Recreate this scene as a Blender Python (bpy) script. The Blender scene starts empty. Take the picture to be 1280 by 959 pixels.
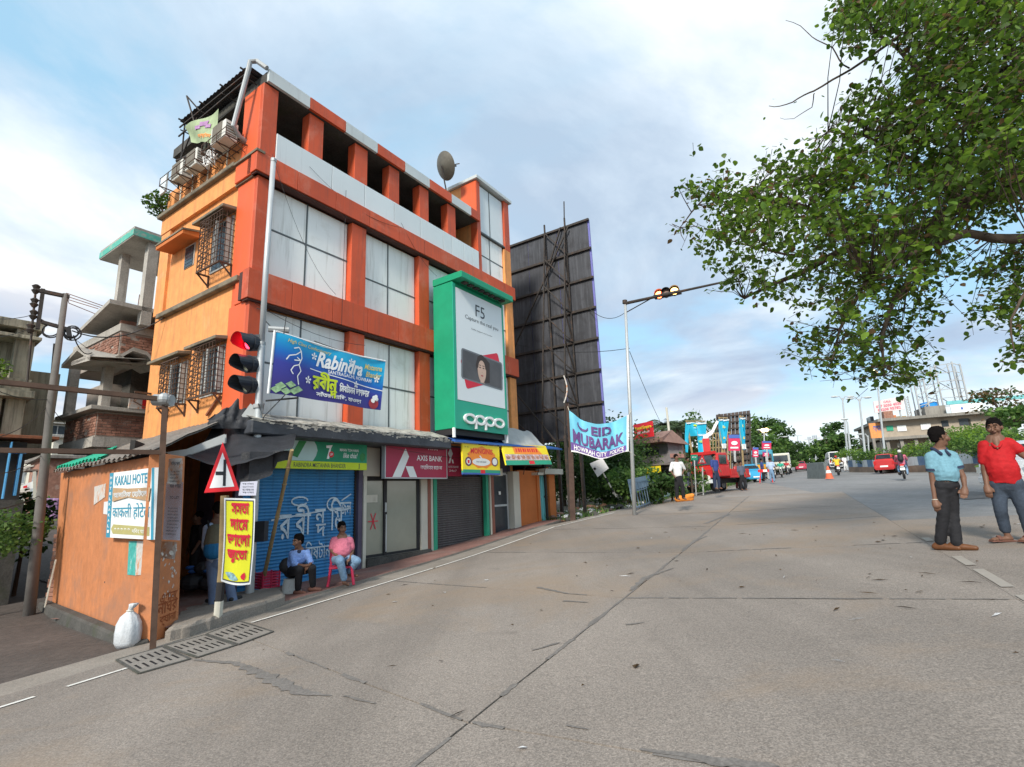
import bpy,bmesh,math,random
import numpy as np
from mathutils import Vector,Matrix,noise
SC=bpy.context.scene
COL=SC.collection
R=math.radians
random.seed(7)
# --- camera
FPX,PITCH,ROLL=650.0,R(12.3),R(-2.53)
cam_d=bpy.data.cameras.new('camera');cam=bpy.data.objects.new('camera',cam_d);COL.objects.link(cam)
cam_d.sensor_width=36;cam_d.lens=36*FPX/1280;cam_d.clip_end=6000;cam_d.clip_start=0.05
cf=Vector((0,math.cos(PITCH),math.sin(PITCH)));cu0=Vector((0,-math.sin(PITCH),math.cos(PITCH)));cr0=Vector((1,0,0))
cr=cr0*math.cos(ROLL)+cu0*math.sin(ROLL);cu=-cr0*math.sin(ROLL)+cu0*math.cos(ROLL)
cam.matrix_world=Matrix(((cr.x,cu.x,-cf.x,0),(cr.y,cu.y,-cf.y,0),(cr.z,cu.z,-cf.z,0),(0,0,0,1)))
SC.camera=cam
# --- light
SC.view_settings.view_transform='Standard';SC.view_settings.look='None'
SC.view_settings.exposure=0.86;SC.view_settings.gamma=1
SUN_EL,SUN_AZ=R(34),R(-158)
W=bpy.data.worlds.new('World');SC.world=W;W.use_nodes=True
nt=W.node_tree;N=nt.nodes;LK=nt.links;N.clear()
def nn(tree,t,**k):
 n=tree.nodes.new(t)
 for a,b in k.items():setattr(n,a,b)
 return n
def mth(tree,op,a,b=None,c=None,clamp=False):
 n=nn(tree,'ShaderNodeMath',operation=op);n.use_clamp=clamp
 for i,q in enumerate((a,b,c)):
  if q is None:continue
  if isinstance(q,(int,float)):n.inputs[i].default_value=q
  else:tree.links.new(q,n.inputs[i])
 return n.outputs[0]
def ramp(tree,fac,stops,interp='LINEAR'):
 n=nn(tree,'ShaderNodeValToRGB');n.color_ramp.interpolation=interp
 e=n.color_ramp.elements
 while len(e)<len(stops):e.new(0.5)
 for el,(p,c)in zip(e,stops):
  el.position=p;el.color=(*c,1)if len(c)==3 else c
 tree.links.new(fac,n.inputs[0]);return n.outputs[0]
def mixc(tree,fac,a,b,mode='MIX'):
 n=nn(tree,'ShaderNodeMix',data_type='RGBA',blend_type=mode)
 for sck,q in((n.inputs[0],fac),(n.inputs[6],a),(n.inputs[7],b)):
  if isinstance(q,(int,float)):sck.default_value=q
  elif isinstance(q,tuple):sck.default_value=(*q[:3],1)
  else:tree.links.new(q,sck)
 return n.outputs[2]
def noise_n(tree,vec,scale,detail=6,rough=.55,dist=0,W_=None):
 n=nn(tree,'ShaderNodeTexNoise');n.inputs['Scale'].default_value=scale
 n.inputs['Detail'].default_value=detail;n.inputs['Roughness'].default_value=rough
 n.inputs['Distortion'].default_value=dist
 if vec is not None:tree.links.new(vec,n.inputs['Vector'])
 return n.outputs['Fac']
sky=nn(nt,'ShaderNodeTexSky',sky_type='NISHITA');sky.sun_disc=False
sky.sun_elevation=SUN_EL;sky.sun_rotation=SUN_AZ;sky.air_density=1.0;sky.dust_density=.6;sky.ozone_density=2.0
bg1=nn(nt,'ShaderNodeBackground');bg1.inputs[1].default_value=0.15;LK.new(sky.outputs[0],bg1.inputs[0])
tc=nn(nt,'ShaderNodeTexCoord');sep=nn(nt,'ShaderNodeSeparateXYZ');LK.new(tc.outputs['Generated'],sep.inputs[0])
zc=mth(nt,'ADD',mth(nt,'MAXIMUM',sep.outputs[2],0.0),0.22)
px_=mth(nt,'DIVIDE',sep.outputs[0],zc);py_=mth(nt,'DIVIDE',sep.outputs[1],zc)
cmb=nn(nt,'ShaderNodeCombineXYZ');LK.new(mth(nt,'ADD',px_,1.0),cmb.inputs[0]);LK.new(mth(nt,'ADD',py_,5.0),cmb.inputs[1]);cmb.inputs[2].default_value=8
big=noise_n(nt,cmb.outputs[0],1.15,9,.54,.35)
mp=nn(nt,'ShaderNodeMapping');LK.new(cmb.outputs[0],mp.inputs[0]);mp.inputs['Location'].default_value=(4.3,1.7,9)
shade=noise_n(nt,mp.outputs[0],.9,10,.58,.5)
mask=ramp(nt,big,[(.40,(0,0,0)),(.50,(.75,)*3),(.60,(1,1,1))])
ccol=ramp(nt,shade,[(.32,(.43,.54,.68)),(.43,(.60,.71,.83)),(.52,(.82,.89,.95)),(.62,(1.06,1.04,1.0))])
# brighter, warmer band towards the horizon, where the cloud deck ends
el=sep.outputs[2]
band=ramp(nt,el,[(0,(1,1,1)),(.10,(.85,)*3),(.19,(0,0,0))])
ccol=mixc(nt,mth(nt,'MULTIPLY',band,.62),ccol,(1.0,1.04,1.0))
# a darker long bank of cloud a little above the horizon
mp2=nn(nt,'ShaderNodeMapping');LK.new(tc.outputs['Generated'],mp2.inputs[0]);mp2.inputs['Scale'].default_value=(2.2,2.2,9)
bnk=noise_n(nt,mp2.outputs[0],1.6,7,.5,.3)
bm1=ramp(nt,el,[(.10,(0,0,0)),(.17,(1,1,1)),(.27,(1,1,1)),(.40,(0,0,0))])
bm2=ramp(nt,bnk,[(.38,(0,0,0)),(.56,(1,1,1))])
ccol=mixc(nt,mth(nt,'MULTIPLY',mth(nt,'MULTIPLY',bm1,bm2),.75),ccol,(.36,.44,.60))
# the sun stands behind thin cloud on the left: that side of the sky is brighter
bg2=nn(nt,'ShaderNodeBackground');LK.new(ccol,bg2.inputs[0]);bg2.inputs[1].default_value=.66
bgb=nn(nt,'ShaderNodeBackground');bgb.inputs[0].default_value=(.42,.70,.90,1);bgb.inputs[1].default_value=.60
ad=nn(nt,'ShaderNodeMixShader');ad.inputs[0].default_value=.82;LK.new(bg1.outputs[0],ad.inputs[1]);LK.new(bgb.outputs[0],ad.inputs[2])
mxs=nn(nt,'ShaderNodeMixShader');LK.new(mth(nt,'MAXIMUM',mask,mth(nt,'MULTIPLY',band,.8)),mxs.inputs[0]);LK.new(ad.outputs[0],mxs.inputs[1]);LK.new(bg2.outputs[0],mxs.inputs[2])
wo=nn(nt,'ShaderNodeOutputWorld');LK.new(mxs.outputs[0],wo.inputs[0])
sd=bpy.data.lights.new('sun','SUN');so=bpy.data.objects.new('sun',sd);COL.objects.link(so)
sd.energy=2.3;sd.angle=R(9);sd.color=(1,.93,.82)
sdir=Vector((math.sin(SUN_AZ)*math.cos(SUN_EL),math.cos(SUN_AZ)*math.cos(SUN_EL),math.sin(SUN_EL)))
so.rotation_euler=(-sdir).to_track_quat('-Z','Y').to_euler()
# --- where things stand
def ray(px,py):
 return cf+cr*((px-640)/FPX)-cu*((py-480)/FPX)
def hump(u):return .038*u if u<150 else .038*150+(u-150)*.038*math.exp(-(u-150)/40)
def gz(X,Y):
 u=X*.469+Y*.883;v=X*.883-Y*.469
 s=.065 if u<10 else .02+.045*math.exp(-((u-10)/10)**2)
 vc=max(-14,v)
 if vc>3:vc=3+2*(1-math.exp(-(vc-3)/4))
 e=0
 if v<-20 and u>-5:e=min(.13*(-20-v),3.2)*min(1,(u+5)/8)
 return-1.42+hump(max(u,-40))+s*vc+e
def G(px,py,lift=0):
 r=ray(px,py);lo=hi=1.0
 while hi<3000 and(r*hi).z>gz((r*hi).x,(r*hi).y)+lift:lo=hi;hi*=1.06
 for i in range(40):
  m=(lo+hi)/2;p=r*m
  if p.z>gz(p.x,p.y)+lift:lo=m
  else:hi=m
 return r*lo
def onpl(px,py,P0,n):
 r=ray(px,py);return r*(P0.dot(n)/r.dot(n))
def facing(P):
 d=Vector((-P.x,-P.y,0));return d.normalized()
def pj(P):
 n=facing(P)
 return lambda px,py,off=0.0:onpl(px,py,P+n*off,n)
def UV(u,v,dz=0.0):
 X=u*.469+v*.883;Y=u*.883-v*.469
 return Vector((X,Y,gz(X,Y)+dz))
 # --- materials
MATS={}
def mat(name,c,rough=.7,var=.12,scale=3.0,bump=.15,metal=0.0,streak=None,dirt=None,speck=None,rnd=0.0,emit=None,alpha=None,fine=None,spec=.4,trans=0,lanes=0):
 if name in MATS:return MATS[name]
 m=bpy.data.materials.new(name);m.use_nodes=True;t=m.node_tree
 b=t.nodes['Principled BSDF'];b.inputs['Roughness'].default_value=rough;b.inputs['Metallic'].default_value=metal
 b.inputs['Specular IOR Level'].default_value=spec
 tcn=nn(t,'ShaderNodeTexCoord');vec=tcn.outputs['Object']
 nz=noise_n(t,vec,scale,5,.6)
 lo=tuple(max(0,q*(1-var))for q in c);hi=tuple(min(1,q*(1+var))for q in c)
 col=ramp(t,nz,[(.3,lo),(.7,hi)])
 if fine:
  f2=noise_n(t,vec,fine[0],3,.7)
  col=mixc(t,1.0,col,ramp(t,f2,[(.35,(1-fine[1],)*3),(.65,(1+fine[1],)*3)]),'MULTIPLY')
 if speck:
  vo=nn(t,'ShaderNodeTexVoronoi');vo.inputs['Scale'].default_value=speck[0];t.links.new(vec,vo.inputs['Vector'])
  s2=ramp(t,vo.outputs['Color'],[(.0,(1-speck[1],)*3),(1,(1+speck[1],)*3)])
  bw=nn(t,'ShaderNodeRGBToBW');t.links.new(vo.outputs['Color'],bw.inputs[0])
  s2=ramp(t,bw.outputs[0],[(.2,(1-speck[1],)*3),(.8,(1+speck[1],)*3)])
  col=mixc(t,1.0,col,s2,'MULTIPLY')
 if rnd:
  oi=nn(t,'ShaderNodeObjectInfo');col=mixc(t,1.0,col,ramp(t,oi.outputs['Random'],[(0,(1-rnd,)*3),(1,(1+rnd,)*3)]),'MULTIPLY')
 if streak:
  mpn=nn(t,'ShaderNodeMapping');t.links.new(vec,mpn.inputs[0]);mpn.inputs['Scale'].default_value=(9,9,.55)
  sn=noise_n(t,mpn.outputs[0],1.0,6,.65)
  lo_=streak[2]if len(streak)>2 else .5
  sf=ramp(t,sn,[(lo_,(0,0,0)),(lo_+.22,(streak[1],)*3)])
  col=mixc(t,sf,col,streak[0])
 if lanes:
  mpl=nn(t,'ShaderNodeMapping');t.links.new(vec,mpl.inputs[0]);mpl.inputs['Rotation'].default_value=(0,0,R(28));mpl.inputs['Scale'].default_value=(.9,.05,1)
  ln=noise_n(t,mpl.outputs[0],1.0,4,.6);col=mixc(t,1.0,col,ramp(t,ln,[(.35,(1-lanes,)*3),(.65,(1+lanes*.7,)*3)]),'MULTIPLY')
  on=noise_n(t,vec,1.7,7,.7,.6);col=mixc(t,ramp(t,on,[(.60,(0,0,0)),(.72,(.5,)*3)]),col,tuple(q*.62 for q in c))
 if dirt:
  dn=noise_n(t,vec,dirt[2],8,.68,.4)
  df=ramp(t,dn,[(dirt[3],(0,0,0)),(dirt[3]+.14,(dirt[1],)*3)])
  col=mixc(t,df,col,dirt[0])
 t.links.new(col,b.inputs['Base Color'])
 if bump:
  bn=nn(t,'ShaderNodeBump');bn.inputs['Strength'].default_value=min(1,bump);bn.inputs['Distance'].default_value=.02
  t.links.new(noise_n(t,vec,max(scale*6,20),5,.65),bn.inputs['Height']);t.links.new(bn.outputs[0],b.inputs['Normal'])
 if emit:b.inputs['Emission Color'].default_value=(*emit[0],1);b.inputs['Emission Strength'].default_value=emit[1]
 if alpha is not None:b.inputs['Alpha'].default_value=alpha
 if trans:b.inputs['Transmission Weight'].default_value=trans
 MATS[name]=m;return m
def M(name):return MATS[name]
# --- mesh builder
class MB:
 def __init__(s):s.v=[];s.f=[];s.mi=[];s.m=0;s.xf=None
 def use(s,i):s.m=i;return s
 def add(s,vs,fs):
  o=len(s.v)
  s.v+=[tuple(s.xf@Vector(q))if s.xf is not None else tuple(q)for q in vs]
  s.f+=[tuple(o+i for i in f)for f in fs];s.mi+=[s.m]*len(fs);return s
 def box(s,x0,x1,y0,y1,z0,z1):
  vs=[(x,y,z)for z in(z0,z1)for y in(y0,y1)for x in(x0,x1)]
  return s.add(vs,[(0,2,3,1),(4,5,7,6),(0,1,5,4),(2,6,7,3),(0,4,6,2),(1,3,7,5)])
 def bar(s,p,q,w,h=None,up=(0,0,1)):
  p=Vector(p);q=Vector(q);h=h or w;d=(q-p)
  if d.length<1e-6:return s
  d.normalize();a=d.cross(Vector(up))
  if a.length<1e-3:a=d.cross(Vector((1,0,0)))
  a.normalize();b=a.cross(d);vs=[]
  for c in(p,q):
   for i,j in((-1,-1),(1,-1),(1,1),(-1,1)):vs.append(c+a*(i*w/2)+b*(j*h/2))
  return s.add(vs,[(0,1,2,3),(7,6,5,4),(0,4,5,1),(1,5,6,2),(2,6,7,3),(3,7,4,0)])
 def tube(s,pts,r,n=8,cap=True):
  pts=[Vector(p)for p in pts];rs=r if isinstance(r,(list,tuple))else[r]*len(pts)
  vs=[];fs=[];a=None
  for i,p in enumerate(pts):
   d=(pts[min(i+1,len(pts)-1)]-pts[max(i-1,0)])
   d=d.normalized()if d.length>1e-9 else Vector((0,0,1))
   if a is None:
    a=d.cross(Vector((0,0,1)));
    if a.length<1e-2:a=d.cross(Vector((1,0,0)))
   else:a=a-d*a.dot(d)
   if a.length<1e-6:a=d.orthogonal()
   a.normalize();b=d.cross(a)
   for k in range(n):
    t=2*math.pi*k/n;vs.append(p+(a*math.cos(t)+b*math.sin(t))*rs[i])
  for i in range(len(pts)-1):
   for k in range(n):
    k2=(k+1)%n;fs.append((i*n+k,i*n+k2,(i+1)*n+k2,(i+1)*n+k))
  if cap:fs+=[tuple(range(n))[::-1],tuple((len(pts)-1)*n+k for k in range(n))]
  return s.add(vs,fs)
 def ell(s,c,r,nu=12,nv=8,rot=None):
  c=Vector(c);r=(r,r,r)if isinstance(r,(int,float))else r
  vs=[];fs=[]
  for j in range(nv+1):
   th=math.pi*j/nv
   for i in range(nu):
    ph=2*math.pi*i/nu;q=Vector((r[0]*math.sin(th)*math.cos(ph),r[1]*math.sin(th)*math.sin(ph),r[2]*math.cos(th)))
    if rot is not None:q=rot@q
    vs.append(c+q)
  for j in range(nv):
   for i in range(nu):
    i2=(i+1)%nu;fs.append((j*nu+i,(j+1)*nu+i,(j+1)*nu+i2,j*nu+i2))
  return s.add(vs,fs)
 def prism(s,poly,y0,y1):
  n=len(poly);vs=[(x,y0,z)for x,z in poly]+[(x,y1,z)for x,z in poly]
  fs=[tuple(range(n)),tuple(range(2*n-1,n-1,-1))]+[(i,(i+1)%n+0,(i+1)%n+n,i+n)[::-1]for i in range(n)]
  return s.add(vs,fs)
 def hull(s,a,b):
  n=len(a);return s.add(list(a)+list(b),[tuple(range(n))[::-1],tuple(range(n,2*n))]+[(i,(i+1)%n,(i+1)%n+n,i+n)for i in range(n)])
 def sheet(s,fn,nu,nv,thick=0,back=None):
  vs=[fn(i/nu,j/nv)for j in range(nv+1)for i in range(nu+1)]
  fs=[(j*(nu+1)+i,j*(nu+1)+i+1,(j+1)*(nu+1)+i+1,(j+1)*(nu+1)+i)for j in range(nv)for i in range(nu)]
  return s.add(vs,fs)
 def text(s,body,x,z,w,h,y,warp=None,bold=.0,shear=0,space=1.0,like=None,fat=0):
  if fat:
   for a,b in((fat,0),(-fat,0),(0,fat*1.2),(0,-fat*1.2)):s.text(body,x+a,z+b,w,h,y,warp,bold,shear,space,like)
  o,wd,ht,vs,fs=textmesh(body,bold,shear,space)
  if like is not None:o,wd,ht=textmesh(body,like,shear,space)[:3]
  sx=w/wd;sz=h/ht
  P=[(x+(vx-o[0])*sx,z+(vy-o[1])*sz)for vx,vy in vs]
  out=[(p,y,q)if warp is None else warp(p,q)for p,q in P]
  return s.add(out,fs)
TM={}
def textmesh(body,bold,shear,space=1.0):
 k=(body,bold,shear,space)
 if k in TM:return TM[k]
 c=bpy.data.curves.new('t','FONT');c.body=body;c.size=1;c.offset=bold;c.shear=shear;c.resolution_u=2;c.space_line=.9;c.space_character=space
 o=bpy.data.objects.new('t',c);COL.objects.link(o)
 dg=bpy.context.evaluated_depsgraph_get();dg.update()
 me=bpy.data.meshes.new_from_object(o.evaluated_get(dg))
 vs=[(q.co.x,q.co.y)for q in me.vertices];fs=[tuple(p.vertices)for p in me.polygons]
 bpy.data.objects.remove(o);bpy.data.curves.remove(c);bpy.data.meshes.remove(me)
 if not vs:vs=[(0,0),(1,0),(1,1)];fs=[(0,1,2)]
 xs=[q[0]for q in vs];ys=[q[1]for q in vs]
 TM[k]=((min(xs),min(ys)),max(max(xs)-min(xs),.01),max(max(ys)-min(ys),.01),vs,fs)
 return TM[k]
ROOTM={}
def islands(mb):
 par=list(range(len(mb.v)))
 def fnd(i):
  while par[i]!=i:par[i]=par[par[i]];i=par[i]
  return i
 for f in mb.f:
  for k in f[1:]:par[fnd(k)]=fnd(f[0])
 G_={}
 for f,m in zip(mb.f,mb.mi):G_.setdefault(fnd(f[0]),[]).append((f,m))
 out=[]
 for fs in G_.values():
  ids=sorted({i for f,_ in fs for i in f});mp_={i:k for k,i in enumerate(ids)};q=MB();q.v=[mb.v[i]for i in ids];q.f=[tuple(mp_[i]for i in f)for f,_ in fs];q.mi=[m for _,m in fs];out.append(q)
 return out
SPLIT={'pier','shutter_frame','tiled_pier','guide_rail','base_post','pier_lip','hanger_rods','stored_board','post','rail_post','hood_lamp','loose_bar','wall_bracket','side_post','upright_bar','windows_row','sleeve_band','strap','leg','bottle_print','flower_print','roof_structure','sleeve_band','bench'}
def build(mb,name,mats,parent=None,**k):
 if name in SPLIT and parent is not None:
  r=None
  for q in islands(mb):r=build1(q,name,mats,parent,**k)
  return r
 return build1(mb,name,mats,parent,**k)
def build1(mb,name,mats,parent=None,smooth=False,kind=None,label=None,cat=None,group=None,loc=None,world=True,bevel=0,keep=False):
 """one mesh object; verts given in world coordinates unless world is False"""
 me=bpy.data.meshes.new(name);vs=mb.v
 inv=None
 if parent is not None:inv=ROOTM.get(parent.name)
 elif loc is not None:inv=Matrix.Translation(-Vector(loc))
 if world and inv is not None:vs=[inv@Vector(q)for q in vs]
 me.from_pydata([tuple(q)for q in vs],[],mb.f)
 mats=mats if isinstance(mats,(list,tuple))else[mats]
 for m in mats:me.materials.append(m if not isinstance(m,str)else MATS[m])
 if len(mats)>1:me.polygons.foreach_set('material_index',mb.mi)
 if smooth:me.polygons.foreach_set('use_smooth',[True]*len(me.polygons))
 if keep:pass
 me.update()
 o=bpy.data.objects.new(name,me);COL.objects.link(o)
 if parent is not None:
  o.parent=parent
  if parent.name in ROOTM:ROOTM[o.name]=ROOTM[parent.name]
 elif loc is not None:o.location=loc;ROOTM[o.name]=inv
 if kind:o['kind']=kind
 if label:o['label']=label
 if cat:o['category']=cat
 if group:o['group']=group
 if bevel:
  md=o.modifiers.new('bevel','BEVEL');md.width=bevel;md.segments=1;md.limit_method='ANGLE'
 return o
def thing(name,label,cat,loc,rotz=0,group=None):
 o=bpy.data.objects.new(name,None);COL.objects.link(o);o.empty_display_size=.2
 o.location=loc;o.rotation_euler=(0,0,rotz);o['label']=label;o['category']=cat
 if group:o['group']=group
 ROOTM[o.name]=(Matrix.Translation(Vector(loc))@Matrix.Rotation(rotz,4,'Z')).inverted()
 return o
def frame(o):
 return ROOTM[o.name].inverted()
def LMB(o):
 m=MB();m.xf=frame(o);return m
def dup(root,loc,rotz,label,group=None,scale=None):
 r=root.copy();COL.objects.link(r);r.location=loc;r.rotation_euler=(0,0,rotz);r['label']=label
 if group:r['group']=group
 if scale:r.scale=scale
 for ch in list(root.children):
  c=ch.copy();COL.objects.link(c);c.parent=r
  for g in list(ch.children):
   d=g.copy();COL.objects.link(d);d.parent=c
 return r
def wires(name,label,segs,r=.012,mt='black_cable',sag=.3,cat='cable',group=None):
 mb=MB()
 for a,b,sg in segs:
  a=Vector(a);b=Vector(b);pts=[]
  for i in range(11):
   t=i/10;p=a.lerp(b,t);p.z-=4*sg*t*(1-t);pts.append(p)
  mb.tube(pts,r,4,False)
 return build(mb,name,mt,label=label,cat=cat,loc=segs[0][0],group=group)
 # --- material list
mat('dirt',(.20,.17,.14),.95,.3,.8,.5,fine=(14,.25))
mat('asphalt',(.198,.194,.192),.85,.12,.15,.3,speck=(60,.12),fine=(3,.12),dirt=((.23,.21,.19),.5,.25,.55),lanes=.12)
mat('street',(.085,.070,.062),.9,.25,.5,.4,fine=(9,.2),dirt=((.07,.06,.055),.8,.9,.56),speck=(70,.12))
mat('slab',(.240,.208,.182),.82,.12,.35,.5,speck=(130,.22),fine=(60,.20),lanes=.13,dirt=((.28,.205,.14),.6,.22,.48),rnd=.05,spec=.3)
mat('slab_far',(.245,.216,.192),.82,.12,.3,.3,speck=(60,.15),fine=(8,.12),dirt=((.15,.14,.135),.6,.4,.56),lanes=.12)
mat('tar',(.085,.078,.074),.7,.3,6,.3)
mat('sealant',(.165,.15,.138),.8,.15,5,.3,fine=(40,.2))
mat('edge_concrete',(.25,.22,.19),.9,.18,1.2,.4,fine=(50,.2),dirt=((.2,.17,.14),.6,1.3,.55))
mat('paving_red',(.23,.12,.10),.85,.2,1.5,.3,fine=(30,.2),dirt=((.26,.22,.2),.6,1.1,.52))
mat('line_white',(.70,.68,.64),.75,.1,5,.1,dirt=((.34,.30,.27),.8,5,.56))
mat('line_worn',(.32,.29,.255),.8,.1,5,.1,dirt=((.31,.28,.25),.9,4,.5))
mat('concrete',(.40,.375,.34),.9,.2,1.2,.4,fine=(25,.15),streak=((.15,.14,.11),.6,.54),dirt=((.20,.18,.14),.5,.8,.55))
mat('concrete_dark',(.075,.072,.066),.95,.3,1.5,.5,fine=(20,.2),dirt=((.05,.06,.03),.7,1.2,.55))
mat('orange_wall',(.76,.315,.105),.8,.07,.7,.2,fine=(3.5,.09),streak=((.33,.17,.09),.6,.49),dirt=((.78,.46,.28),.45,.7,.58))
mat('orange_hut',(.53,.20,.08),.8,.08,.9,.25,fine=(5,.10),streak=((.36,.16,.08),.30,.52),dirt=((.34,.17,.105),.8,.55,.47))
mat('orange_shade',(.56,.17,.045),.8,.1,1.5,.2)
mat('red_panel',(.58,.088,.028),.55,.12,.9,.10,rnd=.10,streak=((.22,.07,.045),.5,.5),dirt=((.62,.22,.14),.45,1.2,.53))
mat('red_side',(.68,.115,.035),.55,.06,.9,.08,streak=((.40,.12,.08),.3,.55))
mat('white_panel',(.84,.86,.835),.4,.04,.7,.05,rnd=.035,streak=((.38,.37,.32),.65,.53),dirt=((.55,.54,.48),.5,.9,.56))
mat('pale_panel',(.68,.735,.75),.35,.04,.7,.05,rnd=.04,streak=((.35,.37,.38),.35,.58))
mat('grey_fascia',(.56,.60,.60),.4,.08,1,.05,streak=((.3,.3,.3),.4,.55))
mat('mullion',(.10,.115,.12),.5,.1,4,0)
mat('lip',(.20,.17,.125),.9,.25,2.5,.4,dirt=((.07,.06,.045),.7,1.8,.5))
mat('room_shade',(.045,.043,.042),.95,.3,2,.1)  # near-black colour paints in the shade of unlit interiors
mat('slate',(.052,.058,.07),.6,.3,3,.5,dirt=((.42,.41,.38),.9,4.5,.64))
mat('flaky',(.46,.44,.39),.9,.3,4,.6,dirt=((.08,.08,.085),.95,3.2,.5))
mat('steel',(.38,.40,.41),.55,.12,2,.1,.5,streak=((.20,.15,.11),.55,.52))
mat('steel_light',(.50,.53,.545),.5,.08,2,.05,.35,streak=((.25,.22,.2),.5,.56))
mat('iron',(.045,.038,.034),.7,.25,5,.2,.2,dirt=((.16,.07,.035),.7,5,.56))
mat('grille_iron',(.085,.05,.035),.75,.25,6,.1,.1)
mat('rust',(.22,.085,.045),.85,.3,6,.2)
mat('window_dark',(.04,.05,.06),.12,.2,3,0)
mat('window_frame',(.45,.46,.45),.5,.1,3,0)
mat('black_cable',(.025,.025,.027),.6,.1,5,0)
mat('blue_shutter',(.05,.25,.52),.5,.12,1,.05,.1,streak=((.03,.07,.16),.5,.5),dirt=((.13,.26,.40),.5,2,.55))
mat('grey_shutter',(.115,.105,.105),.5,.15,1.2,.05,.2,streak=((.20,.19,.185),.4,.5))
mat('purple_wall',(.10,.085,.13),.8,.15,2,.1)
mat('cream',(.58,.56,.48),.7,.08,1,.1,streak=((.3,.27,.22),.4,.55))
mat('brown_tile',(.25,.09,.06),.5,.1,3,.05)
mat('green_paint',(.03,.33,.20),.5,.08,2,.05)
mat('green_box',(.008,.30,.155),.45,.05,.8,.03,fine=(1.6,.05),streak=((.01,.28,.16),.35,.55))
mat('green_face',(.018,.37,.24),.45,.04,.8,.03)
mat('poster_white',(.74,.80,.83),.6,.02,.5,.02)
mat('white_gloss',(.85,.86,.86),.4,.03,2,0)
mat('black',(.02,.02,.022),.6,.2,3,.1)
mat('ink_dark',(.06,.07,.08),.6,.05,3,0)
mat('glass_door',(.30,.31,.25),.10,.1,1,0,spec=.9)  # pale greenish tone stands in for the lit lobby behind the glass
mat('blue_tin',(.035,.13,.42),.55,.15,2,.1,dirt=((.10,.22,.5),.6,2,.55))
mat('teal_paint',(.16,.50,.53),.6,.12,2,.1,streak=((.2,.22,.2),.5,.53))
mat('axis_red',(.40,.025,.07),.45,.08,1.5,.02,streak=((.25,.04,.06),.4,.55))
mat('sign_white',(.80,.82,.81),.5,.03,3,0)
mat('sign_green',(.012,.25,.13),.5,.2,1.3,0)
mat('sign_lime',(.55,.68,.02),.5,.04,3,0)
mat('sign_yellow',(.92,.72,.03),.5,.04,3,0)
mat('sign_orange',(.90,.27,.03),.5,.08,3,0)
mat('sign_red',(.72,.02,.03),.45,.04,3,0)
mat('letter_red',(.66,.02,.05),.5,.04,3,0)
mat('letter_blue',(.04,.28,.42),.6,.05,3,0)
mat('pale_green',(.45,.62,.60),.6,.06,3,0)
mat('paper',(.66,.66,.67),.85,.06,6,.1,dirt=((.42,.36,.30),.5,5,.6))
mat('lilac_paper',(.62,.62,.74),.85,.06,6,.1)
mat('torn_paper',(.55,.53,.50),.85,.15,9,.2,dirt=((.55,.22,.08),.9,7,.5))
mat('teal_paper',(.06,.38,.34),.8,.25,9,.1,dirt=((.6,.6,.6),.8,12,.55))
mat('brown_paper',(.46,.30,.17),.85,.12,4,.2)
mat('olive',(.44,.40,.16),.7,.08,4,.05)
mat('tarp_black',(.030,.032,.038),.55,.3,4,.6)
mat('tin_grey',(.19,.17,.15),.8,.25,2,.4,streak=((.30,.27,.24),.6,.45))
mat('tin_pale',(.42,.44,.44),.7,.15,2,.2)
mat('green_tin',(.02,.36,.22),.5,.08,2,.05)
mat('plastic_sack',(.56,.59,.62),.35,.12,8,.5,dirt=((.40,.40,.40),.6,7,.52))
mat('bamboo',(.30,.22,.11),.8,.25,5,.3)
mat('ac_white',(.66,.65,.60),.5,.08,3,.05,streak=((.35,.3,.24),.5,.53))
mat('ac_grille',(.16,.14,.11),.7,.2,5,.1)
mat('brick',(.31,.155,.11),.9,.28,6,.5,dirt=((.42,.38,.34),.6,3,.55),rnd=.25)
mat('mortar',(.36,.31,.27),.95,.15,5,.4,dirt=((.10,.11,.07),.8,.9,.55))
mat('band_shadow',(.07,.03,.025),.8,.2,3,.1)  # dark brown puts the shadow under the floor bands into the colour
mat('leaf',(.080,.155,.018),.5,.4,.9,0,rnd=.3,spec=.4)
mat('leaf_light',(.165,.275,.026),.5,.3,.9,0,rnd=.2,spec=.4)
mat('leaf_dark',(.045,.085,.022),.6,.4,.9,0)
mat('leaf_brown',(.14,.085,.035),.6,.4,.9,0)
mat('bush',(.050,.11,.024),.7,.5,.5,0)
mat('bush_light',(.12,.21,.045),.7,.4,.7,0)
mat('palm',(.05,.085,.03),.7,.3,.5,0)
mat('bark',(.085,.062,.045),.95,.3,4,.7)
for nm in('leaf','leaf_light','leaf_brown','leaf_dark','bush','bush_light'):
 t_=MATS[nm].node_tree;b_=t_.nodes['Principled BSDF'];o_=[n for n in t_.nodes if n.type=='OUTPUT_MATERIAL'][0]
 tl=t_.nodes.new('ShaderNodeBsdfTranslucent');ms=t_.nodes.new('ShaderNodeMixShader');ms.inputs[0].default_value=.42
 src=b_.inputs['Base Color'].links[0].from_socket
 hs=t_.nodes.new('ShaderNodeHueSaturation');hs.inputs['Value'].default_value=1.4;t_.links.new(src,hs.inputs['Color'])
 t_.links.new(hs.outputs[0],tl.inputs[0]);t_.links.new(b_.outputs[0],ms.inputs[1]);t_.links.new(tl.outputs[0],ms.inputs[2]);t_.links.new(ms.outputs[0],o_.inputs[0])
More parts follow.
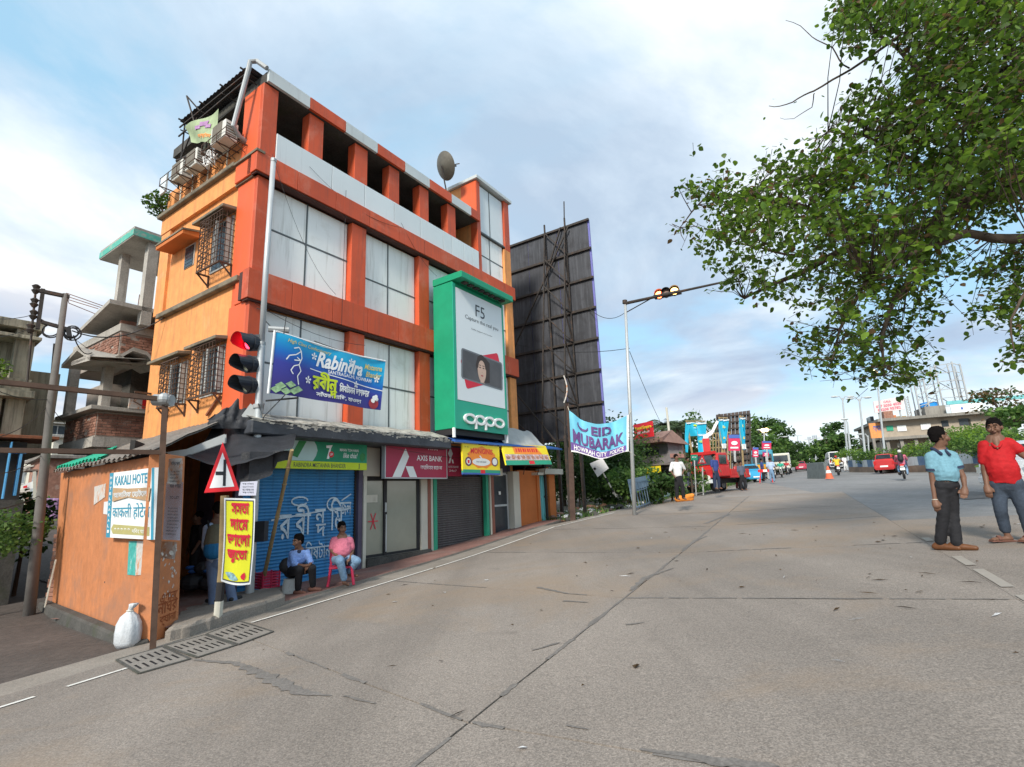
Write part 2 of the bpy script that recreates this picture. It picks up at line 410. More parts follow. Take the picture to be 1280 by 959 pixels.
 # --- ground and roads
def grid_sheet(us,vs,dz):
 mb=MB();n=len(us)
 mb.add([UV(u,v,dz)for v in vs for u in us],[(j*n+i,j*n+i+1,(j+1)*n+i+1,(j+1)*n+i)for j in range(len(vs)-1)for i in range(n-1)])
 mb.f=[f[::-1]for f in mb.f];return mb
def steps(a,b,st):return[a+(b-a)*i/max(1,round((b-a)/st))for i in range(max(1,round((b-a)/st))+1)]
us=[-3000,-800,-200]+steps(-40,60,2)+steps(65,300,12)+[400,600,1200,4000]
vs=[-3000,-800,-200]+steps(-60,30,2)+[40,60,90,150,400,1200,3000]
build(grid_sheet(us,vs,-.16),'ground','dirt',kind='structure',smooth=True)
def kv(u):
 P=[(-60,-7.75),(5,-7.72),(10,-7.83),(17.5,-7.93),(21,-7.1),(27.5,-5.97),(37.6,-4.68),(48,-3.4),(70,-3.2),(400,-3.2)]
 for(a,b),(c,d)in zip(P,P[1:]):
  if u<=c:return b+(d-b)*(u-a)/(c-a)
 return-3.2
def strip(us,va,vb,dz,nv=6):
 mb=MB();k=nv+1
 mb.add([UV(u,va(u)+(vb(u)-va(u))*j/nv,dz)for u in us for j in range(k)],[(i*k+j,i*k+j+1,(i+1)*k+j+1,(i+1)*k+j)for i in range(len(us)-1)for j in range(nv)])
 return mb
build(strip(steps(-40,150,1.5)+steps(160,400,20),kv,lambda u:13.5,-.05,14),'road','asphalt',kind='structure',smooth=True)
build(strip(steps(-14,9.0,1.0),lambda u:-30 if u<3 else-30,lambda u:-7.73,-.045,22),'side_street','street',kind='structure',smooth=True)
lane=MB();lane.add([UV(u,v,-.04)for v in steps(-80,-17,2.5)for u in steps(8,30,1.2)],[])
nu_=len(steps(8,30,1.2));nv_=len(steps(-80,-17,2.5))
lane.f=[(j*nu_+i,(j+1)*nu_+i,(j+1)*nu_+i+1,j*nu_+i+1)for j in range(nv_-1)for i in range(nu_-1)];lane.mi=[0]*len(lane.f)
build(lane,'lane','street',kind='structure',smooth=True)
# concrete paving of the junction: slabs with sealed joints
apron=build(strip(steps(26.5,62,1.5),kv,lambda u:max(kv(u)+.3,min(1.55,1.55-(u-21)*.16)),-.02,8),'concrete_road','slab_far',kind='structure',smooth=True)
build(strip(steps(-9,27,1.0),kv,lambda u:9.0 if u<13 else 1.6,-.032,12),'joint_bed','tar',parent=apron,smooth=True)
rows=[-8.2,-4.3,-.55,3.19,6.78,10.5,14.9,18.9,22.9,27]
def jline(k,v):return rows[k]+(-.36*(v+2.13)if v<-2.13 else-.10*(v+2.13))
cols=[(None,-2.13),(-2.13,1.55),(1.55,5.2),(5.2,9.0)]
rs=random.Random(3)
for k in range(len(rows)-1):
 for ci,(a,b)in enumerate(cols):
  if ci>=2 and rows[k]>11:continue
  mb=MB();n=10;g=.010;vs_=[]
  if k>=len(rows)-2 and False:continue
  for j in range(n+1):
   for i in range(n+1):
    s_,t_=i/n,j/n
    def pt(s_,t_):
     if a is None:
      um=rows[k]+s_*(rows[k+1]-rows[k]);lo=kv(um+2)+.01
     else:lo=a
     gb_=.002 if b==1.55 else g;ga_=.002 if lo==1.55 else g;v=lo+ga_+(b-lo-ga_-gb_)*t_
     u0=jline(k,v)+g;u1=jline(k+1,v)-g
     if ci>=2 and k+1<len(rows)and rows[k+1]>12:u1=min(u1,13.5-.2*(v-1.5))
     return u0+(u1-u0)*s_,v
    u,v=pt(s_,t_)
    e=noise.noise(Vector((u*1.7,v*1.7,3)))*.012
    if i in(0,n):u+=e
    if j in(0,n)and not(a is None and j==0):v+=e*.7
    vs_.append(UV(u,v,0))
  fs=[(j*(n+1)+i,(j+1)*(n+1)+i,(j+1)*(n+1)+i+1,j*(n+1)+i+1)for j in range(n)for i in range(n)]
  rim=[i for i in range(n+1)]+[j*(n+1)+n for j in range(1,n+1)]+[n*(n+1)+i for i in range(n-1,-1,-1)]+[j*(n+1)for j in range(n-1,0,-1)]
  m0=len(vs_);vs_+=[vs_[r]-Vector((0,0,.12))for r in rim];L=len(rim)
  fs+=[(rim[q],rim[(q+1)%L],m0+(q+1)%L,m0+q)for q in range(L)]
  mb.add(vs_,fs);build(mb,'concrete_slab','slab',parent=apron)
  # sealant smeared along the joints
def blob(pts,dz=.005,jag=.05,seed=0,px=True):
 P=[G(*p)for p in pts]if px else[UV(*p)for p in pts]
 r_=random.Random(seed);out=[]
 for i,p in enumerate(P):
  q=P[(i+1)%len(P)];m=max(2,int((q-p).length/.09))
  for k in range(m):
   w=p.lerp(q,k/m);w=w+Vector((r_.uniform(-jag,jag),r_.uniform(-jag,jag),0));out.append(Vector((w.x,w.y,gz(w.x,w.y)+dz)))
 c=sum(out,Vector())/len(out);c.z=gz(c.x,c.y)+dz
 mid=[o_.lerp(c,.5)for o_ in out]
 for q in mid:q.z=gz(q.x,q.y)+dz
 n=len(out);mb=MB()
 mb.add(out+mid+[c],[(i,(i+1)%n,n+(i+1)%n,n+i)for i in range(n)]+[(n+i,n+(i+1)%n,2*n)for i in range(n)])
 return mb
def ribbon(path,ws,seed):
 P=[G(*p)for p in path];r_=random.Random(seed);L_=[];n_=0
 for i in range(len(P)-1):
  m=max(2,int((P[i+1]-P[i]).length/.045))
  for k in range(m):t=k/m;L_.append((P[i].lerp(P[i+1],t),ws[i]+(ws[i+1]-ws[i])*t))
 L_.append((P[-1],.004));a_,b_=[],[]
 for i,(p,w)in enumerate(L_):
  d=(L_[min(i+1,len(L_)-1)][0]-L_[max(0,i-1)][0]).normalized();e=Vector((-d.y,d.x,0));q=i*.35+seed*7
  wa=w*(.55+.55*noise.noise(Vector((q,0,1)))+.3*noise.noise(Vector((q*3,5,1))));wb=w*(.55+.55*noise.noise(Vector((q,9,4)))+.3*noise.noise(Vector((q*3,2,7))))
  for o_,w_ in((a_,max(.003,wa)),(b_,-max(.003,wb))):v=p+e*w_;o_.append(Vector((v.x,v.y,gz(v.x,v.y)+.006)))
 mb=MB();n_=len(a_);mb.add(a_+b_,[(i,n_+i,n_+i+1,i+1)for i in range(n_-1)]);return mb
for i,(pa,ws)in enumerate((([(243,826),(295,830),(345,852),(372,866),(415,871)],[.03,.07,.13,.10,.02]),([(430,871),(470,881)],[.03,.02]),([(665,814),(700,804)],[.02,.05]),([(788,739),(808,722),(842,711)],[.05,.09,.03]),([(853,688),(870,676),(884,671)],[.05,.10,.04]),([(800,938),(850,945),(905,954),(975,960)],[.02,.04,.07,.04]),([(672,735),(710,743)],[.05,.04]),([(704,752),(735,754)],[.04,.03]),([(782,782),(806,779)],[.03,.03]),([(708,908),(736,913)],[.02,.015]),([(882,655),(913,643)],[.12,.08]),([(960,749),(1090,749)],[.02,.02]))):build(ribbon(pa,ws,i+1),'sealant_patch','sealant',parent=apron)
mb=MB();rr=random.Random(5)
for k in range(3,8):
 for v0,v1 in((-7.6,-2.2),(-2.1,1.5)):
  v=v0
  while v<v1:
   l=rr.uniform(.2,.9)
   if rr.random()<.62:
    u=jline(k,v);w=rr.uniform(.012,.04);u2=jline(k,min(v1,v+l));n_=5
    top=[];bot=[]
    for q in range(n_+1):
     vv=v+(min(v1,v+l)-v)*q/n_;uu=jline(k,vv)+rr.uniform(-.008,.008);top.append(UV(uu+w*rr.uniform(.4,1),vv,.004));bot.append(UV(uu-w*rr.uniform(.4,1),vv,.004))
    mb.add(bot+top,[(q,n_+1+q,n_+2+q,q+1)for q in range(n_)])
   v+=l+.05
u=-3.
while u<26:
 l=rr.uniform(.2,.8)
 if rr.random()<.75:
  w=rr.uniform(.015,.05);n_=4
  top=[UV(u+l*q/n_,-2.13+w*rr.uniform(.3,1),.0045)for q in range(n_+1)];bot=[UV(u+l*q/n_,-2.13-w*rr.uniform(.3,1),.0045)for q in range(n_+1)]
  mb.add(bot+top,[(q,q+1,n_+2+q,n_+1+q)for q in range(n_)])
 u+=l
build(mb,'joint_sealant','sealant',parent=apron)
# painted lines
def uline(u0,u1,vf,w,dz=.008):
 mb=MB();U=steps(u0,u1,.5);mb.add([UV(u,vf(u)+s*w/2,dz)for s in(-1,1)for u in U],[(i,i+1,len(U)+i+1,len(U)+i)for i in range(len(U)-1)]);return mb
build(uline(5.55,21.5,lambda u:(-7.62 if u<8 else-7.62-(u-8)*.026)if u<18 else kv(u)+.12,.075,.012),'edge_line','line_white',parent=apron)
build(uline(24,60,lambda u:kv(u)+.15,.12),'edge_line','line_worn',parent=apron)
for a,b in((2.0,2.78),(3.05,3.62),(.4,1.3)):build(uline(a,b,lambda u:-7.13,.065),'lane_dash','line_white',parent=apron)
for a,b in((8.1,8.75),(6.9,7.85),(6.35,6.55),(4.4,5.9),(10.2,10.6)):build(uline(a,b,lambda u:1.62,.10),'lane_dash','line_worn',parent=apron)
# edge strip and footpath in front of the shops
build(strip(steps(-9,30,1),lambda u:kv(u)-(.75 if u<19 else .5),lambda u:kv(u)+.03,-.004,3),'road_edge','edge_concrete',kind='structure',smooth=True)
def ywall(u):
 return-11.3+(u-7.0)*.262
foot=build(strip(steps(5.6,19.6,.7),lambda u:ywall(u)-2.5,lambda u:min(kv(u)-.72,-8.3 if u<8 else-8.5),.045,6),'footpath','paving_red',kind='structure',smooth=True)
mb=MB();fv=lambda u:min(kv(u)-.72,-8.3 if u<8 else-8.5)
U=steps(5.6,19.6,.7);mb.add([UV(u,fv(u),.045)for u in U]+[UV(u,fv(u),-.03)for u in U],[(i,i+1,len(U)+i+1,len(U)+i)for i in range(len(U)-1)])
build(mb,'kerb_edge','edge_concrete',parent=foot)
# drain covers
def drain(corn,label,n=6):
 P=[G(*p,.012)for p in corn]
 f=lambda s,t:(P[0].lerp(P[1],s)).lerp(P[3].lerp(P[2],s),t)
 c0=f(.5,.5);th=thing('drain_cover',label,'drain cover',c0,0,'slotted drain covers at the corner')
 S=[0];
 for k in range(n):c_=.12+.76*k/(n-1);S+=[c_-.026,c_+.026]
 S.append(1);T=[0,.16,.42,.57,.83,1];mb=MB();vs_=[f(s,t)for t in T for s in S];w=len(S);fs=[]
 for j in range(len(T)-1):
  for i in range(w-1):
   if i%2==1 and j in(1,3):continue
   fs.append((j*w+i,j*w+i+1,(j+1)*w+i+1,(j+1)*w+i))
 mb.add(vs_,fs)
 rim=[f(0,0),f(1,0),f(1,1),f(0,1)];dn=[q-Vector((0,0,.05))for q in rim];mb.add(rim+dn,[(i,(i+1)%4,4+(i+1)%4,4+i)for i in range(4)])
 build(mb,'slotted_plate','drain',parent=th)
 b2=MB();b2.add([f(s,t)-Vector((0,0,.007))for s,t in((.0,.0),(1,0),(1,1),(0,1))],[(0,1,2,3)]);build(b2,'drain_pit','black',parent=th)
 b3=MB();e=.02
 for q in range(4):
  a_,b_=rim[q],rim[(q+1)%4];b3.bar(a_+Vector((0,0,-.002)),b_+Vector((0,0,-.002)),.03,.012)
 build(b3,'iron_rim','concrete_dark',parent=th)
mat('drain',(.215,.195,.175),.9,.15,2,.4,fine=(50,.2))
drain([(146,825),(203,809),(237,824),(174,842)],'slotted concrete drain cover farthest left, nearest the white dashes')
drain([(206,808),(256,794),(294,807),(247,822)],'middle one of the slotted drain covers, in front of the orange pillar')
drain([(258,793),(300,777),(341,790),(298,806)],'slotted drain cover below the triangular road sign, at the start of the white line')
# litter
mb=MB();rl=random.Random(11)
for k in range(150):
 u,v=(rl.uniform(1.5,14),rl.gauss(1.6,1.9))if k<120 else(rl.uniform(3,16),rl.uniform(-8.2,-2))
 p=UV(u,v,.012);a=rl.uniform(0,6.28);l=rl.choice((.02,.03,.05,.1));w=l*rl.uniform(.15,.8)
 if l>.08:w=.008
 d=Vector((math.cos(a),math.sin(a),0));e=Vector((-d.y,d.x,0));mb.use(rl.choice((0,0,0,1,2)))
 mb.add([p-d*l,p+e*w+Vector((0,0,.01)),p+d*l,p-e*w],[(0,3,2,1),(0,1,2)])
build(mb,'road_litter',['leaf_brown','paper','bark'],kind='stuff',label='dry leaves, twigs and paper scraps lying on the concrete road',cat='litter')
# ================================================================== the orange corner building
YA=R(33.6);fd=Vector((math.sin(YA),math.cos(YA),0));fn=Vector((math.cos(YA),-math.sin(YA),0))
C0=Vector((-5.98,11.33,0))
FM=Matrix.Translation(C0)@Matrix.Rotation(R(90)-YA,4,'Z')
def Fp(px,py,off=0.0):
 p=onpl(px,py,C0+fn*off,fn);return(p-C0).dot(fd),p.z
def Sp(px,py,off=0.0):
 p=onpl(px,py,C0-fd*off,fd);return-(p-C0).dot(fn),p.z
def FB():m=MB();m.xf=FM;return m
B=thing('corner_building','orange and red four storey corner building with white cladding panels','building',FM@Vector((0,0,-1.85)),R(90)-YA)
# --- side elevation, facing left
mb=FB();mb.box(.0,.25,.851,5.0,-1.85,8.0);mb.box(-.10,.25,.851,5.0,8.001,8.5);mb.box(-.02,.12,.851,4.95,8.625,9.40)
mb.box(-.075,-.001,4.42,4.98,5.46,8.0);build(mb,'side_wall','orange_wall',B)
mb=FB();mb.box(.2,11.0,4.8,5.05,-1.85,8.5);mb.box(10.85,11.05,.31,4.8,-1.85,12.6);mb.box(.35,10.8,.30,.36,1.8,8.5);build(mb,'rear_wall','orange_wall',B)
mb=FB();mb.box(-.22,.12,.86,5.08,8.502,8.622);build(mb,'cornice','lip',B,bevel=.015)
mb=FB();mb.box(-.15,-.002,.42,4.62,5.30,5.44);build(mb,'ledge','lip',B,bevel=.015)
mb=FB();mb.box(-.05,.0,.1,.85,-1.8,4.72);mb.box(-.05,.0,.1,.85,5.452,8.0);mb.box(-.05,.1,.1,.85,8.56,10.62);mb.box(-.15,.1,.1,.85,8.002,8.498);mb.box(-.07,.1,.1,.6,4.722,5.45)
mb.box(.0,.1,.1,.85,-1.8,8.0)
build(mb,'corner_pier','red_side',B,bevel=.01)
mb=FB();mb.box(-.045,.36,-.03,.099,1.8,4.70);mb.box(-.045,.36,-.03,.099,5.46,8.0);mb.box(-.045,.36,-.03,.30,8.64,10.62)
build(mb,'corner_pier','red_panel',B,bevel=.01)
mb=FB();mb.box(-.2,.02,-.19,.9,8.50,8.56);mb.box(-.10,.4,-.08,.9,7.96,8.0);build(mb,'pier_lip','lip',B)
for z0,z1,nm in((8.63,9.36,0),):
 for y in(1.5,2.5,3.35,4.05):
  mb=FB();mb.tube([(-.06,y,8.64),(-.06,y,9.38)],.022,6);build(mb,'drain_pipe','cream',B)
mb=FB();mb.tube([(-.06,1.5,9.30),(-.06,4.1,9.30)],.022,6);build(mb,'drain_pipe','cream',B)
def side_window(y0,y1,z0,z1,proud,shade_y,shade_z,soffit='lip'):
 mb=FB();mb.box(-.03,-.001,y0+.05,y1-.05,z0+.05,z1-.02);w=build(mb,'window','window_frame',B)
 mb=FB();n=2 if y1-y0<1.2 else 3
 for i in range(n):
  a=y0+.09+(y1-y0-.18)*i/n;b=y0+.09+(y1-y0-.18)*(i+1)/n-.04
  mb.box(-.036,-.031,a,b,z0+.1,z1-.08)
 build(mb,'pane','window_dark',w)
 mb=FB();mb.box(-.16,-.032,y0+.10,y0+.135,z0+.12,z1-.1);mb.bar((-.2,y0+.5,z0+.12),(-.2,y0+.5,z1-.1),.05,.05);build(mb,'open_leaf','window_frame',w)
 mb=FB();x=-proud;s=.014
 for z in[z0+(z1-z0)*k/9 for k in range(10)]:
  mb.bar((x,y0,z),(x,y1,z),s);mb.bar((x,y0,z),(0,y0,z),s);mb.bar((x,y1,z),(0,y1,z),s)
 ny=max(5,int((y1-y0)/.13))
 for k in range(ny+1):
  y=y0+(y1-y0)*k/ny;mb.bar((x,y,z0),(x,y,z1),s)
 for k in range(3):mb.bar((x*(k+1)/3.0,y0,z0),(x*(k+1)/3.0,y0,z1),s);mb.bar((x*(k+1)/3.0,y1,z0),(x*(k+1)/3.0,y1,z1),s)
 half=y0+(y1-y0)*.52;zz=z0
 while zz<z1-.1:
  mb.bar((x-.006,half,zz),(x-.006,y1,min(z1,zz+.22)),.012);mb.bar((x-.008,half,min(z1,zz+.22)),(x-.008,y1,zz),.012);zz+=.13
 for y in(y0,y1):mb.bar((x,y,z0),(0,y,z0),.04);mb.bar((x*.95,y,z0),(-.01,y,z0-.28),.032);mb.bar((-.02,y,z0),(-.02,y,z0-.3),.04)
 mb.bar((x,y0,z0),(x,y1,z0),.04);mb.bar((x,y0,z1),(x,y1,z1),.03)
 build(mb,'window_grille','grille_iron',B)
 mb=FB();a,b=shade_y;p=proud+.06
 mb.hull([(-p,a,shade_z-.05),(0,a,shade_z),(0,b,shade_z),(-p,b,shade_z-.05)],[(-p,a,shade_z+.03),(0,a,shade_z+.09),(0,b,shade_z+.09),(-p,b,shade_z+.03)])
 build(mb,'window_shade',soffit,B,bevel=.01)
side_window(.86,2.02,2.62,3.88,.28,(.80,2.32),3.95)
side_window(2.68,3.62,2.62,3.80,.28,(2.62,4.35),3.93)
side_window(.95,2.05,5.88,7.28,.32,(.88,2.42),7.36)
mb=FB();mb.hull([(-.45,2.72,7.17),(0,2.72,7.2),(0,4.28,7.2),(-.45,4.28,7.17)],[(-.45,2.72,7.27),(0,2.72,7.36),(0,4.28,7.36),(-.45,4.28,7.27)]);build(mb,'window_shade','orange_shade',B)
mb=FB();mb.hull([(-.47,2.70,7.272),(0,2.70,7.362),(0,4.3,7.362),(-.47,4.3,7.272)],[(-.47,2.70,7.32),(0,2.70,7.42),(0,4.3,7.42),(-.47,4.3,7.32)]);build(mb,'shade_cap','lip',B)
mb=FB();mb.box(-.02,-.001,2.95,3.5,6.5,7.16);w=build(mb,'window','concrete',B)
mb=FB()
for k in range(6):mb.bar((-.03,3.0,6.56+k*.1),(-.03,3.45,6.56+k*.1),.015,.085)
build(mb,'louvre','window_dark',w)
mb=FB();mb.bar((-.05,1.5,2.2),(-.05,.95,2.6),.05,.05);build(mb,'loose_bar','rust',B)
mb=FB();mb.bar((-.4,4.75,3.2),(0,4.75,3.2),.05);mb.tube([(-.35,4.75,3.2),(-.4,4.75,2.95),(-.1,4.75,2.8)],.02,5);build(mb,'wall_bracket','grille_iron',B)
# --- front elevation
def panel(nm,x0,x1,y0,y1,z0,z1,mt,bev=.006):
 mb=FB();mb.box(x0,x1,y0,y1,z0,z1);return build(mb,nm,mt,B,bevel=bev)
G1=.006
J=[-.18,.95,2.14,3.33,4.52,5.67,6.84,8.0,9.2,10.35,11.12]
for a,b in zip(J,J[1:]):panel('red_panel',a+G1,b-G1,-.16,.1,4.72,5.45,'red_panel')
for a,b in zip(J,J[1:]):panel('red_panel',a+G1,b-G1,-.16,.1,8.0,8.54,'red_panel')
mb=FB();mb.box(-.15,11.1,-.12,.28,4.735,5.43);mb.box(-.15,11.1,-.12,.28,8.02,8.52);mb.box(-.14,11.1,-.12,.1,4.68,4.714);mb.box(-.14,11.1,-.12,.1,7.96,7.994);build(mb,'floor_band','band_shadow',B)
J=[.36,2.05,3.21,4.40,5.58,6.73,7.2,7.88,8.38,8.8]
for a,b in zip(J,J[1:]):panel('parapet_panel',a+.008,b-.008,-.06,.0,8.56,9.36,'pale_panel')
mb=FB();mb.box(.36,8.8,.001,.12,8.545,9.34);build(mb,'parapet_wall','mullion',B)
for a,b in((1.3,1.76),(2.86,3.34),(4.22,4.66),(5.6,6.05),(7.05,7.5)):panel('terrace_pier',a,b,.0,.32,9.36,10.62,'red_panel')
J=[.0,1.215,2.41,3.62,4.80,5.98,7.15,8.3,8.86]
for i,(a,b)in enumerate(zip(J,J[1:])):panel('fascia_panel',a+G1,b-G1,-.14,-.05,10.64,11.0,'grey_fascia' if i%2==0 else 'red_panel')
mb=FB();mb.box(0.0,8.86,-.049,5.0,10.66,10.95);build(mb,'roof_slab','concrete_dark',B)
mb=FB();mb.box(.12,8.9,3.2,3.35,8.5,10.66);mb.box(.12,11.0,.1,5.0,8.3,8.5);build(mb,'terrace_room','concrete_dark',B)
mb=FB()
for x,w,h in((5.7,.8,1.2),(1.4,.5,.9),(7.9,.5,.7)):mb.box(x,x+w,1.2,1.5,8.5,8.5+h+.5)
build(mb,'stored_board','concrete',B)
for a,b in((2.80,3.32),(5.52,6.0),(8.72,9.0)):
 for z0,z1 in((1.8,4.66),(5.45,7.94)):panel('column',a,b,-.03,.3,z0,z1,'red_panel')
panel('column',8.80,9.02,-.03,.3,8.54,12.5,'red_panel');panel('column',10.62,11.08,-.03,.3,5.45,7.94,'orange_wall');panel('column',10.62,11.08,-.03,.3,8.56,10.2,'orange_wall');panel('column',10.62,11.08,-.03,.3,1.8,4.66,'orange_wall')
panel('column',10.72,11.08,-.03,.3,10.2,12.5,'red_panel')
def bay(x0,x1,z0,z1,vx,hz,mt='white_panel',y=.16):
 xs=[x0]+vx+[x1];zs=[z0]+hz+[z1]
 for i in range(len(xs)-1):
  for k in range(len(zs)-1):panel('cladding_panel',xs[i]+.022,xs[i+1]-.022,y,y+.04,zs[k]+.022,zs[k+1]-.022,mt,.004)
 mb=FB();mb.box(x0,x1,y+.041,y+.1,z0,z1)
 for x in vx:mb.box(x-.02,x+.02,y-.01,y+.04,z0,z1)
 for q in hz:mb.box(x0,x1,y-.012,y+.03,q-.02,q+.02)
 build(mb,'mullions','mullion',B)
bay(.36,2.80,5.45,7.94,[1.47],[6.78]);bay(3.32,5.52,5.45,7.94,[4.34],[6.5]);bay(6.0,8.72,5.45,7.94,[7.3],[6.6])
bay(.36,2.80,1.85,4.66,[1.43],[3.36]);bay(3.32,5.52,1.85,4.66,[4.42],[3.33]);bay(6.0,8.72,1.85,4.66,[7.3],[3.3])
bay(9.02,10.72,10.36,12.45,[9.75],[],'pale_panel',.06);bay(9.02,10.62,8.56,10.28,[9.7],[9.38],'white_panel',.08);bay(9.02,10.62,5.46,7.94,[9.8],[6.6],'white_panel',.08);bay(9.02,10.62,1.85,4.66,[9.8],[3.3],'white_panel',.08)
mb=FB();mb.box(9.0,11.1,-.02,.1,10.28,10.34);build(mb,'ledge','mullion',B)
mb=FB();mb.box(8.82,9.02,.301,2.9,8.5,12.5);mb.box(9.02,11.0,2.7,2.9,8.5,12.5);build(mb,'stair_tower_wall','orange_wall',B)
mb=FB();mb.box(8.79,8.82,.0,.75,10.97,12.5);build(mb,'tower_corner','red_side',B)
mb=FB();mb.box(8.70,11.2,-.14,3.0,12.52,12.66);build(mb,'tower_roof','grey_fascia',B,bevel=.01)
# left window with white diamond mesh beside the green box
mb=FB();z=2.2
while z<3.9:
 for k in range(7):mb.bar((9.15+k*.14,-.02,z),(9.29+k*.14,-.02,z+.14),.02,.02);mb.bar((9.29+k*.14,-.03,z),(9.15+k*.14,-.03,z+.14),.02,.02)
 z+=.14
build(mb,'window_grille','white_gloss',B)
mb=FB();mb.box(9.1,10.2,.05,.07,2.2,3.95);build(mb,'window','window_dark',B)
# --- ground floor
rg=random.Random(4)
mb=FB();mb.box(-.3,5.97,-.92,.15,1.50,1.80);aw=build(mb,'awning_slab','slate',B,bevel=.03)
def flake(u,v):
 x=-.3+6.27*u;e=noise.noise(Vector((x*2,v*3,1)))*.05
 return(x,-.93+.95*v+e*.3,1.812+.30*v**.8+e)
mb=FB();mb.sheet(flake,60,6);build(mb,'flaking_plaster','flaky',B)
mb=FB()
for k in range(150):
 x=rg.uniform(-.25,5.9);w=rg.uniform(.02,.12);z=1.80-abs(rg.gauss(0,.05));h=rg.uniform(.012,.05);mb.add([(x-w,-.926,z),(x+w*rg.uniform(.3,1),-.926,z-h*.4),(x+w,-.926,z+h),(x-w*rg.uniform(.2,1),-.926,z+h*.8)],[(0,1,2,3)])
build(mb,'peeled_paint','flaky',B,kind='stuff')
mb=FB();mb.box(-.05,.12,.0,1.6,-1.8,1.5);mb.box(3.20,3.34,-.05,.3,-1.75,1.5);build(mb,'pier','purple_wall',B)
mb=FB();mb.box(3.345,3.45,-.09,.2,-1.72,.72);mb.box(5.56,5.84,-.04,.3,-1.45,.75);mb.box(3.36,3.95,-.03,.1,.72,1.5);mb.box(5.98,6.1,-.03,.3,-1.6,.75);mb.box(10.42,10.85,-.12,.3,-1.4,.95);mb.box(9.02,9.10,-.05,.2,-1.5,1.0)
build(mb,'pier','cream',B,bevel=.01)
mb=FB();mb.box(5.84,5.975,-.05,.3,-1.55,.8);mb.box(9.1,9.25,-.06,.3,-1.5,.9);build(mb,'tiled_pier','brown_tile',B)
mb=FB();mb.box(6.1,6.24,-.06,.2,-1.62,.8);mb.box(8.78,8.92,-.06,.2,-1.5,.85);build(mb,'shutter_frame','green_paint',B)
mb=FB();mb.box(.12,10.85,.5,.62,.66,1.9);mb.box(.12,10.85,.3,.5,.70,1.5);build(mb,'lintel','purple_wall',B)
mb=FB();mb.box(.0,10.9,-.18,4.9,-1.85,-1.755);build(mb,'shop_plinth','concrete_dark',B)
def shutter(x0,x1,z0,z1,y,mt,nm='roller_shutter',slat=.075):
 mb=FB();n=int((z1-z0)/slat);vs=[];prof=[]
 for k in range(n):a=z0+(z1-z0)*k/n;d=(z1-z0)/n;prof+=[(a,y),(a+d*.35,y-.022),(a+d*.7,y-.02),(a+d*.86,y+.004)]
 prof.append((z1,y));m=len(prof)
 for z,yy in prof:vs+=[(x0,yy,z),(x1,yy,z)]
 mb.add(vs,[(2*i,2*i+1,2*i+3,2*i+2)for i in range(m-1)]);s=build(mb,nm,mt,B)
 mb=FB();mb.box(x0,x1,y-.04,y+.02,z0-.02,z0+.06);build(mb,'bottom_rail',mt,s)
 mb=FB();mb.box(x0-.05,x0,y-.05,y+.03,z0,z1);mb.box(x1,x1+.05,y-.05,y+.03,z0,z1);build(mb,'guide_rail','iron',s);return s
bs=shutter(.15,3.16,-1.70,.95,.10,'blue_shutter');gs=shutter(6.28,8.74,-1.56,.75,.14,'grey_shutter',slat=.07)
# chalk writing on the blue shutter
mb=FB();y=.062
def strokes(mb,P,w,y,z0=0):
 for q in P:
  for(a,b),(c,d)in zip(q,q[1:]):mb.bar((a,y,b),(c,y,d),w,.004,up=(0,1,0))
rg=random.Random(4)
def arc(cx,cz,rx,rz,a0,a1,n=10):return[(cx+rx*math.cos(R(a0+(a1-a0)*i/n)),cz+rz*math.sin(R(a0+(a1-a0)*i/n)))for i in range(n+1)]
mb.text('র',1.05,-.72,.30,.55,y,bold=.012);mb.text('বী',1.45,-.66,.42,.72,y,bold=.012);mb.text('ন',1.98,-.42,.3,.34,y,bold=.012);mb.text('দ',2.02,-.74,.28,.30,y,bold=.012);mb.text('িম',2.42,-.62,.40,.80,y,bold=.012)
strokes(mb,[[(.85,-.28),(2.28,-.12)],arc(1.55,.12,.22,.10,0,330),arc(2.5,.02,.18,.16,30,250),[(2.75,.1),(3.05,.26)],[(2.7,-.15),(3.05,-.1)]],.035,y)
mb.text('জল',2.72,-.28,.34,.34,y,bold=.008);mb.text('িমষটানন',1.75,-1.25,.85,.42,y,bold=.004);mb.text('ঘর',2.6,-1.12,.45,.35,y,bold=.004)
build(mb,'chalk_writing','chalk' if 'chalk' in MATS else mat('chalk',(.50,.60,.68),.9,.2,9,0),bs)
# bank front
mb=FB();mb.box(3.45,5.56,.02,.08,-1.42,-1.34);mb.box(3.45,5.56,.02,.08,.60,.72);mb.box(3.45,3.50,.02,.08,-1.42,.72);mb.box(4.13,4.24,.0,.08,-1.42,.72);mb.box(5.44,5.56,.02,.08,-1.42,.72)
gd=build(mb,'door_frame','black',B)
mb=FB();mb.box(3.50,4.13,.045,.055,-1.34,.60);mb.box(4.24,5.44,.045,.055,-1.34,.60);build(mb,'glass','glass_door',gd)
mb=FB();mb.tube([(4.16,-.06,-1.3),(4.16,-.06,-.32)],.018,6);mb.tube([(4.15,-.05,-.25),(4.15,-.05,.0)],.025,6);build(mb,'handle','steel_light',gd)
mb=FB();mb.box(3.54,3.62+.3,.03,.04,.02,.22);mb.text('ATM',3.56,.04,.3,.14,.028,bold=.02);build(mb,'door_sticker','cream',gd)
mb=FB()
for k in range(6):
 a=k*math.pi/3;mb.bar((3.78,.03,-.48),(3.78+.17*math.cos(a),.03,-.48+.24*math.sin(a)),.025,.004,up=(0,1,0))
build(mb,'door_logo','letter_red',gd)
mb=FB();mb.box(3.44,5.9,-.16,.3,-1.76,-1.43);mb.box(3.44,5.9,-.12,.3,-1.43,-1.40);build(mb,'door_step','concrete_dark',B,bevel=.01)
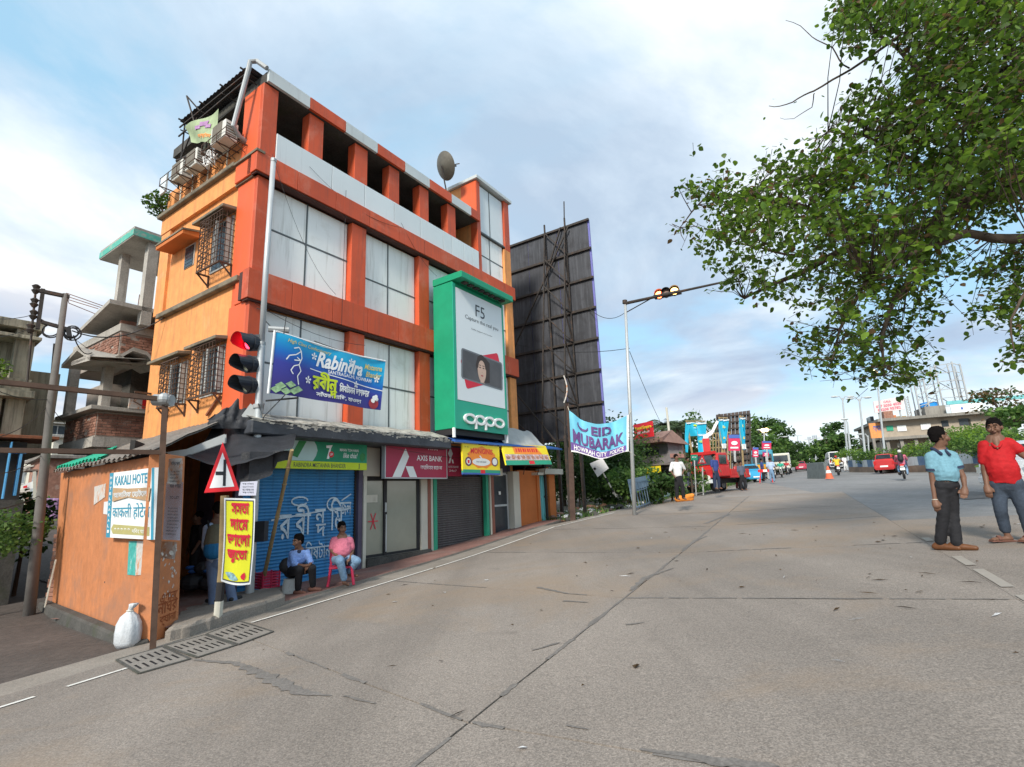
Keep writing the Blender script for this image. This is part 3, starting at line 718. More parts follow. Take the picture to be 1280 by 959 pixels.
mb=FB();mb.box(3.44,5.56,1.6,1.7,-1.4,1.0);mb.box(4.55,4.62,.1,1.6,-1.4,1.0);build(mb,'lobby_wall','cream',B)
# narrow aluminium door and grey pier
mb=FB();mb.box(9.28,9.34,.1,.16,-1.38,.9);mb.box(10.28,10.36,.1,.16,-1.38,.9);mb.box(9.34,10.28,.1,.16,-1.38,-1.30);mb.box(9.34,10.28,.1,.16,-.32,-.25);mb.box(9.34,10.28,.1,.16,.82,.9);ad_=build(mb,'aluminium_door','steel_light',B)
mb=FB();mb.box(9.34,10.28,.12,.14,-1.3,.82);build(mb,'pane','window_dark',ad_)
mb=FB();mb.box(9.75,9.87,.09,.10,.1,.22);build(mb,'notice','sign_white',ad_)
mb=FB();mb.box(9.1,10.9,-.25,.3,-1.7,-1.40);build(mb,'door_step','concrete_dark',B)
# orange annex with teal door
AX=thing('orange_annex','small orange annex with a teal metal door at the end of the shop row','annex',FM@Vector((10.95,0,-1.6)),R(90)-YA)
mb=FB();mb.box(10.87,12.25,-.02,.12,-1.7,1.0);mb.box(12.85-.65,12.4,-.08,.2,-1.6,1.0);mb.box(13.15,13.65,-.08,.2,-1.5,1.0);mb.box(13.45,13.65,.2,3.5,-1.6,1.2);mb.box(10.87,13.65,3.3,3.5,-1.6,1.2);build(mb,'wall','orange_shade',AX)
mb=FB();mb.box(10.87,13.7,.05,3.6,1.2,1.3);build(mb,'roof','concrete_dark',AX)
mb=FB();mb.box(11.9,12.45,-.3,.1,.82,.92);mb.box(12.42,13.95,-.35,.1,.86,1.08);build(mb,'door_hood','cream',AX)
mb=FB();mb.box(12.42,13.14,.02,.06,-1.3,.82)
for k in range(4):mb.box(12.46+k*.17,12.58+k*.17,-.0,.02,-1.2,-.1);mb.box(12.46+k*.17,12.58+k*.17,-.0,.02,0.0,.75)
td=build(mb,'door','teal_paint',AX)
mb=FB();mb.ell((12.95,-.03,-.15),.07,8,6);mb.bar((12.78,-.03,-.05),(13.1,-.03,-.05),.03);build(mb,'handle','iron',td)
mb=FB();mb.box(12.40,12.42,-.05,.05,-1.35,.84);build(mb,'door_frame','axis_red',td)
# blue tin canopy and the cloth bundle on it
bt=FB();bt.hull([(5.99,-1.05,1.70),(12.9,-.95,1.80),(12.9,.0,2.05),(5.99,.0,2.05)],[(5.99,-1.05,1.76),(12.9,-.95,1.86),(12.9,.0,2.1),(5.99,.0,2.1)])
build(bt,'canopy','blue_tin',B)
def bundle(u,v):
 x=8.9+2.9*u;n_=noise.noise(Vector((x*1.6,v*3,5)));return(x+(u-.5)*-.35*v,-.85+.55*v+.12*n_,1.86+v*(.70+.12*n_)-abs(u-.5)*.15)
mb=FB();mb.sheet(bundle,22,12);mb.sheet(lambda u,v:(bundle(u,1)[0],bundle(u,1)[1]+v*.35,bundle(u,1)[2]-.6*v*v),22,3)
o=build(mb,'plastic_sheet','tin_pale',smooth=True,label='pale crumpled plastic sheet heaped on the blue tin canopy',cat='sheet',loc=FM@Vector((9.9,-.6,1.86)))
# --- green advertising box
OB=thing('advertising_box','tall green advertising box with OPPO F5 phone poster on the facade','advertising box',FM@Vector((7.4,0,2.1)),R(90)-YA)
x0,x1=6.04,8.86;yo=-1.0
mb=FB();mb.box(x0,x1,yo,-.17,2.14,6.95);build(mb,'box','green_box',OB,bevel=.01)
mb=FB();mb.box(x0-.01,x1+.01,yo-.03,yo-.001,2.13,3.02);mb.box(x0-.01,x0+.12,yo-.03,yo-.001,3.02,6.9);mb.box(x1-.09,x1+.01,yo-.03,yo-.001,3.02,6.9);build(mb,'front_panel','green_face',OB)
mb=FB();mb.hull([(x0-.02,-1.42,6.98),(x1+.12,-1.42,6.98),(x1+.12,-.17,6.96),(x0-.02,-.17,6.96)],[(x0-.02,-1.42,7.2),(x1+.12,-1.42,7.2),(x1+.12,-.17,7.2),(x0-.02,-.17,7.2)]);build(mb,'hood','green_box',OB,bevel=.01)
mb=FB()
for k in range(8):mb.box(x0+.3+k*.3,x0+.5+k*.3,-1.3,-1.12,6.93,6.975)
build(mb,'hood_lamp','iron',OB)
px0,px1,pz0,pz1=x0+.13,x1-.10,3.04,6.78
mb=FB();mb.box(px0,px1,yo-.028,yo-.004,pz0,pz1);po=build(mb,'poster','poster_white',OB)
pw=px1-px0
def pr(fx,fz):return px0+fx*pw,pz0+fz*(pz1-pz0)
mb=FB();y=yo-.034
a,b=pr(.40,.805);mb.text('F5',a,b,pw*.20,.42,y,bold=.0)
a,b=pr(.18,.735);mb.text('Capture the real you',a,b,pw*.72,.18,y,bold=-.002)
a,b=pr(.30,.66);mb.text('Selfie expert and leader',a,b,pw*.46,.06,y)
build(mb,'lettering','ink_dark',po)
def roundrect(cx,cz,w,h,r,rot,n=5):
 P=[]
 for sx,sz,a0 in((1,1,0),(-1,1,90),(-1,-1,180),(1,-1,270)):
  for i in range(n+1):
   a=R(a0+90*i/n);P.append((sx*(w/2-r)+r*math.cos(a),sz*(h/2-r)+r*math.sin(a)))
 c,s=math.cos(R(rot)),math.sin(R(rot));return[(cx+x*c-z*s,cz+x*s+z*c)for x,z in P]
def flat(mb,P,y):mb.add([(x,y,z)for x,z in P],[tuple(range(len(P)))]);return mb
cx,cz=pr(.52,.315)
mb=FB();flat(mb,roundrect(cx,cz,pw*.84,.98,.10,17),y+.001);build(mb,'red_phone','letter_red',po)
mb=FB();flat(mb,roundrect(cx,cz,pw*.88,1.02,.10,-2),y-.001);build(mb,'phone',mat('phone_grey',(.16,.175,.19),.4,.05,1,0),po)
mb=FB();flat(mb,roundrect(cx,cz,pw*.82,.92,.04,-2),y-.002);build(mb,'phone_screen',mat('screen_dark',(.085,.08,.082),.4,.25,1.2,0),po)
mb=FB();fx_,fz_=cx-.06,cz+.0
flat(mb,[(fx_+q[0],fz_+q[1])for q in arc(.0,.0,.235,.44,0,360,24)[:-1]],y-.003);flat(mb,[(fx_-.10,fz_-.45),(fx_+.14,fz_-.45),(fx_+.12,fz_-.2),(fx_-.05,fz_-.2)],y-.0025)
build(mb,'portrait_face',mat('print_skin',(.62,.43,.34),.6,.1,2,0),po)
mb=FB()
flat(mb,[(fx_+q[0],fz_+q[1])for q in arc(0,.0,.25,.455,60,200,12)]+[(fx_-.33,fz_+.1),(fx_-.2,fz_+.45)],y-.0035)
flat(mb,[(fx_+q[0],fz_+q[1])for q in arc(.0,.0,.24,.45,75,-75,12)]+[(fx_+.42,fz_-.4),(fx_+.45,fz_+.3),(fx_+.2,fz_+.45)],y-.0036)
for s_ in(-.10,.09):flat(mb,[(fx_+s_+q[0],fz_+.06+q[1])for q in arc(0,0,.05,.022,0,360,10)[:-1]],y-.004);flat(mb,[(fx_+s_-.07,fz_+.13),(fx_+s_+.07,fz_+.125),(fx_+s_+.05,fz_+.15),(fx_+s_-.04,fz_+.155)],y-.004)
flat(mb,[(fx_-.02,fz_-.09),(fx_+.03,fz_-.09),(fx_+.01,fz_-.075)],y-.004)
flat(mb,[(fx_+q[0],fz_+.02+q[1])for q in arc(0,0,.29,.50,-5,185,14)]+[(fx_+q[0],fz_+.05+q[1])for q in arc(0,0,.19,.27,180,0,12)],y-.0045)
build(mb,'portrait_hair',mat('print_dark',(.05,.035,.03),.6,.1,2,0),po)
mb=FB();flat(mb,[(fx_+q[0],fz_-.21+q[1])for q in arc(0,0,.07,.03,0,360,12)[:-1]],y-.004);build(mb,'portrait_lips',mat('print_lips',(.45,.12,.12),.6,.05,2,0),po)
# raised letters o p p o
mb=FB();lx=x0+.42;lz=2.48
def ringl(cx,cz,rx,rz,t,n=26):
 for i in range(n):
  a0,a1=2*math.pi*i/n,2*math.pi*(i+1)/n
  q=lambda a,k,yy:(cx+(rx-k)*math.cos(a),yy,cz+(rz-k)*math.sin(a))
  mb.add([q(a0,0,yo-.10),q(a1,0,yo-.10),q(a1,t,yo-.10),q(a0,t,yo-.10),q(a0,0,yo-.02),q(a1,0,yo-.02),q(a1,t,yo-.02),q(a0,t,yo-.02)],[(0,3,2,1),(0,1,5,4),(2,3,7,6)])
for k,(w)in enumerate((.30,.27,.27,.30)):
 cxs=(.26,.78,1.30,1.84)[k];ringl(lx+cxs,lz,w,.17,.075)
 if k in(1,2):mb.box(lx+cxs-w,lx+cxs-w+.075,yo-.10,yo-.02,lz-.30,lz)
build(mb,'raised_letters','white_gloss',OB)
mb=FB();mb.box(x0+.02,x1-.02,yo+.1,-.2,1.95,2.13);build(mb,'gap_shade','black',OB)  # black block paints in the shade of the gap under the box
mb=FB();mb.box(x0-.05,x0+.01,yo-.02,yo+.06,1.85,2.15);mb.box(x1-.02,x1+.03,yo-.02,yo+.06,1.85,2.15);build(mb,'base_post','white_gloss',OB)
# --- shop signs
S7=thing('drink_shop_sign','green 7up sign with yellow strip reading Rabindra Mistanna Bhander above the blue shutter','shop sign',FM@Vector((1.8,-.35,.85)),R(90)-YA)
mb=FB();mb.box(.12,3.14,-.42,-.30,1.03,1.50);build(mb,'board','sign_green',S7)
mb=FB();mb.box(.12,3.14,-.425,-.30,.85,1.028);build(mb,'strip','sign_lime',S7)
mb=FB();flat(mb,[(.35,1.035),(1.52,1.035)]+[(1.52+q,1.035+z)for q,z in((.08,.12),(.12,.25),(.08,.38),(.02,.46))]+[(.35,1.495)],-.423);build(mb,'pale_circle','pale_green',S7)
mb=FB()
for xx in(.5,.95):flat(mb,[(xx,1.15),(xx+.16,1.1),(xx+.38,1.49),(xx+.18,1.49)],-.426)
flat(mb,[(2.98,1.05),(3.07,1.12),(3.08,1.25),(2.99,1.3),(2.91,1.22),(2.9,1.12)],-.426);build(mb,'bottle_print',mat('bottle_green',(.02,.22,.05),.4,.3,4,0),S7)
mb=FB();flat(mb,[(1.88,1.42),(2.06,1.44),(2.02,1.36),(1.97,1.10),(1.90,1.10),(1.97,1.36),(1.88,1.36)],-.426);mb.text('MANN TOH HAIN',2.28,1.30,.58,.07,-.426,bold=.01);mb.text('like this!',2.38,1.14,.45,.13,-.426,bold=.01,shear=.3);build(mb,'lettering','white_gloss',S7)
mb=FB();flat(mb,[(2.03+q[0],1.21+q[1])for q in arc(0,0,.075,.075,0,360,14)[:-1]],-.428);build(mb,'red_dot','sign_red',S7)
mb=FB();mb.text('UP',1.985,1.18,.09,.06,-.431,bold=.02);build(mb,'dot_lettering','white_gloss',S7)
mb=FB();mb.text('RABINDRA MISTANNA BHANDER',1.02,.885,1.45,.105,-.428,bold=.003);mb.box(2.88,2.9,-.428,-.424,.87,1.01);build(mb,'shop_name','ink_dark',S7)
AS=thing('bank_sign','large dark red AXIS BANK sign with a white slanted A, above the glass doors','shop sign',FM@Vector((5,-.5,.66)),R(90)-YA)
ax0,ax1=Fp(480,575,.5)[0],Fp(556,575,.5)[0]
mb=FB();mb.box(ax0,ax1,-.56,-.44,.66,1.60);build(mb,'board','axis_red',AS)
mb=FB()
for a,b,c,d in((ax0-.03,ax0,.63,1.60),(ax1,ax1+.03,.63,1.60),(ax0,ax1,.63,.66)):mb.box(a,b,-.57,-.44,c,d)
build(mb,'frame','steel_light',AS)
aw_=ax1-ax0
def A_(fx,fz):return ax0+fx*aw_,.66+fz*.94
mb=FB();flat(mb,[A_(.10,.01),A_(.23,.01),A_(.355,.62),A_(.30,.86)],-.563);flat(mb,[A_(.30,.33),A_(.42,.33),A_(.485,.01),A_(.365,.01)],-.563);build(mb,'white_logo','sign_white',AS)
mb=FB();a,b=A_(.48,.51);mb.text('AXIS BANK',a,b,aw_*.44,.16,-.563,bold=.012);a,b=A_(.54,.25);mb.text('অযািকসস বযাঙক',a,b,aw_*.38,.15,-.563,bold=.012);a,b=A_(.67,.86);mb.text('ATM',a,b,aw_*.17,.11,-.563,bold=.02);build(mb,'lettering','white_gloss',AS)
mb=FB();mb.box(3.95,4.12,-.3,-.1,.70,1.5);build(mb,'side_post','cream',AS)
A2=thing('small_bank_sign','small dark red bank sign with blue end between the bank sign and the yellow sign','shop sign',FM@Vector((6.6,-.4,.75)),R(90)-YA)
q0,q1=Fp(557,575,.35)[0],Fp(579,575,.35)[0]
mb=FB();mb.box(q0,q1-.18,-.42,-.3,.72,1.62);build(mb,'board','axis_red',A2)
mb=FB();mb.box(q1-.178,q1+.12,-.42,-.3,.76,1.5);build(mb,'end_panel','blue_tin',A2)
mb=FB();flat(mb,[(q0+.05,1.12),(q0+.13,1.12),(q0+.24,1.42),(q0+.17,1.42)],-.423);flat(mb,[(q0+.2,1.24),(q0+.27,1.24),(q0+.31,1.12),(q0+.24,1.12)],-.423);mb.text('AXIS BANK',q0+.04,.98,.5,.06,-.423);mb.text('24x7',q0+.08,.86,.36,.06,-.423);build(mb,'lettering','white_gloss',A2)
mb=FB();flat(mb,[(6.35,1.42),(6.46,1.25),(6.58,1.42),(6.47,1.62)],-.44);build(mb,'paper_tag','paper',A2)
YS=thing('cake_shop_sign','yellow and orange cake shop sign with a white oval, over the grey shutter','shop sign',FM@Vector((7.6,-.95,.72)),R(90)-YA)
q=[Fp(577,554,.95),Fp(623,557,.95),Fp(623,595,.95)]
sx0,sx1,sz0,sz1=q[0][0],q[1][0],q[2][1]+.02,q[0][1]-.02;yy=-.98;sw=sx1-sx0;sh_=sz1-sz0
def Y_(fx,fz):return sx0+fx*sw,sz0+fz*sh_
mb=FB();mb.box(sx0,sx1,yy,yy+.06,sz0+.12*sh_,sz1);build(mb,'board','sign_yellow',YS)
mb=FB();mb.box(sx0,sx1,yy-.003,yy+.06,sz0+.055*sh_,sz0+.16*sh_);build(mb,'green_strip','green_paint',YS)
mb=FB();mb.box(sx0,sx1,yy-.003,yy+.06,sz0,sz0+.055*sh_);build(mb,'blue_strip',mat('strip_blue',(.05,.12,.42),.5,.1,3,0),YS)
mb=FB();flat(mb,[Y_(.5+.38*math.cos(a*math.pi/10),.55+.36*math.sin(a*math.pi/10)+(.05 if a%2 else 0))for a in range(20)],yy-.002);build(mb,'orange_cloud','sign_orange',YS)
mb=FB();flat(mb,[Y_(.48+.24*math.cos(a*math.pi/12),.42+.13*math.sin(a*math.pi/12))for a in range(24)],yy-.005);flat(mb,[Y_(.14+.055*math.cos(a*math.pi/8),.42+.10*math.sin(a*math.pi/8))for a in range(16)],yy-.007);flat(mb,[Y_(.85+.07*math.cos(a*math.pi/8),.45+.12*math.sin(a*math.pi/8))for a in range(16)],yy-.007);flat(mb,[Y_(.42,.62),Y_(.5,.5),Y_(.52,.52),Y_(.45,.64)],yy-.006);build(mb,'white_oval','sign_white',YS)
mb=FB();flat(mb,[Y_(.14+.085*math.cos(a*math.pi/8),.42+.15*math.sin(a*math.pi/8))for a in range(16)],yy-.005);flat(mb,[Y_(.85+.095*math.cos(a*math.pi/8),.45+.16*math.sin(a*math.pi/8))for a in range(16)],yy-.005);build(mb,'dark_ring',mat('ring_dark',(.12,.03,.10),.5,.1,3,0),YS)
mb=FB();a,b=Y_(.2,.69);mb.text('MONGINIS',a,b,sw*.6,.17,yy-.006,bold=.02);flat(mb,[Y_(.12,.36),Y_(.16,.36),Y_(.17,.47),Y_(.11,.47)],yy-.009);mb.box(sx0+sw*.45,sx0+sw*.57,yy-.006,yy,sz0+.04*sh_,sz0+.16*sh_);build(mb,'lettering','sign_red',YS)
mb=FB();a,b=Y_(.34,.40);mb.text('THE CAKE SHOP',a,b,sw*.27,.045,yy-.008,bold=.01);a,b=Y_(.05,.87);mb.text('* *',a,b,sw*.1,.05,yy-.006);a,b=Y_(.1,.645);mb.text('TM',a,b,sw*.06,.03,yy-.006,bold=.02);build(mb,'small_lettering','ink_dark',YS)
Y2=thing('food_stall_sign','tilted long sign in yellow, orange and green, rightmost under the blue canopy','shop sign',FM@Vector((10.3,-1.0,1.1)),R(90)-YA)
t0,t1=Fp(627,556,.95),Fp(682,558,.95);b0,b1=Fp(633,582,1.25),Fp(690,581,1.25)
def Tp(fx,fz,d=0):
 top=Vector((t0[0]+(t1[0]-t0[0])*fx,-.95-d,t0[1]+(t1[1]-t0[1])*fx));bot=Vector((b0[0]+(b1[0]-b0[0])*fx,-1.25-d,b0[1]+(b1[1]-b0[1])*fx));return bot.lerp(top,fz)
def band(mb,fx0,fx1,fz0,fz1,d):mb.add([Tp(fx0,fz0,d),Tp(fx1,fz0,d),Tp(fx1,fz1,d),Tp(fx0,fz1,d)],[(0,1,2,3)]);return mb
mb=FB();mb.hull([Tp(0,0),Tp(1,0),Tp(1,1),Tp(0,1)],[Tp(0,0,-.05),Tp(1,0,-.05),Tp(1,1,-.05),Tp(0,1,-.05)]);build(mb,'board','sign_yellow',Y2)
mb=FB();mb.add([Tp(.22,.55,.003),Tp(.85,.50,.003),Tp(.72,.98,.003),Tp(.2,.98,.003)],[(0,1,2,3)]);build(mb,'orange_field','sign_orange',Y2)
mb=FB();band(mb,.02,.98,.23,.52,.004);build(mb,'food_row',mat('food_print',(.55,.42,.42),.6,.6,14,0),Y2)
mb=FB();band(mb,0,1,.0,.22,.004);build(mb,'green_strip','green_paint',Y2)
mb=FB();band(mb,.48,.6,.03,.2,.006);[band(mb,.26+.05*k,.285+.05*k+.01*(k%2),.64,.82,.006)for k in range(10)];build(mb,'lettering','sign_red',Y2)
mb=FB();rg2=random.Random(2)
for k in range(9):
 c=.07+k*.105;mb.add([Tp(c+.04*math.cos(a*math.pi/4),.37+.10*math.sin(a*math.pi/4),.008)for a in range(8)],[tuple(range(8))])
build(mb,'food_plates',mat('plate_print',(.5,.25,.18),.6,.7,9,0),Y2)
# posts that carry the small awning and cables under it
mb=FB()
for x in(9.3,10.4,11.4,11.9):mb.tube([(x,-.9,1.78),(x,-.6,.8)],.015,5)
build(mb,'hanger_rods','iron',B)
mb=FB();mb.box(8.95,9.2,-.5,-.2,.75,1.0);build(mb,'meter_box','cream',B)
# --- on the roof and the side
def ac(y0,y1,z0,x0,x1,label):
 t=thing('air_conditioner',label,'air conditioner',FM@Vector(((x0+x1)/2,(y0+y1)/2,z0)),R(90)-YA,'air conditioners on the side parapet')
 mb=FB();mb.box(x0,x1,y0,y1,z0,z0+.5);build(mb,'casing','ac_white',t,bevel=.015)
 mb=FB();yc=y0+(y1-y0)*.6;mb.box(x0-.01,x0-.001,yc-.27,yc+.2,z0+.05,z0+.5);build(mb,'fan_grille','ac_grille',t)
 mb=FB()
 for k in range(5):mb.box(x0+.03,x1-.05,y0-.008,y0-.001,z0+.1+k*.07,z0+.13+k*.07)
 build(mb,'louvre','ac_grille',t)
ac(.72,1.42,9.10,-.55,-.22,'air conditioner nearest the red corner pier, white end towards the street')
ac(2.35,2.95,9.08,-.46,-.18,'middle air conditioner in the iron cage on the side parapet')
ac(3.15,3.8,9.08,-.46,-.18,'air conditioner farthest from the street, next to the tin sheet')
mb=FB()
for x in(-.60,-.08):
 for z in(9.03,9.25):mb.bar((x,.55,z),(x,1.75,z),.014);mb.bar((x,2.1,z),(x,4.1,z),.014)
for y in(.55,1.0,1.4,1.75,2.1,2.6,3.1,3.6,4.1):
 mb.bar((-.60,y,9.0),(-.60,y,9.27),.014);mb.bar((-.60,y,9.03),(.0,y,9.03),.025);mb.bar((-.57,y,9.02),(-.1,y,8.8),.014)
build(mb,'cage','grille_iron',B)
mb=FB();mb.box(-.45,-.4,4.1,4.45,8.95,9.5);build(mb,'tin_sheet','pale_panel',B)
mb=FB()
for k in range(14):mb.tube([(-.30+rg.uniform(-.1,.1),1.9+rg.uniform(-.25,.25),8.9+rg.uniform(0,.5))for _ in range(4)],.018,5)
build(mb,'loose_pipes','white_gloss',B)
# tin roof over the terrace
def tin(u,v):y=.2+3.65*v;x=-.36+1.44*u;return(x,y,11.02+.018*math.sin(y*34)-.08*u+.16*v)
mb=FB();mb.sheet(tin,3,160);build(mb,'tin_roof','tarp_black',B)
mb=FB()
for y in(.4,1.4,2.5,3.7):mb.bar((-.46,y,10.97+y*.04),(1.0,y,10.95+y*.04),.035);mb.bar((-.38,y,10.8),(.3,y,10.8),.025)
for p,q in(((-.33,.3,10.86),(-.33,3.9,11.0)),((-.33,.3,10.66),(-.33,3.9,10.7)),((-.3,3.65,8.9),(-.3,3.65,11.0)),((-.3,3.1,9.8),(-.3,3.95,9.9)),((-.33,2.2,9.5),(-.33,3.9,9.9)),((-.3,3.65,9.9),(-.3,2.9,10.85)),((-.62,2.9,11.35),(-.33,2.7,10.95)),((-.62,2.9,11.35),(-.42,2.5,10.1))):mb.bar(p,q,.032)
build(mb,'roof_frame','iron',B)
mb=FB();P=[Vector((-.05,-.12,10.98)),Vector((-.2,.10,11.20)),Vector((-.32,.2,11.15)),Vector((-.33,.24,10.9)),Vector((-.40,.62,9.4)),Vector((-.2,.66,9.25)),Vector((0,.66,9.2))]
mb.tube(P,.062,10);build(mb,'rain_pipe','steel',B)
rb=[Sp(232,160,.45),Sp(276,138,.45),Sp(266,180,.45),Sp(240,179,.45)]
def rbf(u,v):
 top=Vector((-.48,rb[0][0]+(rb[1][0]-rb[0][0])*u,rb[0][1]+(rb[1][1]-rb[0][1])*u));bot=Vector((-.48,rb[3][0]+(rb[2][0]-rb[3][0])*u,rb[3][1]+(rb[2][1]-rb[3][1])*u))
 p=bot.lerp(top,v);p.x+=.05*math.sin(u*7+v*3);return tuple(p)
RB=thing('roof_banner','faded green banner with purple flowers hanging under the tin roof','banner',FM@Vector((-.48,2.4,9.6)),R(90)-YA)
mb=FB();mb.sheet(rbf,14,8);build(mb,'cloth',mat('banner_green',(.34,.42,.25),.8,.25,3,.1),RB,smooth=True)
def rw(du=0):return lambda p,q:tuple(Vector(rbf(p,q))+Vector((-.02,0,0)))
mb=FB();mb.text('অনুষ্ঠান',.45,.12,.42,.22,0,warp=rw(),bold=.02);build(mb,'lettering','sign_orange',RB)
mb=FB()
for cu_,cv_,r_ in((.6,.72,.15),(.45,.6,.12),(.72,.6,.1)):mb.add([rw()(cu_+r_*math.cos(a*.785)*(1 if a%2 else .6),cv_+r_*math.sin(a*.785)*(1 if a%2 else .6))for a in range(8)],[tuple(range(8))])
build(mb,'flower_print',mat('flower_purple',(.40,.22,.42),.8,.3,5,0),RB)
# satellite dish on the tower
dp=onpl(553,208,FM@Vector((8.2,.8,0)),fn);SD=thing('satellite_dish','dark round satellite dish on the roof beside the stair tower','satellite dish',FM@Vector((8.2,.8,10.95)),R(90)-YA)
cD=dp;ax=Vector((.66,.62,.40)).normalized();e1=ax.cross(Vector((0,0,1))).normalized();e2=e1.cross(ax)
mb=MB();nr,na=6,28;rD=.52;vs_=[]
for i in range(nr+1):
 r_=rD*i/nr
 for k in range(na):a=2*math.pi*k/na;vs_.append(cD+e1*(r_*math.cos(a))+e2*(r_*1.08*math.sin(a))+ax*(.18*(r_/rD)**2))
mb.add(vs_,[(i*na+k,i*na+(k+1)%na,(i+1)*na+(k+1)%na,(i+1)*na+k)for i in range(nr)for k in range(na)])
build(mb,'dish',mat('dish',(.12,.11,.09),.6,.35,3,.2,.2),SD,smooth=True)
mb=MB();F_=cD+ax*.62
for k in(0.3,2.4,4.5):a=k;mb.tube([cD+e1*(rD*math.cos(a))+e2*(rD*math.sin(a))+ax*.18,F_],.008,4)
mb.tube([F_-ax*.08,F_+ax*.12],.035,8);mb.tube([F_+e2*.05,F_+e2*.05+ax*.25+e1*.1],.02,6);build(mb,'receiver_arm','iron',SD)
mb=MB();gp=FM@Vector((8.2,.8,10.95));mb.tube([gp,cD-ax*.05],.03,6)
for k in range(3):a=2.1*k;mb.tube([gp+Vector((.25*math.cos(a),.25*math.sin(a),0)),gp+Vector((0,0,.45))],.015,5)
build(mb,'stand','iron',SD)
# peepal shoot growing from the cornice
def leafy(mb,c,r,n,size,rnd_,up=.5,nm=2):
 for i in range(n):
  while True:
   q=Vector((rnd_.uniform(-1,1),rnd_.uniform(-1,1),rnd_.uniform(-1,1)))
   if q.length<1:break
  q=q*(.55+.45*q.length/max(q.length,.01))if q.length<.5 else q
  p=Vector(c)+Vector((q.x*r[0],q.y*r[1],q.z*r[2]));s=size*rnd_.uniform(.6,1.25)
  d=Vector((rnd_.gauss(0,1),rnd_.gauss(0,1),rnd_.gauss(0,.6)-.3)).normalized();e=d.cross(Vector((rnd_.gauss(0,1),rnd_.gauss(0,1),1))).normalized();mb.m=rnd_.randrange(nm)
  mb.add([p,p+d*s*.5+e*s*.36,p+d*s,p+d*s*.5-e*s*.36],[(0,1,2,3)])
pp=FM@Vector((-.1,4.9,8.6));PT=thing('wild_shoot','small leafy wild tree shoot growing from the parapet corner beside the last air conditioner','plant',pp)
mb=MB();rq=random.Random(8)
for k in range(9):
 tip=pp+Vector((rq.uniform(-.55,.15),rq.uniform(-.2,.4),rq.uniform(.1,.85)));mb.tube([pp+Vector((0,0,0)),pp.lerp(tip,.5)+Vector((0,0,.1)),tip],[.02,.012,.005],5)
build(mb,'stem','bark',PT)
mb=MB();leafy(mb,pp+Vector((-.2,.1,.48)),(.50,.4,.42),420,.12,rq);build(mb,'foliage',['leaf','bush'],PT,kind='stuff')
# ================================================================== roadside hut "Kakali Hotel"
P0=G(190,803);P0.z=gz(P0.x,P0.y);P1=G(65,757)
hd=Vector((P1.x-P0.x,P1.y-P0.y,0));HL=hd.length;hd.normalize();hn=Vector((-hd.y,hd.x,0))
if hn.dot(facing(P0))<0:hn=-hn
T3c=pj(P0)(205,568);P1.z=P0.z;huz=hd.cross(-hn)if False else None
hd3=hd.copy();up3=(T3c-P0);up3=(up3-hd3*up3.dot(hd3)).normalized();hn=hd3.cross(up3);hn=hn if hn.dot(facing(P0))>0 else-hn
HM=Matrix(((hd.x,-hn.x,up3.x,P0.x),(hd.y,-hn.y,up3.y,P0.y),(hd.z,-hn.z,up3.z,P0.z),(0,0,0,1)))
def Hp(px,py,off=0.0):
 p=onpl(px,py,P0+hn*off,hn);return(p-P0).dot(hd),(p-P0).dot(up3)
def HB():m=MB();m.xf=HM;return m
HT=thing('roadside_hut','low orange roadside hut with a sloping tin roof and open shop front','hut',(P0.x,P0.y,P0.z-.1),0)
z0n=-.15;z0f=Hp(65,757)[1]-.2;xtn,ztn=Hp(205,568);xtf,ztf=Hp(76,592)
mb=HB();mb.prism([(0,z0n),(HL,z0f),(xtf,ztf),(HL*.5,(ztn+ztf)/2),(xtn,ztn)],.0,.03)
mb.box(HL-.14,HL,.14,2.4,z0f,ztf)
build(mb,'side_wall','orange_hut',HT,bevel=.01)
PPL=pj(P0+Vector((.12,.1,0)))
pe=G(222,789);pe.z=P0.z;pd=(Vector((pe.x-P0.x,pe.y-P0.y,0))).normalized();plen=(pe-P0).xy.length
pn=Vector((pd.y,-pd.x,0));
if pn.dot(facing(P0))<0:pn=-pn
up4=(T3c-P0);up4=(up4-pd*up4.dot(pd)).normalized();pn=pd.cross(up4);pn=pn if pn.dot(facing(P0))>0 else-pn
PM=Matrix(((pd.x,-pn.x,up4.x,P0.x),(pd.y,-pn.y,up4.y,P0.y),(pd.z,-pn.z,up4.z,P0.z),(0,0,0,1)))
def PB():m=MB();m.xf=PM;return m
def Pp(px,py,off=0.0):
 p=onpl(px,py,P0+pn*off,pn);return(p-P0).dot(pd),(p-P0).dot(up4)
pw_=Pp(231,568)[0];pl_=Pp(205,568)[0];pe_=Pp(222,789)[0]
mb=PB();zt=Pp(215,569)[1];mb.hull([(0.0,-.01,z0n),(pe_,-.01,z0n),(pe_,.22,z0n),(.0,.22,z0n)],[(pl_,-.01,zt),(pw_,-.01,zt),(pw_,.22,zt),(pl_,.22,zt)]);build(mb,'front_pillar','orange_hut',HT,bevel=.01)
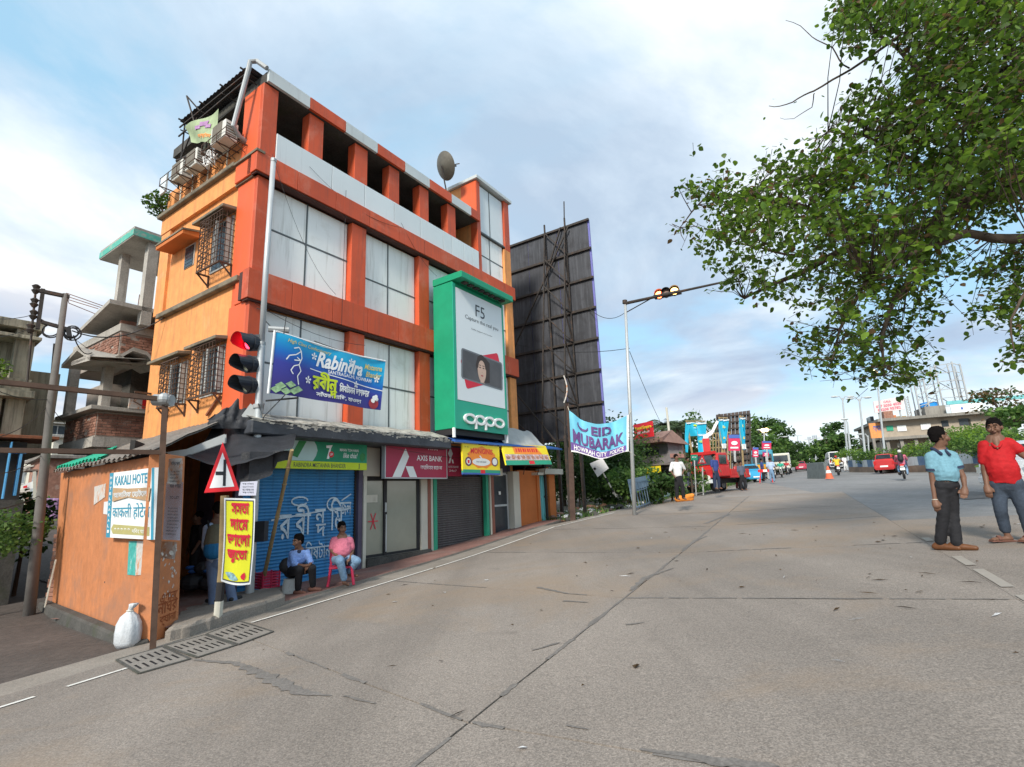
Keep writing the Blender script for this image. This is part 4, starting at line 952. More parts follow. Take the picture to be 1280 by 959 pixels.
# interior
CB=FM@Vector((-.1,.3,0));q1=P0+Vector((0,0,0))
mb=MB()
def zfloor(p):return gz(p.x,p.y)+.10
fl=[P0+pd*plen,Vector((CB.x,CB.y,0)),FM@Vector((-.1,3.0,0)),P0+hd*3.2-hn*.2,P0+hd*.1-hn*.2]
for p in fl:p.z=-1.66
mb.add([tuple(p)for p in fl]+[tuple(p-Vector((0,0,.3)))for p in fl],[(0,1,2,3,4),(5,6,1,0),(6,7,2,1)]);build(mb,'floor','paving_red',HT)
mb=MB();a=P0+hd*3.0-hn*.15;b=FM@Vector((-.12,3.0,0));mb.bar((a.x,a.y,-.4),(b.x,b.y,-.4),.08,3.6);build(mb,'back_wall','room_shade',HT)
mb=MB();
for z,k in((-1.2,0),(-.75,1),(-.3,2),(.15,3)):
 mb.bar(tuple((a.lerp(b,.1)+Vector((.1,-.3,0))).xy)+(z,),tuple((a.lerp(b,.9)+Vector((.1,-.3,0))).xy)+(z,),.35,.03)
build(mb,'shelf','concrete_dark',HT)
rk=random.Random(21);mats_=['steel','paper','teal_paint','rust','cream','bamboo'];mb=MB()
for k in range(46):
 t=rk.uniform(.1,.9);z=rk.choice((-1.18,-.73,-.28,.17));p=a.lerp(b,t)+Vector((.1+rk.uniform(-.1,.1),-.3+rk.uniform(-.1,.1),0));r_=rk.uniform(.04,.09);h=rk.uniform(.08,.3);mb.use(rk.randrange(6))
 mb.tube([(p.x,p.y,z),(p.x,p.y,z+h*.7),(p.x,p.y,z+h)],[r_,r_,r_*.5],8)
build(mb,'stored_jars',mats_,HT,kind='stuff')
# counter with bundles inside the opening
cpt=pj(G(245,765));mb=MB();c_=cpt(247,745,-.5)
for dx,dz,s in((-.25,.15,.3),(.1,.12,.26),(.4,.2,.3),(-.05,.42,.22),(.3,.5,.2)):mb.ell((c_.x+dx,c_.y+.2,-1.55+dz),(s*.8,s*.7,s*.55),10,7)
build(mb,'dark_bundles','tarp_black',HT,kind='stuff')
mb=MB();c2=cpt(252,712,-.6)
for k in range(7):mb.ell((c2.x+rk.uniform(-.35,.3),c2.y+rk.uniform(0,.3),c2.z+rk.uniform(-.05,.06)),(.09,.08,.04),8,6)
build(mb,'blue_packets','blue_tin',HT,kind='stuff')
# roof: slopes from the building's side down over the hut wall
def rf(u,v):
 e0=HM@Vector((-.25+(HL+.5)*u,-.22,ztn+.03+(ztf-ztn)*u));w=FM@Vector((-.04,.3+5.2*u,2.05-.12*u));p=e0.lerp(w,v)
 p.z+=.02*math.sin(u*150)+.04*noise.noise(Vector((u*6,v*4,0)));return tuple(p)
mb=MB();mb.sheet(rf,170,6);mb.sheet(lambda u,v:tuple(Vector(rf(u,v))-Vector((0,0,.035))),170,6);build(mb,'tin_roof','tin_grey',HT)
mb=MB();mb.sheet(lambda u,v:tuple(Vector(rf(.42+.58*u,.02+.72*v*u+.05*v))+Vector((0,0,.07))),60,4);mb.sheet(lambda u,v:tuple(Vector(rf(.42+.58*u,.02+.72*v*u+.05*v))+Vector((0,0,.03))),60,4)
build(mb,'roof_sheet','green_tin',HT)
# pale edge board and the black tarpaulin over the opening
e_l=HM@Vector((-.25,-.22,ztn));e_r=pj(G(280,775))(281,549)
mb=MB();q=[pj(G(232,780))(x,y)for x,y in((206,566),(233,562),(281,543),(281,554),(234,570),(222,572))];mb.add([tuple(p)for p in q]+[tuple(p+Vector((0,.05,0)))for p in q],[(0,1,2,3,4,5),(11,10,9,8,7,6)]);build(mb,'edge_board','tin_pale',HT)
BT=thing('black_tarpaulin','black tarpaulin canopy sagging over the hut front, tied to a bamboo pole','tarpaulin',pj(G(300,770))(300,560))
tp_=pj(G(330,765));tb=pj(FM@Vector((0,.1,0)))
def tz(u,v):
 lo=[(232,570),(262,581),(284,584),(315,577),(345,567),(364,561)];hi=[(268,530),(285,522),(300,521),(322,524),(345,526),(372,530)]
 s=u*5;i=min(4,int(s));f=s-i;L_=(lo[i][0]*(1-f)+lo[i+1][0]*f,lo[i][1]*(1-f)+lo[i+1][1]*f);H_=(hi[i][0]*(1-f)+hi[i+1][0]*f,hi[i][1]*(1-f)+hi[i+1][1]*f)
 a=tp_(*L_);b=tb(*H_);p=a.lerp(b,v);p.z-=.16*math.sin(v*math.pi)*(1+.3*math.sin(u*9));p.z+=.03*noise.noise(Vector((u*9,v*6,1)));return tuple(p)
mb=MB();mb.sheet(tz,34,12);build(mb,'canopy','tarp_black',BT,smooth=True)
def curt(u,v):
 top=tp_(300+62*u,566-2*u,-.2);p=Vector(top);p.z-=(.62-.5*abs(u-.2))*v*(1 if u<.8 else .7);p+=Vector((.05*math.sin(u*14),.05*math.cos(u*11),0));return tuple(p)
mb=MB();mb.sheet(curt,24,8);build(mb,'hanging_flap','tarp_black',BT,smooth=True)
def heap(u,v):
 p=pj(FM@Vector((-.1,-.6,0)))(268+50*u,520+18*v);k=noise.noise(Vector((u*5,v*4,7)));p.z+=.35*max(0,math.sin((u*.9+.05)*math.pi))*(1-v)*(.6+k);p+=Vector((.1*k,-.25*math.sin(v*2),0));return tuple(p)
mb=MB();mb.sheet(heap,22,8);build(mb,'tarpaulin_heap','tarp_black',BT,smooth=True)
# bamboo pole
BP=MB();pb=G(326,745);pb.z+=.12;fp=pj(pb);tp2=tp_(365,563);pts=[pb.lerp(tp2,i/9)for i in range(10)];BP.tube(pts,[.042-.001*i for i in range(10)],8)
for i in range(1,9):BP.tube([pts[i]-Vector((0,0,.012)),pts[i]+Vector((0,0,.012))],.048,8)
build(BP,'bamboo_pole','bamboo',label='leaning bamboo pole propping the black tarpaulin in front of the blue shutter',cat='pole',loc=pb)
# hut base kerb
mb=HB();mb.hull([(-.0,-.27,z0n-.1),(HL+.3,-.27,z0f-.1),(HL+.3,-.02,z0f-.1),(-.0,-.02,z0n-.1)],[(-.0,-.22,.05),(HL+.3,-.22,z0f+.30),(HL+.3,-.02,z0f+.30),(-.0,-.02,.05)]);build(mb,'base_kerb','concrete_dark',HT,bevel=.03)
# plinth under the signal pole
def plinth(pts,h,name,mt,kind='structure'):
 mb=MB();P=[];rz=random.Random(1)
 W_=[G(*p)for p in pts]
 for i,p in enumerate(W_):
  q=W_[(i+1)%len(W_)]
  for k in range(5):P.append(p.lerp(q,k/5)+Vector((rz.uniform(-.02,.02),rz.uniform(-.02,.02),0)))
 n=len(P);c=sum(P,Vector())/n;bot=[Vector((p.x,p.y,gz(p.x,p.y)-.08))for p in P];mid=[Vector((p.x,p.y,gz(p.x,p.y)+h*.75))for p in P];top=[Vector(((p.x*.95+c.x*.05),(p.y*.95+c.y*.05),gz(p.x,p.y)+h+.01*rz.uniform(-1,1)))for p in P]
 mb.add(bot+mid+top+[Vector((c.x,c.y,gz(c.x,c.y)+h))],[(i,(i+1)%n,n+(i+1)%n,n+i)for i in range(n)]+[(n+i,n+(i+1)%n,2*n+(i+1)%n,2*n+i)for i in range(n)]+[(2*n+i,2*n+(i+1)%n,3*n)for i in range(n)])
 return build(mb,name,mt,kind=kind)
plinth([(206,803),(236,796),(268,786),(300,775),(330,766),(356,756),(350,744),(318,748),(285,752),(250,760),(228,772),(218,786)],.17,'concrete_plinth','edge_concrete')
# hotel signboard
KS=thing('hotel_signboard','white KAKALI HOTEL signboard with teal letters on the orange hut wall','signboard',HM@Vector((1.0,-.05,1.2)),0)
kq=[Hp(141,592,.08),Hp(197,585,.08),Hp(196,675,.08),Hp(136,672,.08)]
def K(fx,fz,y=-.12):
 t=(kq[0][0]*(1-fx)+kq[1][0]*fx,kq[0][1]*(1-fx)+kq[1][1]*fx);b=(kq[3][0]*(1-fx)+kq[2][0]*fx,kq[3][1]*(1-fx)+kq[2][1]*fx)
 return(b[0]*(1-fz)+t[0]*fz,y,b[1]*(1-fz)+t[1]*fz)
def kpoly(mb,P,y):mb.add([K(a,b,y)for a,b in P],[tuple(range(len(P)))]);return mb
kw=lambda y:(lambda p,q:K(p,q,y))
mb=HB();mb.hull([K(0,0,-.12),K(1,0,-.12),K(1,1,-.12),K(0,1,-.12)],[K(0,0,-.03),K(1,0,-.03),K(1,1,-.03),K(0,1,-.03)]);build(mb,'board','sign_white',KS)
mb=HB();kpoly(mb,[(0,0),(.10,0),(.10,1),(0,1)],-.123);kpoly(mb,[(.955,.0),(1,0),(1,1),(.955,1)],-.123)
mb.text('KAKALI HOTEL',.15,.79,.78,.15,0,warp=kw(-.124),bold=.02)
mb.text('काकली होटेल',.13,.27,.80,.24,0,warp=kw(-.124),bold=.010);build(mb,'lettering','letter_blue',KS)
mb=HB()
for i,ch in enumerate('HOTELKAKALI'):mb.text(ch,.025,.90-i*.083,.05,.045,0,warp=kw(-.126),bold=.03)
build(mb,'strip_lettering','sign_white',KS)
mb=HB();kpoly(mb,[(.14,.545),(.5,.60),(.93,.53),(.955,.72),(.5,.73),(.14,.76)],-.14);build(mb,'torn_cardboard','brown_paper',KS)
mb=HB();mb.text('আবািসক েহাটেল',.17,.60,.74,.10,0,warp=kw(-.143),bold=.008,fat=.004);build(mb,'cardboard_lettering','white_gloss',KS)
mb=HB();kpoly(mb,[(.12,.13),(.17,.06),(.93,.05),(.93,.17),(.17,.20)],-.124);build(mb,'arrow_strip','olive',KS)
mb=HB();mb.text('* * * * *',.2,.10,.36,.05,0,warp=kw(-.126),bold=.05);mb.text('দিকে যান',.6,.08,.28,.07,0,warp=kw(-.126),bold=.01);build(mb,'arrow_lettering','sign_white',KS)
# pasted notices
def notice(M2,fnp,pts,mt,name,label,txt=None,off=.01,ink='ink_dark',lines=0,group=None):
 q=[fnp(x,y,off)for x,y in pts]
 P=[Vector((a,-off,b))for a,b in q];c=sum(P,Vector())/len(P)
 mb=MB();mb.xf=M2;mb.add([tuple(p)for p in P]+[tuple(p+Vector((0,.006,0)))for p in P],[(0,1,2,3),(7,6,5,4)]+[(i,(i+1)%4,4+(i+1)%4,4+i)for i in range(4)])
 if not txt:return build(mb,name,mt,label=label,cat='notice',loc=M2@c,group=group)
 t=thing(name,label,'notice',M2@c,0,group);build(mb,'sheet',mt,t)
 f=lambda p,qv:tuple((P[3].lerp(P[2],p)).lerp(P[0].lerp(P[1],p),qv)+Vector((0,-.004,0)))
 mb=MB();mb.xf=M2
 for(s,x,z,w,h)in txt:mb.text(s,x,z,w,h,0,warp=f,bold=.012)
 rr_=random.Random(len(label))
 for k in range(lines):z=.08+.5*k/lines;mb.text('অআইউএকখগঘচছজ'[k%5:k%5+7],.12+rr_.uniform(0,.05),z,.72-rr_.uniform(0,.2),.32/lines,0,warp=f)
 build(mb,'print',ink,t);return t
notice(PM,Pp,[(211,574),(229,573),(227,606),(209,606)],'torn_paper','torn_notice','torn peeling notice at the top of the orange pillar',[('বিজ্ঞপ্তি',.15,.7,.7,.2)],lines=4)
notice(PM,Pp,[(208,603),(229,603),(225,676),(203,675)],'lilac_paper','to_let_notice','tall pale lilac TO LET notice pasted on the orange pillar',[('ঘর ভাড়া',.2,.88,.65,.08),('TO LET',.22,.70,.55,.05)],lines=9)
notice(PM,Pp,[(202,677),(222,678),(218,700),(200,698)],'torn_paper','torn_notice','torn paper remains just below the lilac notice on the pillar')
mb=PB();f_=lambda p,q:(p,-.016,q)
for s,(x,y),w,h in(('এখানে',(199,752),22,12),('নাঘর',(196,766),24,15),('ব্যানা',(198,781),20,13)):
 l,r_=Pp(x,y)[0],Pp(x+w,y)[0];zb,zt_=Pp(x+w/2,y)[1],Pp(x+w/2,y-h)[1];mb.text(s,l,zb,r_-l,zt_-zb,-.016,bold=.008)
build(mb,'painted_lettering',mat('brown_ink',(.28,.07,.02),.8,.1,5,0),HT)
mb=PB();rr_=random.Random(9)
for k in range(34):
 x,y=rr_.uniform(201,221),rr_.uniform(680,748);a,b=Pp(x,y);s=rr_.uniform(.012,.035);mb.add([(a+s*rr_.uniform(-1,1),-.014,b+s),(a-s,-.014,b+s*rr_.uniform(-1,.3)),(a+s*rr_.uniform(-.3,1),-.014,b-s*1.2),(a+s,-.014,b)],[(0,1,2,3)])
build(mb,'peeled_patches','torn_paper',HT,kind='stuff')
notice(HM,Hp,[(161,677),(171,677),(169,720),(159,719)],'teal_paper','teal_poster','narrow teal poster pasted under the hotel signboard')
notice(HM,Hp,[(171,677),(181,677),(178,719),(169,720)],'torn_paper','faded_poster','faded grey poster beside the teal one under the signboard')
notice(HM,Hp,[(184,678),(194,679),(191,726),(181,722)],'torn_paper','worn_poster','worn poster nearest the iron post under the signboard')
notice(HM,Hp,[(118,609),(132,605),(131,622),(117,632)],'torn_paper','torn_flyer','torn red and white flyer high on the left of the hut wall')
notice(HM,Hp,[(130,628),(137,627),(136,644),(129,643)],'paper','small_flyer','small pale flyer touching the left edge of the hotel signboard')
# barrier of square iron tube beside the hut
GP=thing('iron_barrier','dark square iron tube post with two long rails running left past the hut','barrier',G(191,811))
base=G(191,811);bf=pj(base);mb=MB();top=bf(206.5,500);mb.bar(base,top,.075,.075);build(mb,'post','grille_iron',GP)
mb=MB();far1=pj(base)(-40,474,.3);mb.bar(top-Vector((0,0,.0)),far1,.09,.06);build(mb,'rail','grille_iron',GP)
mb=MB();m1=bf(203,566);far2=pj(base)(-40,563,.3);mb.bar(m1,far2,.075,.06);build(mb,'rail','grille_iron',GP)
mb=MB();mb.tube([top+Vector((-.16,.0,.0)),top+Vector((.1,0,-.02))],.085,10);mb.ell(top+Vector((.02,-.05,0)),.09,10,7);build(mb,'clamp','steel',GP)
# tied plastic sack
sb=G(158,809);SKT=thing('plastic_sack','full white plastic sack tied at the neck, leaning on the orange hut','sack',sb)
prof=[(0,.0),(.16,.0),(.20,.08),(.205,.22),(.19,.36),(.13,.47),(.05,.54),(.035,.57),(.055,.61),(.075,.66),(.03,.67)];na=28;vs_=[];rq=random.Random(6)
for i,(r_,z)in enumerate(prof):
 for k in range(na):
  a=2*math.pi*k/na;rr_=r_*(1+.10*math.sin(a*9+i*.6)*min(1,z*2)+.08*noise.noise(Vector((math.cos(a)*2,math.sin(a)*2,z*5))));vs_.append(sb+.84*Vector((rr_*math.cos(a)*.95+(.06 if i>7 else 0)*(z-.54)*8,rr_*math.sin(a)*.85,z*1.02)))
mb=MB();mb.add(vs_,[(i*na+k,i*na+(k+1)%na,(i+1)*na+(k+1)%na,(i+1)*na+k)for i in range(len(prof)-1)for k in range(na)]);build(mb,'sack_body','plastic_sack',SKT,smooth=True)
mb=MB();mb.tube([sb+.84*Vector((.05*math.cos(a),.05*math.sin(a),.565))for a in[k*.7 for k in range(10)]],.008,5);build(mb,'tie','cream',SKT)
# ================================================================== blue shop banner on the signal pole
pb0=G(312,753)
BO=1.52;b_tl,b_tr,b_br,b_bl=Fp(344,416,BO),Fp(482,452,BO),Fp(477,513,BO),Fp(338,492,BO)
RB2=thing('shop_banner','blue banner reading Rabindra, Santragachi Howrah, tied to the signal pole','banner',FM@Vector((b_bl[0],-BO,b_bl[1])),R(90)-YA)
def bw(u,v,d=0.0):
 t=Vector((b_tl[0]*(1-u)+b_tr[0]*u,0,b_tl[1]*(1-u)+b_tr[1]*u-.05*math.sin(u*math.pi)));b=Vector((b_bl[0]*(1-u)+b_br[0]*u,0,b_bl[1]*(1-u)+b_br[1]*u))
 p=b.lerp(t,v);p.y=-BO-d-.05*math.sin(u*5+v)-.03*math.sin(u*13);return tuple(p)
m=mat('banner_blue',(.05,.2,.7),.5,.02,1,0);t_=m.node_tree;bs_=t_.nodes['Principled BSDF']
tcn=t_.nodes.new('ShaderNodeTexCoord');sp_=t_.nodes.new('ShaderNodeSeparateXYZ');t_.links.new(tcn.outputs['Generated'],sp_.inputs[0])
zz_=mth(t_,'ADD',sp_.outputs[2],mth(t_,'MULTIPLY',sp_.outputs[0],.30))
t_.links.new(ramp(t_,zz_,[(.20,(.045,.035,.22)),(.55,(.04,.05,.33)),(.72,(.01,.14,.52)),(.90,(.01,.30,.62)),(1.0,(.02,.42,.72))]),bs_.inputs['Base Color'])
mb=FB();mb.sheet(lambda u,v:bw(u,v),30,8);mb.sheet(lambda u,v:bw(u,v,-.012),30,8);build(mb,'cloth','banner_blue',RB2,smooth=True)
W_=lambda p,q:bw(p,q,.02)
mb=FB();mb.text('Rabindra',.33,.60,.45,.29,0,warp=W_,bold=.03,shear=.35);mb.text('SANTRAGACHI, HOWRAH',.44,.505,.44,.085,0,warp=W_,bold=.014)
mb.text('িমষটানন ভাণডার',.55,.22,.32,.17,0,warp=W_,bold=.008,fat=.002);mb.text('সাঁতরাগািছ, হাওড়া',.35,.055,.44,.105,0,warp=W_,bold=.006,fat=.0015)
for cx_,cz_ in((.31,.77),(.65,.84),(.93,.60),(.27,.32),(.72,.42)):
 for k in range(5):a=k*1.2566+.3;mb.add([W_(cx_,cz_),W_(cx_+.022*math.cos(a-.35),cz_+.06*math.sin(a-.35)),W_(cx_+.027*math.cos(a),cz_+.075*math.sin(a)),W_(cx_+.022*math.cos(a+.35),cz_+.06*math.sin(a+.35))],[(0,1,2,3)])
fig=[[(.08,.58),(.10,.66),(.15,.70),(.19,.78),(.17,.84),(.13,.80)],[(.19,.78),(.20,.66),(.18,.54),(.14,.50),(.12,.42),(.14,.36)],[(.18,.54),(.20,.44),(.175,.34),(.19,.20)],[(.14,.60),(.19,.62),(.16,.66)]]
for q in fig:
 for(a,b),(c,d)in zip(q,q[1:]):
  n_=Vector((-(d-b),c-a)).normalized();mb.add([W_(a+n_.x*.004,b+n_.y*.01),W_(c+n_.x*.004,d+n_.y*.01),W_(c-n_.x*.004,d-n_.y*.01),W_(a-n_.x*.004,b-n_.y*.01)],[(0,1,2,3)])
for i in range(12):
 a,c=.28+.06*i,.34+.06*i;f1=lambda x:.53-.22*(x-.28)+.01*math.sin((x-.28)*3);mb.add([W_(a,f1(a)-.008),W_(c,f1(c)-.008),W_(c,f1(c)+.008),W_(a,f1(a)+.008)],[(0,1,2,3)])
build(mb,'white_lettering','white_gloss',RB2)
mb=FB();mb.text('রবীন',.31,.18,.21,.34,0,warp=lambda p,q:bw(p,q,.035),bold=.008,fat=.005);mb.text('দ',.465,.07,.055,.13,0,warp=lambda p,q:bw(p,q,.035),bold=.008,fat=.004);build(mb,'yellow_lettering','sign_lime',RB2)
mb=FB();mb.text('High Class Confectionery',.08,.86,.38,.085,0,warp=W_,bold=.004,shear=.3);mb.text('Mistanna',.80,.77,.17,.11,0,warp=W_,bold=.012,shear=.3);mb.text('Bhander',.82,.62,.15,.11,0,warp=W_,bold=.012,shear=.3);build(mb,'gold_lettering',mat('gold_ink',(.72,.55,.12),.5,.05,3,0),RB2)
mb=FB()
for x,z in((.06,.10),(.13,.14),(.19,.08),(.10,.02),(.16,.04),(.03,.03)):mb.add([W_(x-.04,z+.04),W_(x,z-.02),W_(x+.04,z+.04),W_(x,z+.10)],[(0,1,2,3)])
build(mb,'sweet_print',mat('sweet_green',(.30,.48,.26),.6,.35,14,0),RB2)
mb=FB();mb.add([W_(.92+.048*math.cos(a*.5236),.13+.11*math.sin(a*.5236)-.02)for a in range(12)],[tuple(range(12))]);build(mb,'bowl_print',mat('bowl_red',(.35,.04,.05),.6,.2,4,0),RB2)
mb=FB();
for k in range(6):mb.add([bw(.925+.02*math.cos(k)+.017*math.cos(a*.7854),.20+.05*math.sin(k*1.3)+.04*math.sin(a*.7854),.03+k*.002)for a in range(8)],[tuple(range(8))])
build(mb,'rasgulla_print','sign_white',RB2)
mb=FB();mb.tube([bw(-.015,-.01,.0),bw(-.012,1.02,.0)],.02,6);mb.tube([bw(0,1.01),bw(.25,1.012),bw(.5,1.012),bw(.75,1.012),bw(1.0,1.0)],.018,6);build(mb,'rods','white_gloss',RB2)
mb=FB();mb.tube([bw(.05,1.0),(.1,-1.3,bw(.05,1)[2]+.5),(.0,-.3,bw(0,1)[2]+.9)],.01,5);mb.tube([bw(.86,1.0),(bw(.8,1)[0]-.2,-.6,bw(.8,1)[2]+.35),(bw(.8,1)[0]-.5,-.1,bw(.8,1)[2]+.6)],.012,5);mb.tube([bw(.2,-.02),(-.2,-1.2,bw(0,0)[2]-.10)],.02,5);mb.tube([bw(.1,.0),(-.1,-1.0,bw(0,0)[2]-.4),(.1,-.5,bw(0,0)[2]-.8)],.01,5);build(mb,'tie_wires','black_cable',RB2)
# red signal on a leaning steel pole
pf=pj(pb0)
SG=thing('traffic_signal','tall pale steel pole carrying a three lamp traffic signal showing red','traffic light',pb0)
mb=MB();mb.tube([pf(311,757),pf(317.5,640),pf(327,430)],[.085,.08,.075],14,False);mb.tube([pf(327,431),pf(333.5,320),pf(342,199)],[.062,.06,.058],14);build(mb,'pole','steel_light',SG,smooth=True)
mb=MB();p_=pf(327,430);mb.tube([p_-Vector((0,0,.03)),p_+Vector((0,0,.03))],.085,14);p_=pf(322.5,508);mb.tube([p_-Vector((0,0,.05)),p_+Vector((0,0,.03))],.1,14);p_=pf(342,203);mb.tube([p_,p_+Vector((0,0,.07))],.068,14);build(mb,'collar','steel',SG)
mb=MB();p_=pf(335,415);mb.obox=None;mb.tube([p_+Vector((.02,-.02,.05)),p_+Vector((.42,.1,.04))],.07,8);build(mb,'floodlight_box','steel',SG)
ld=Vector((-.43,-.90,-.06)).normalized();le=ld.cross(Vector((0,0,1))).normalized();lu=le.cross(ld)
mat('signal_black',(.028,.033,.042),.45,.2,3,.05)
mat('lens_red',(.5,.01,.02),.3,.05,2,0,emit=((1,.03,.06),4.5));mat('lens_off',(.16,.17,.13),.25,.3,9,.2);mat('visor_glow',(.30,.0,.01),.5,.1,3,0)  # red glow of the lit lamp is painted on its visor lining
for k,(px,py)in enumerate(((311,427),(309,454),(308,480))):
 c=pf(px+3,py+2);r_=.175
 mb=MB();ring=lambda o,rad,n=18:[c+ld*o+le*(rad*math.cos(2*math.pi*i/n))+lu*(rad*math.sin(2*math.pi*i/n))for i in range(n)]
 mb.hull(ring(-.15,r_*.9),ring(.04,r_*1.12));body=build(mb,'lamp_housing','signal_black',SG,smooth=False)
 mb=MB();n=20;A0=[];A1=[]
 for i in range(n+1):
  a=math.pi*2*i/n;o=.34 if math.sin(a)>-.2 else .34-.30*(-math.sin(a)-.2)/.8
  A0.append(c+ld*.04+le*(r_*math.cos(a))+lu*(r_*math.sin(a)));A1.append(c+ld*(o+.02)+le*(r_*math.cos(a))*1.03+lu*(r_*math.sin(a))*1.03)
 mb.add(A0+A1,[(i,i+1,n+2+i,n+1+i)for i in range(n)]);A2_=[c+(p-c)*.97 for p in A0];A3=[c+(p-c)*.985 for p in A1];mb.use(1 if k==0 else 0);mb.add(A2_+A3,[(n+1+i,n+2+i,i+1,i)for i in range(n)])
 build(mb,'visor',['signal_black','visor_glow'],body)
 mb=MB();mb.add([c+ld*.045+le*(r_*.82*math.cos(2*math.pi*i/18))+lu*(r_*.82*math.sin(2*math.pi*i/18))for i in range(18)],[tuple(range(18))]);build(mb,'lens','lens_red' if k==0 else 'lens_off',body)
mb=MB();
for py in(425,452,480):q=pf(311,py);mb.bar(q-ld*.12,pf(325,py+1),.10,.24)
build(mb,'bracket','signal_black',SG)
mb=MB();q=pf(309,524);u_=Vector((.5,-.1,1)).normalized();w_=Vector((1,.2,-.35)).normalized();mb.add([pf(302,520),pf(313,536),pf(324,514),pf(313,505)],[(0,1,2,3)]);mb.add([p+Vector((0,.02,0))for p in(pf(302,520),pf(313,536),pf(324,514),pf(313,505))],[(3,2,1,0)]);build(mb,'tin_plate','tin_pale',SG)
mb=MB();q=pf(319,665);mb.box(q.x+.02,q.x+.22,q.y-.08,q.y+.1,q.z-.2,q.z+.2);build(mb,'control_box','signal_black',SG)
mb=MB();pts=[pf(x,y,.0)for x,y in((322,430),(326,412),(332,402),(345,416))];mb.tube(pts,.012,5);mb.tube([pf(x,y,.1)for x,y in((323,505),(328,520),(330,505))],.01,5);build(mb,'signal_cable','black_cable',SG)
# side road warning sign on a striped post, with the yellow board tied to it
wb=G(271,784);WS=thing('warning_sign','red and white triangular side road warning sign on a banded black and white post','road sign',wb);wf=pj(wb)
segs=[(271,784,272,776,'black'),(272,776,274,752,'cream'),(274,752,276.5,728,'black'),(276.5,728,278,714,'bamboo'),(278,714,281,620,'bamboo')]
for k,(a,b,c,d,mt)in enumerate(segs):
 mb=MB();p,q=wf(a,b),wf(c,d);mb.bar(p,q,.09,.09,up=(0,1,0));build(mb,'post_band',mt,WS)
T3=[(278.5,553),(299.5,614),(255,617)];nrm=facing(wb)
def tri(s,off):c=(sum(p[0]for p in T3)/3,sum(p[1]for p in T3)/3+2);return[wf(c[0]+(x-c[0])*s,c[1]+(y-c[1])*s,off)for x,y in T3]
mb=MB();mb.hull(tri(1,.06),tri(1,.075));build(mb,'red_plate','sign_red',WS,bevel=.006)
mb=MB();mb.add(tri(.70,.079),[(0,2,1)]);mb.add(tri(.70,.0785),[(0,1,2)]);build(mb,'white_field','white_gloss',WS)
mb=MB();
for q in([(279.5,575),(283,575),(282,608),(278.5,608)],[(269.5,590),(279,590),(279,594.5),(269.5,594.5)]):mb.add([wf(x,y,.083)for x,y in q],[(0,3,2,1),(0,1,2,3)])
build(mb,'symbol','ink_dark',WS)
YB=thing('shoe_advert_board','yellow board with red Bengali letters advertising shoes, tied below the warning sign','advertising board',wf(297,730,.12))
yq=[(280,623),(319,624),(313,731),(276,727)]
def yf(u,v,o=.12):
 a=((yq[0][0]*(1-u)+yq[1][0]*u),(yq[0][1]*(1-u)+yq[1][1]*u));b=((yq[3][0]*(1-u)+yq[2][0]*u),(yq[3][1]*(1-u)+yq[2][1]*u)+(3.0*math.sin(u*math.pi)));x=b[0]*(1-v)+a[0]*v+(1.5*math.sin(v*3.1));y=b[1]*(1-v)+a[1]*v
 return tuple(wf(x,y,o+.03*math.sin(u*3+v*2)))
mb=MB();mb.sheet(lambda u,v:yf(u,v),8,12);mb.sheet(lambda u,v:yf(u,v,.105),8,12);build(mb,'white_edge','white_gloss',YB)
mb=MB();mb.sheet(lambda u,v:yf(.045+.91*u,.025+.955*v,.124),8,12);build(mb,'black_edge','ink_dark',YB)
mb=MB();mb.sheet(lambda u,v:yf(.075+.85*u,.04+.925*v,.128),8,12);build(mb,'field','sign_lime' if False else mat('lime_yellow',(.80,.78,.03),.5,.03,3,0),YB)
yw=lambda o:(lambda p,q:yf(p,q,o))
txt=(('সসতা',.24,.82,.56,.13),('দােম',.20,.635,.58,.13),('ভাো'[:2]+'েলা',.12,.45,.74,.135),('জুেতা',.14,.255,.66,.15))
mb=MB()
for s,x,z,w,h in txt:mb.text(s,x,z,w,h,0,warp=yw(.140),bold=.008,fat=.006)
mb.add([yf(.72+.09*math.cos(a*1.0472),.10+.045*math.sin(a*1.0472)*(1.2 if a%2 else .7),.136)for a in range(6)],[tuple(range(6))])
build(mb,'red_lettering','letter_red',YB)
mb=MB()
for k in range(5):mb.add([yf(.28+.16*math.cos(a*.7854)+k*.03,.115+.022*math.sin(a*.7854)-k*.012,.132+k*.001)for a in range(8)],[tuple(range(8))])
build(mb,'shoe_print',mat('shoe_print',(.25,.42,.45),.6,.6,20,0),YB)
nt_=MB();nt_.add([tuple(wf(x,y,.1))for x,y in((301,603),(322,602),(320,620),(298,620))]+[tuple(wf(x,y,.095))for x,y in((301,603),(322,602),(320,620),(298,620))],[(0,3,2,1),(4,5,6,7)])
NS=thing('pole_notice','small white notice stuck on the steel pole right of the triangular sign','notice',wf(310,612,.1));build(nt_,'sheet','lilac_paper',NS)
mb=MB();
for k in range(4):mb.text(('ঘর ভাড়া','বাড়ি ভাড়া','যোগাযোগ','ঘর ভাড়া')[k],0,0,1,1,0,warp=lambda p,q,k=k:tuple(wf(303+14*p,607+k*3.6-2.6*q,.104)))
build(mb,'print','ink_dark',NS)
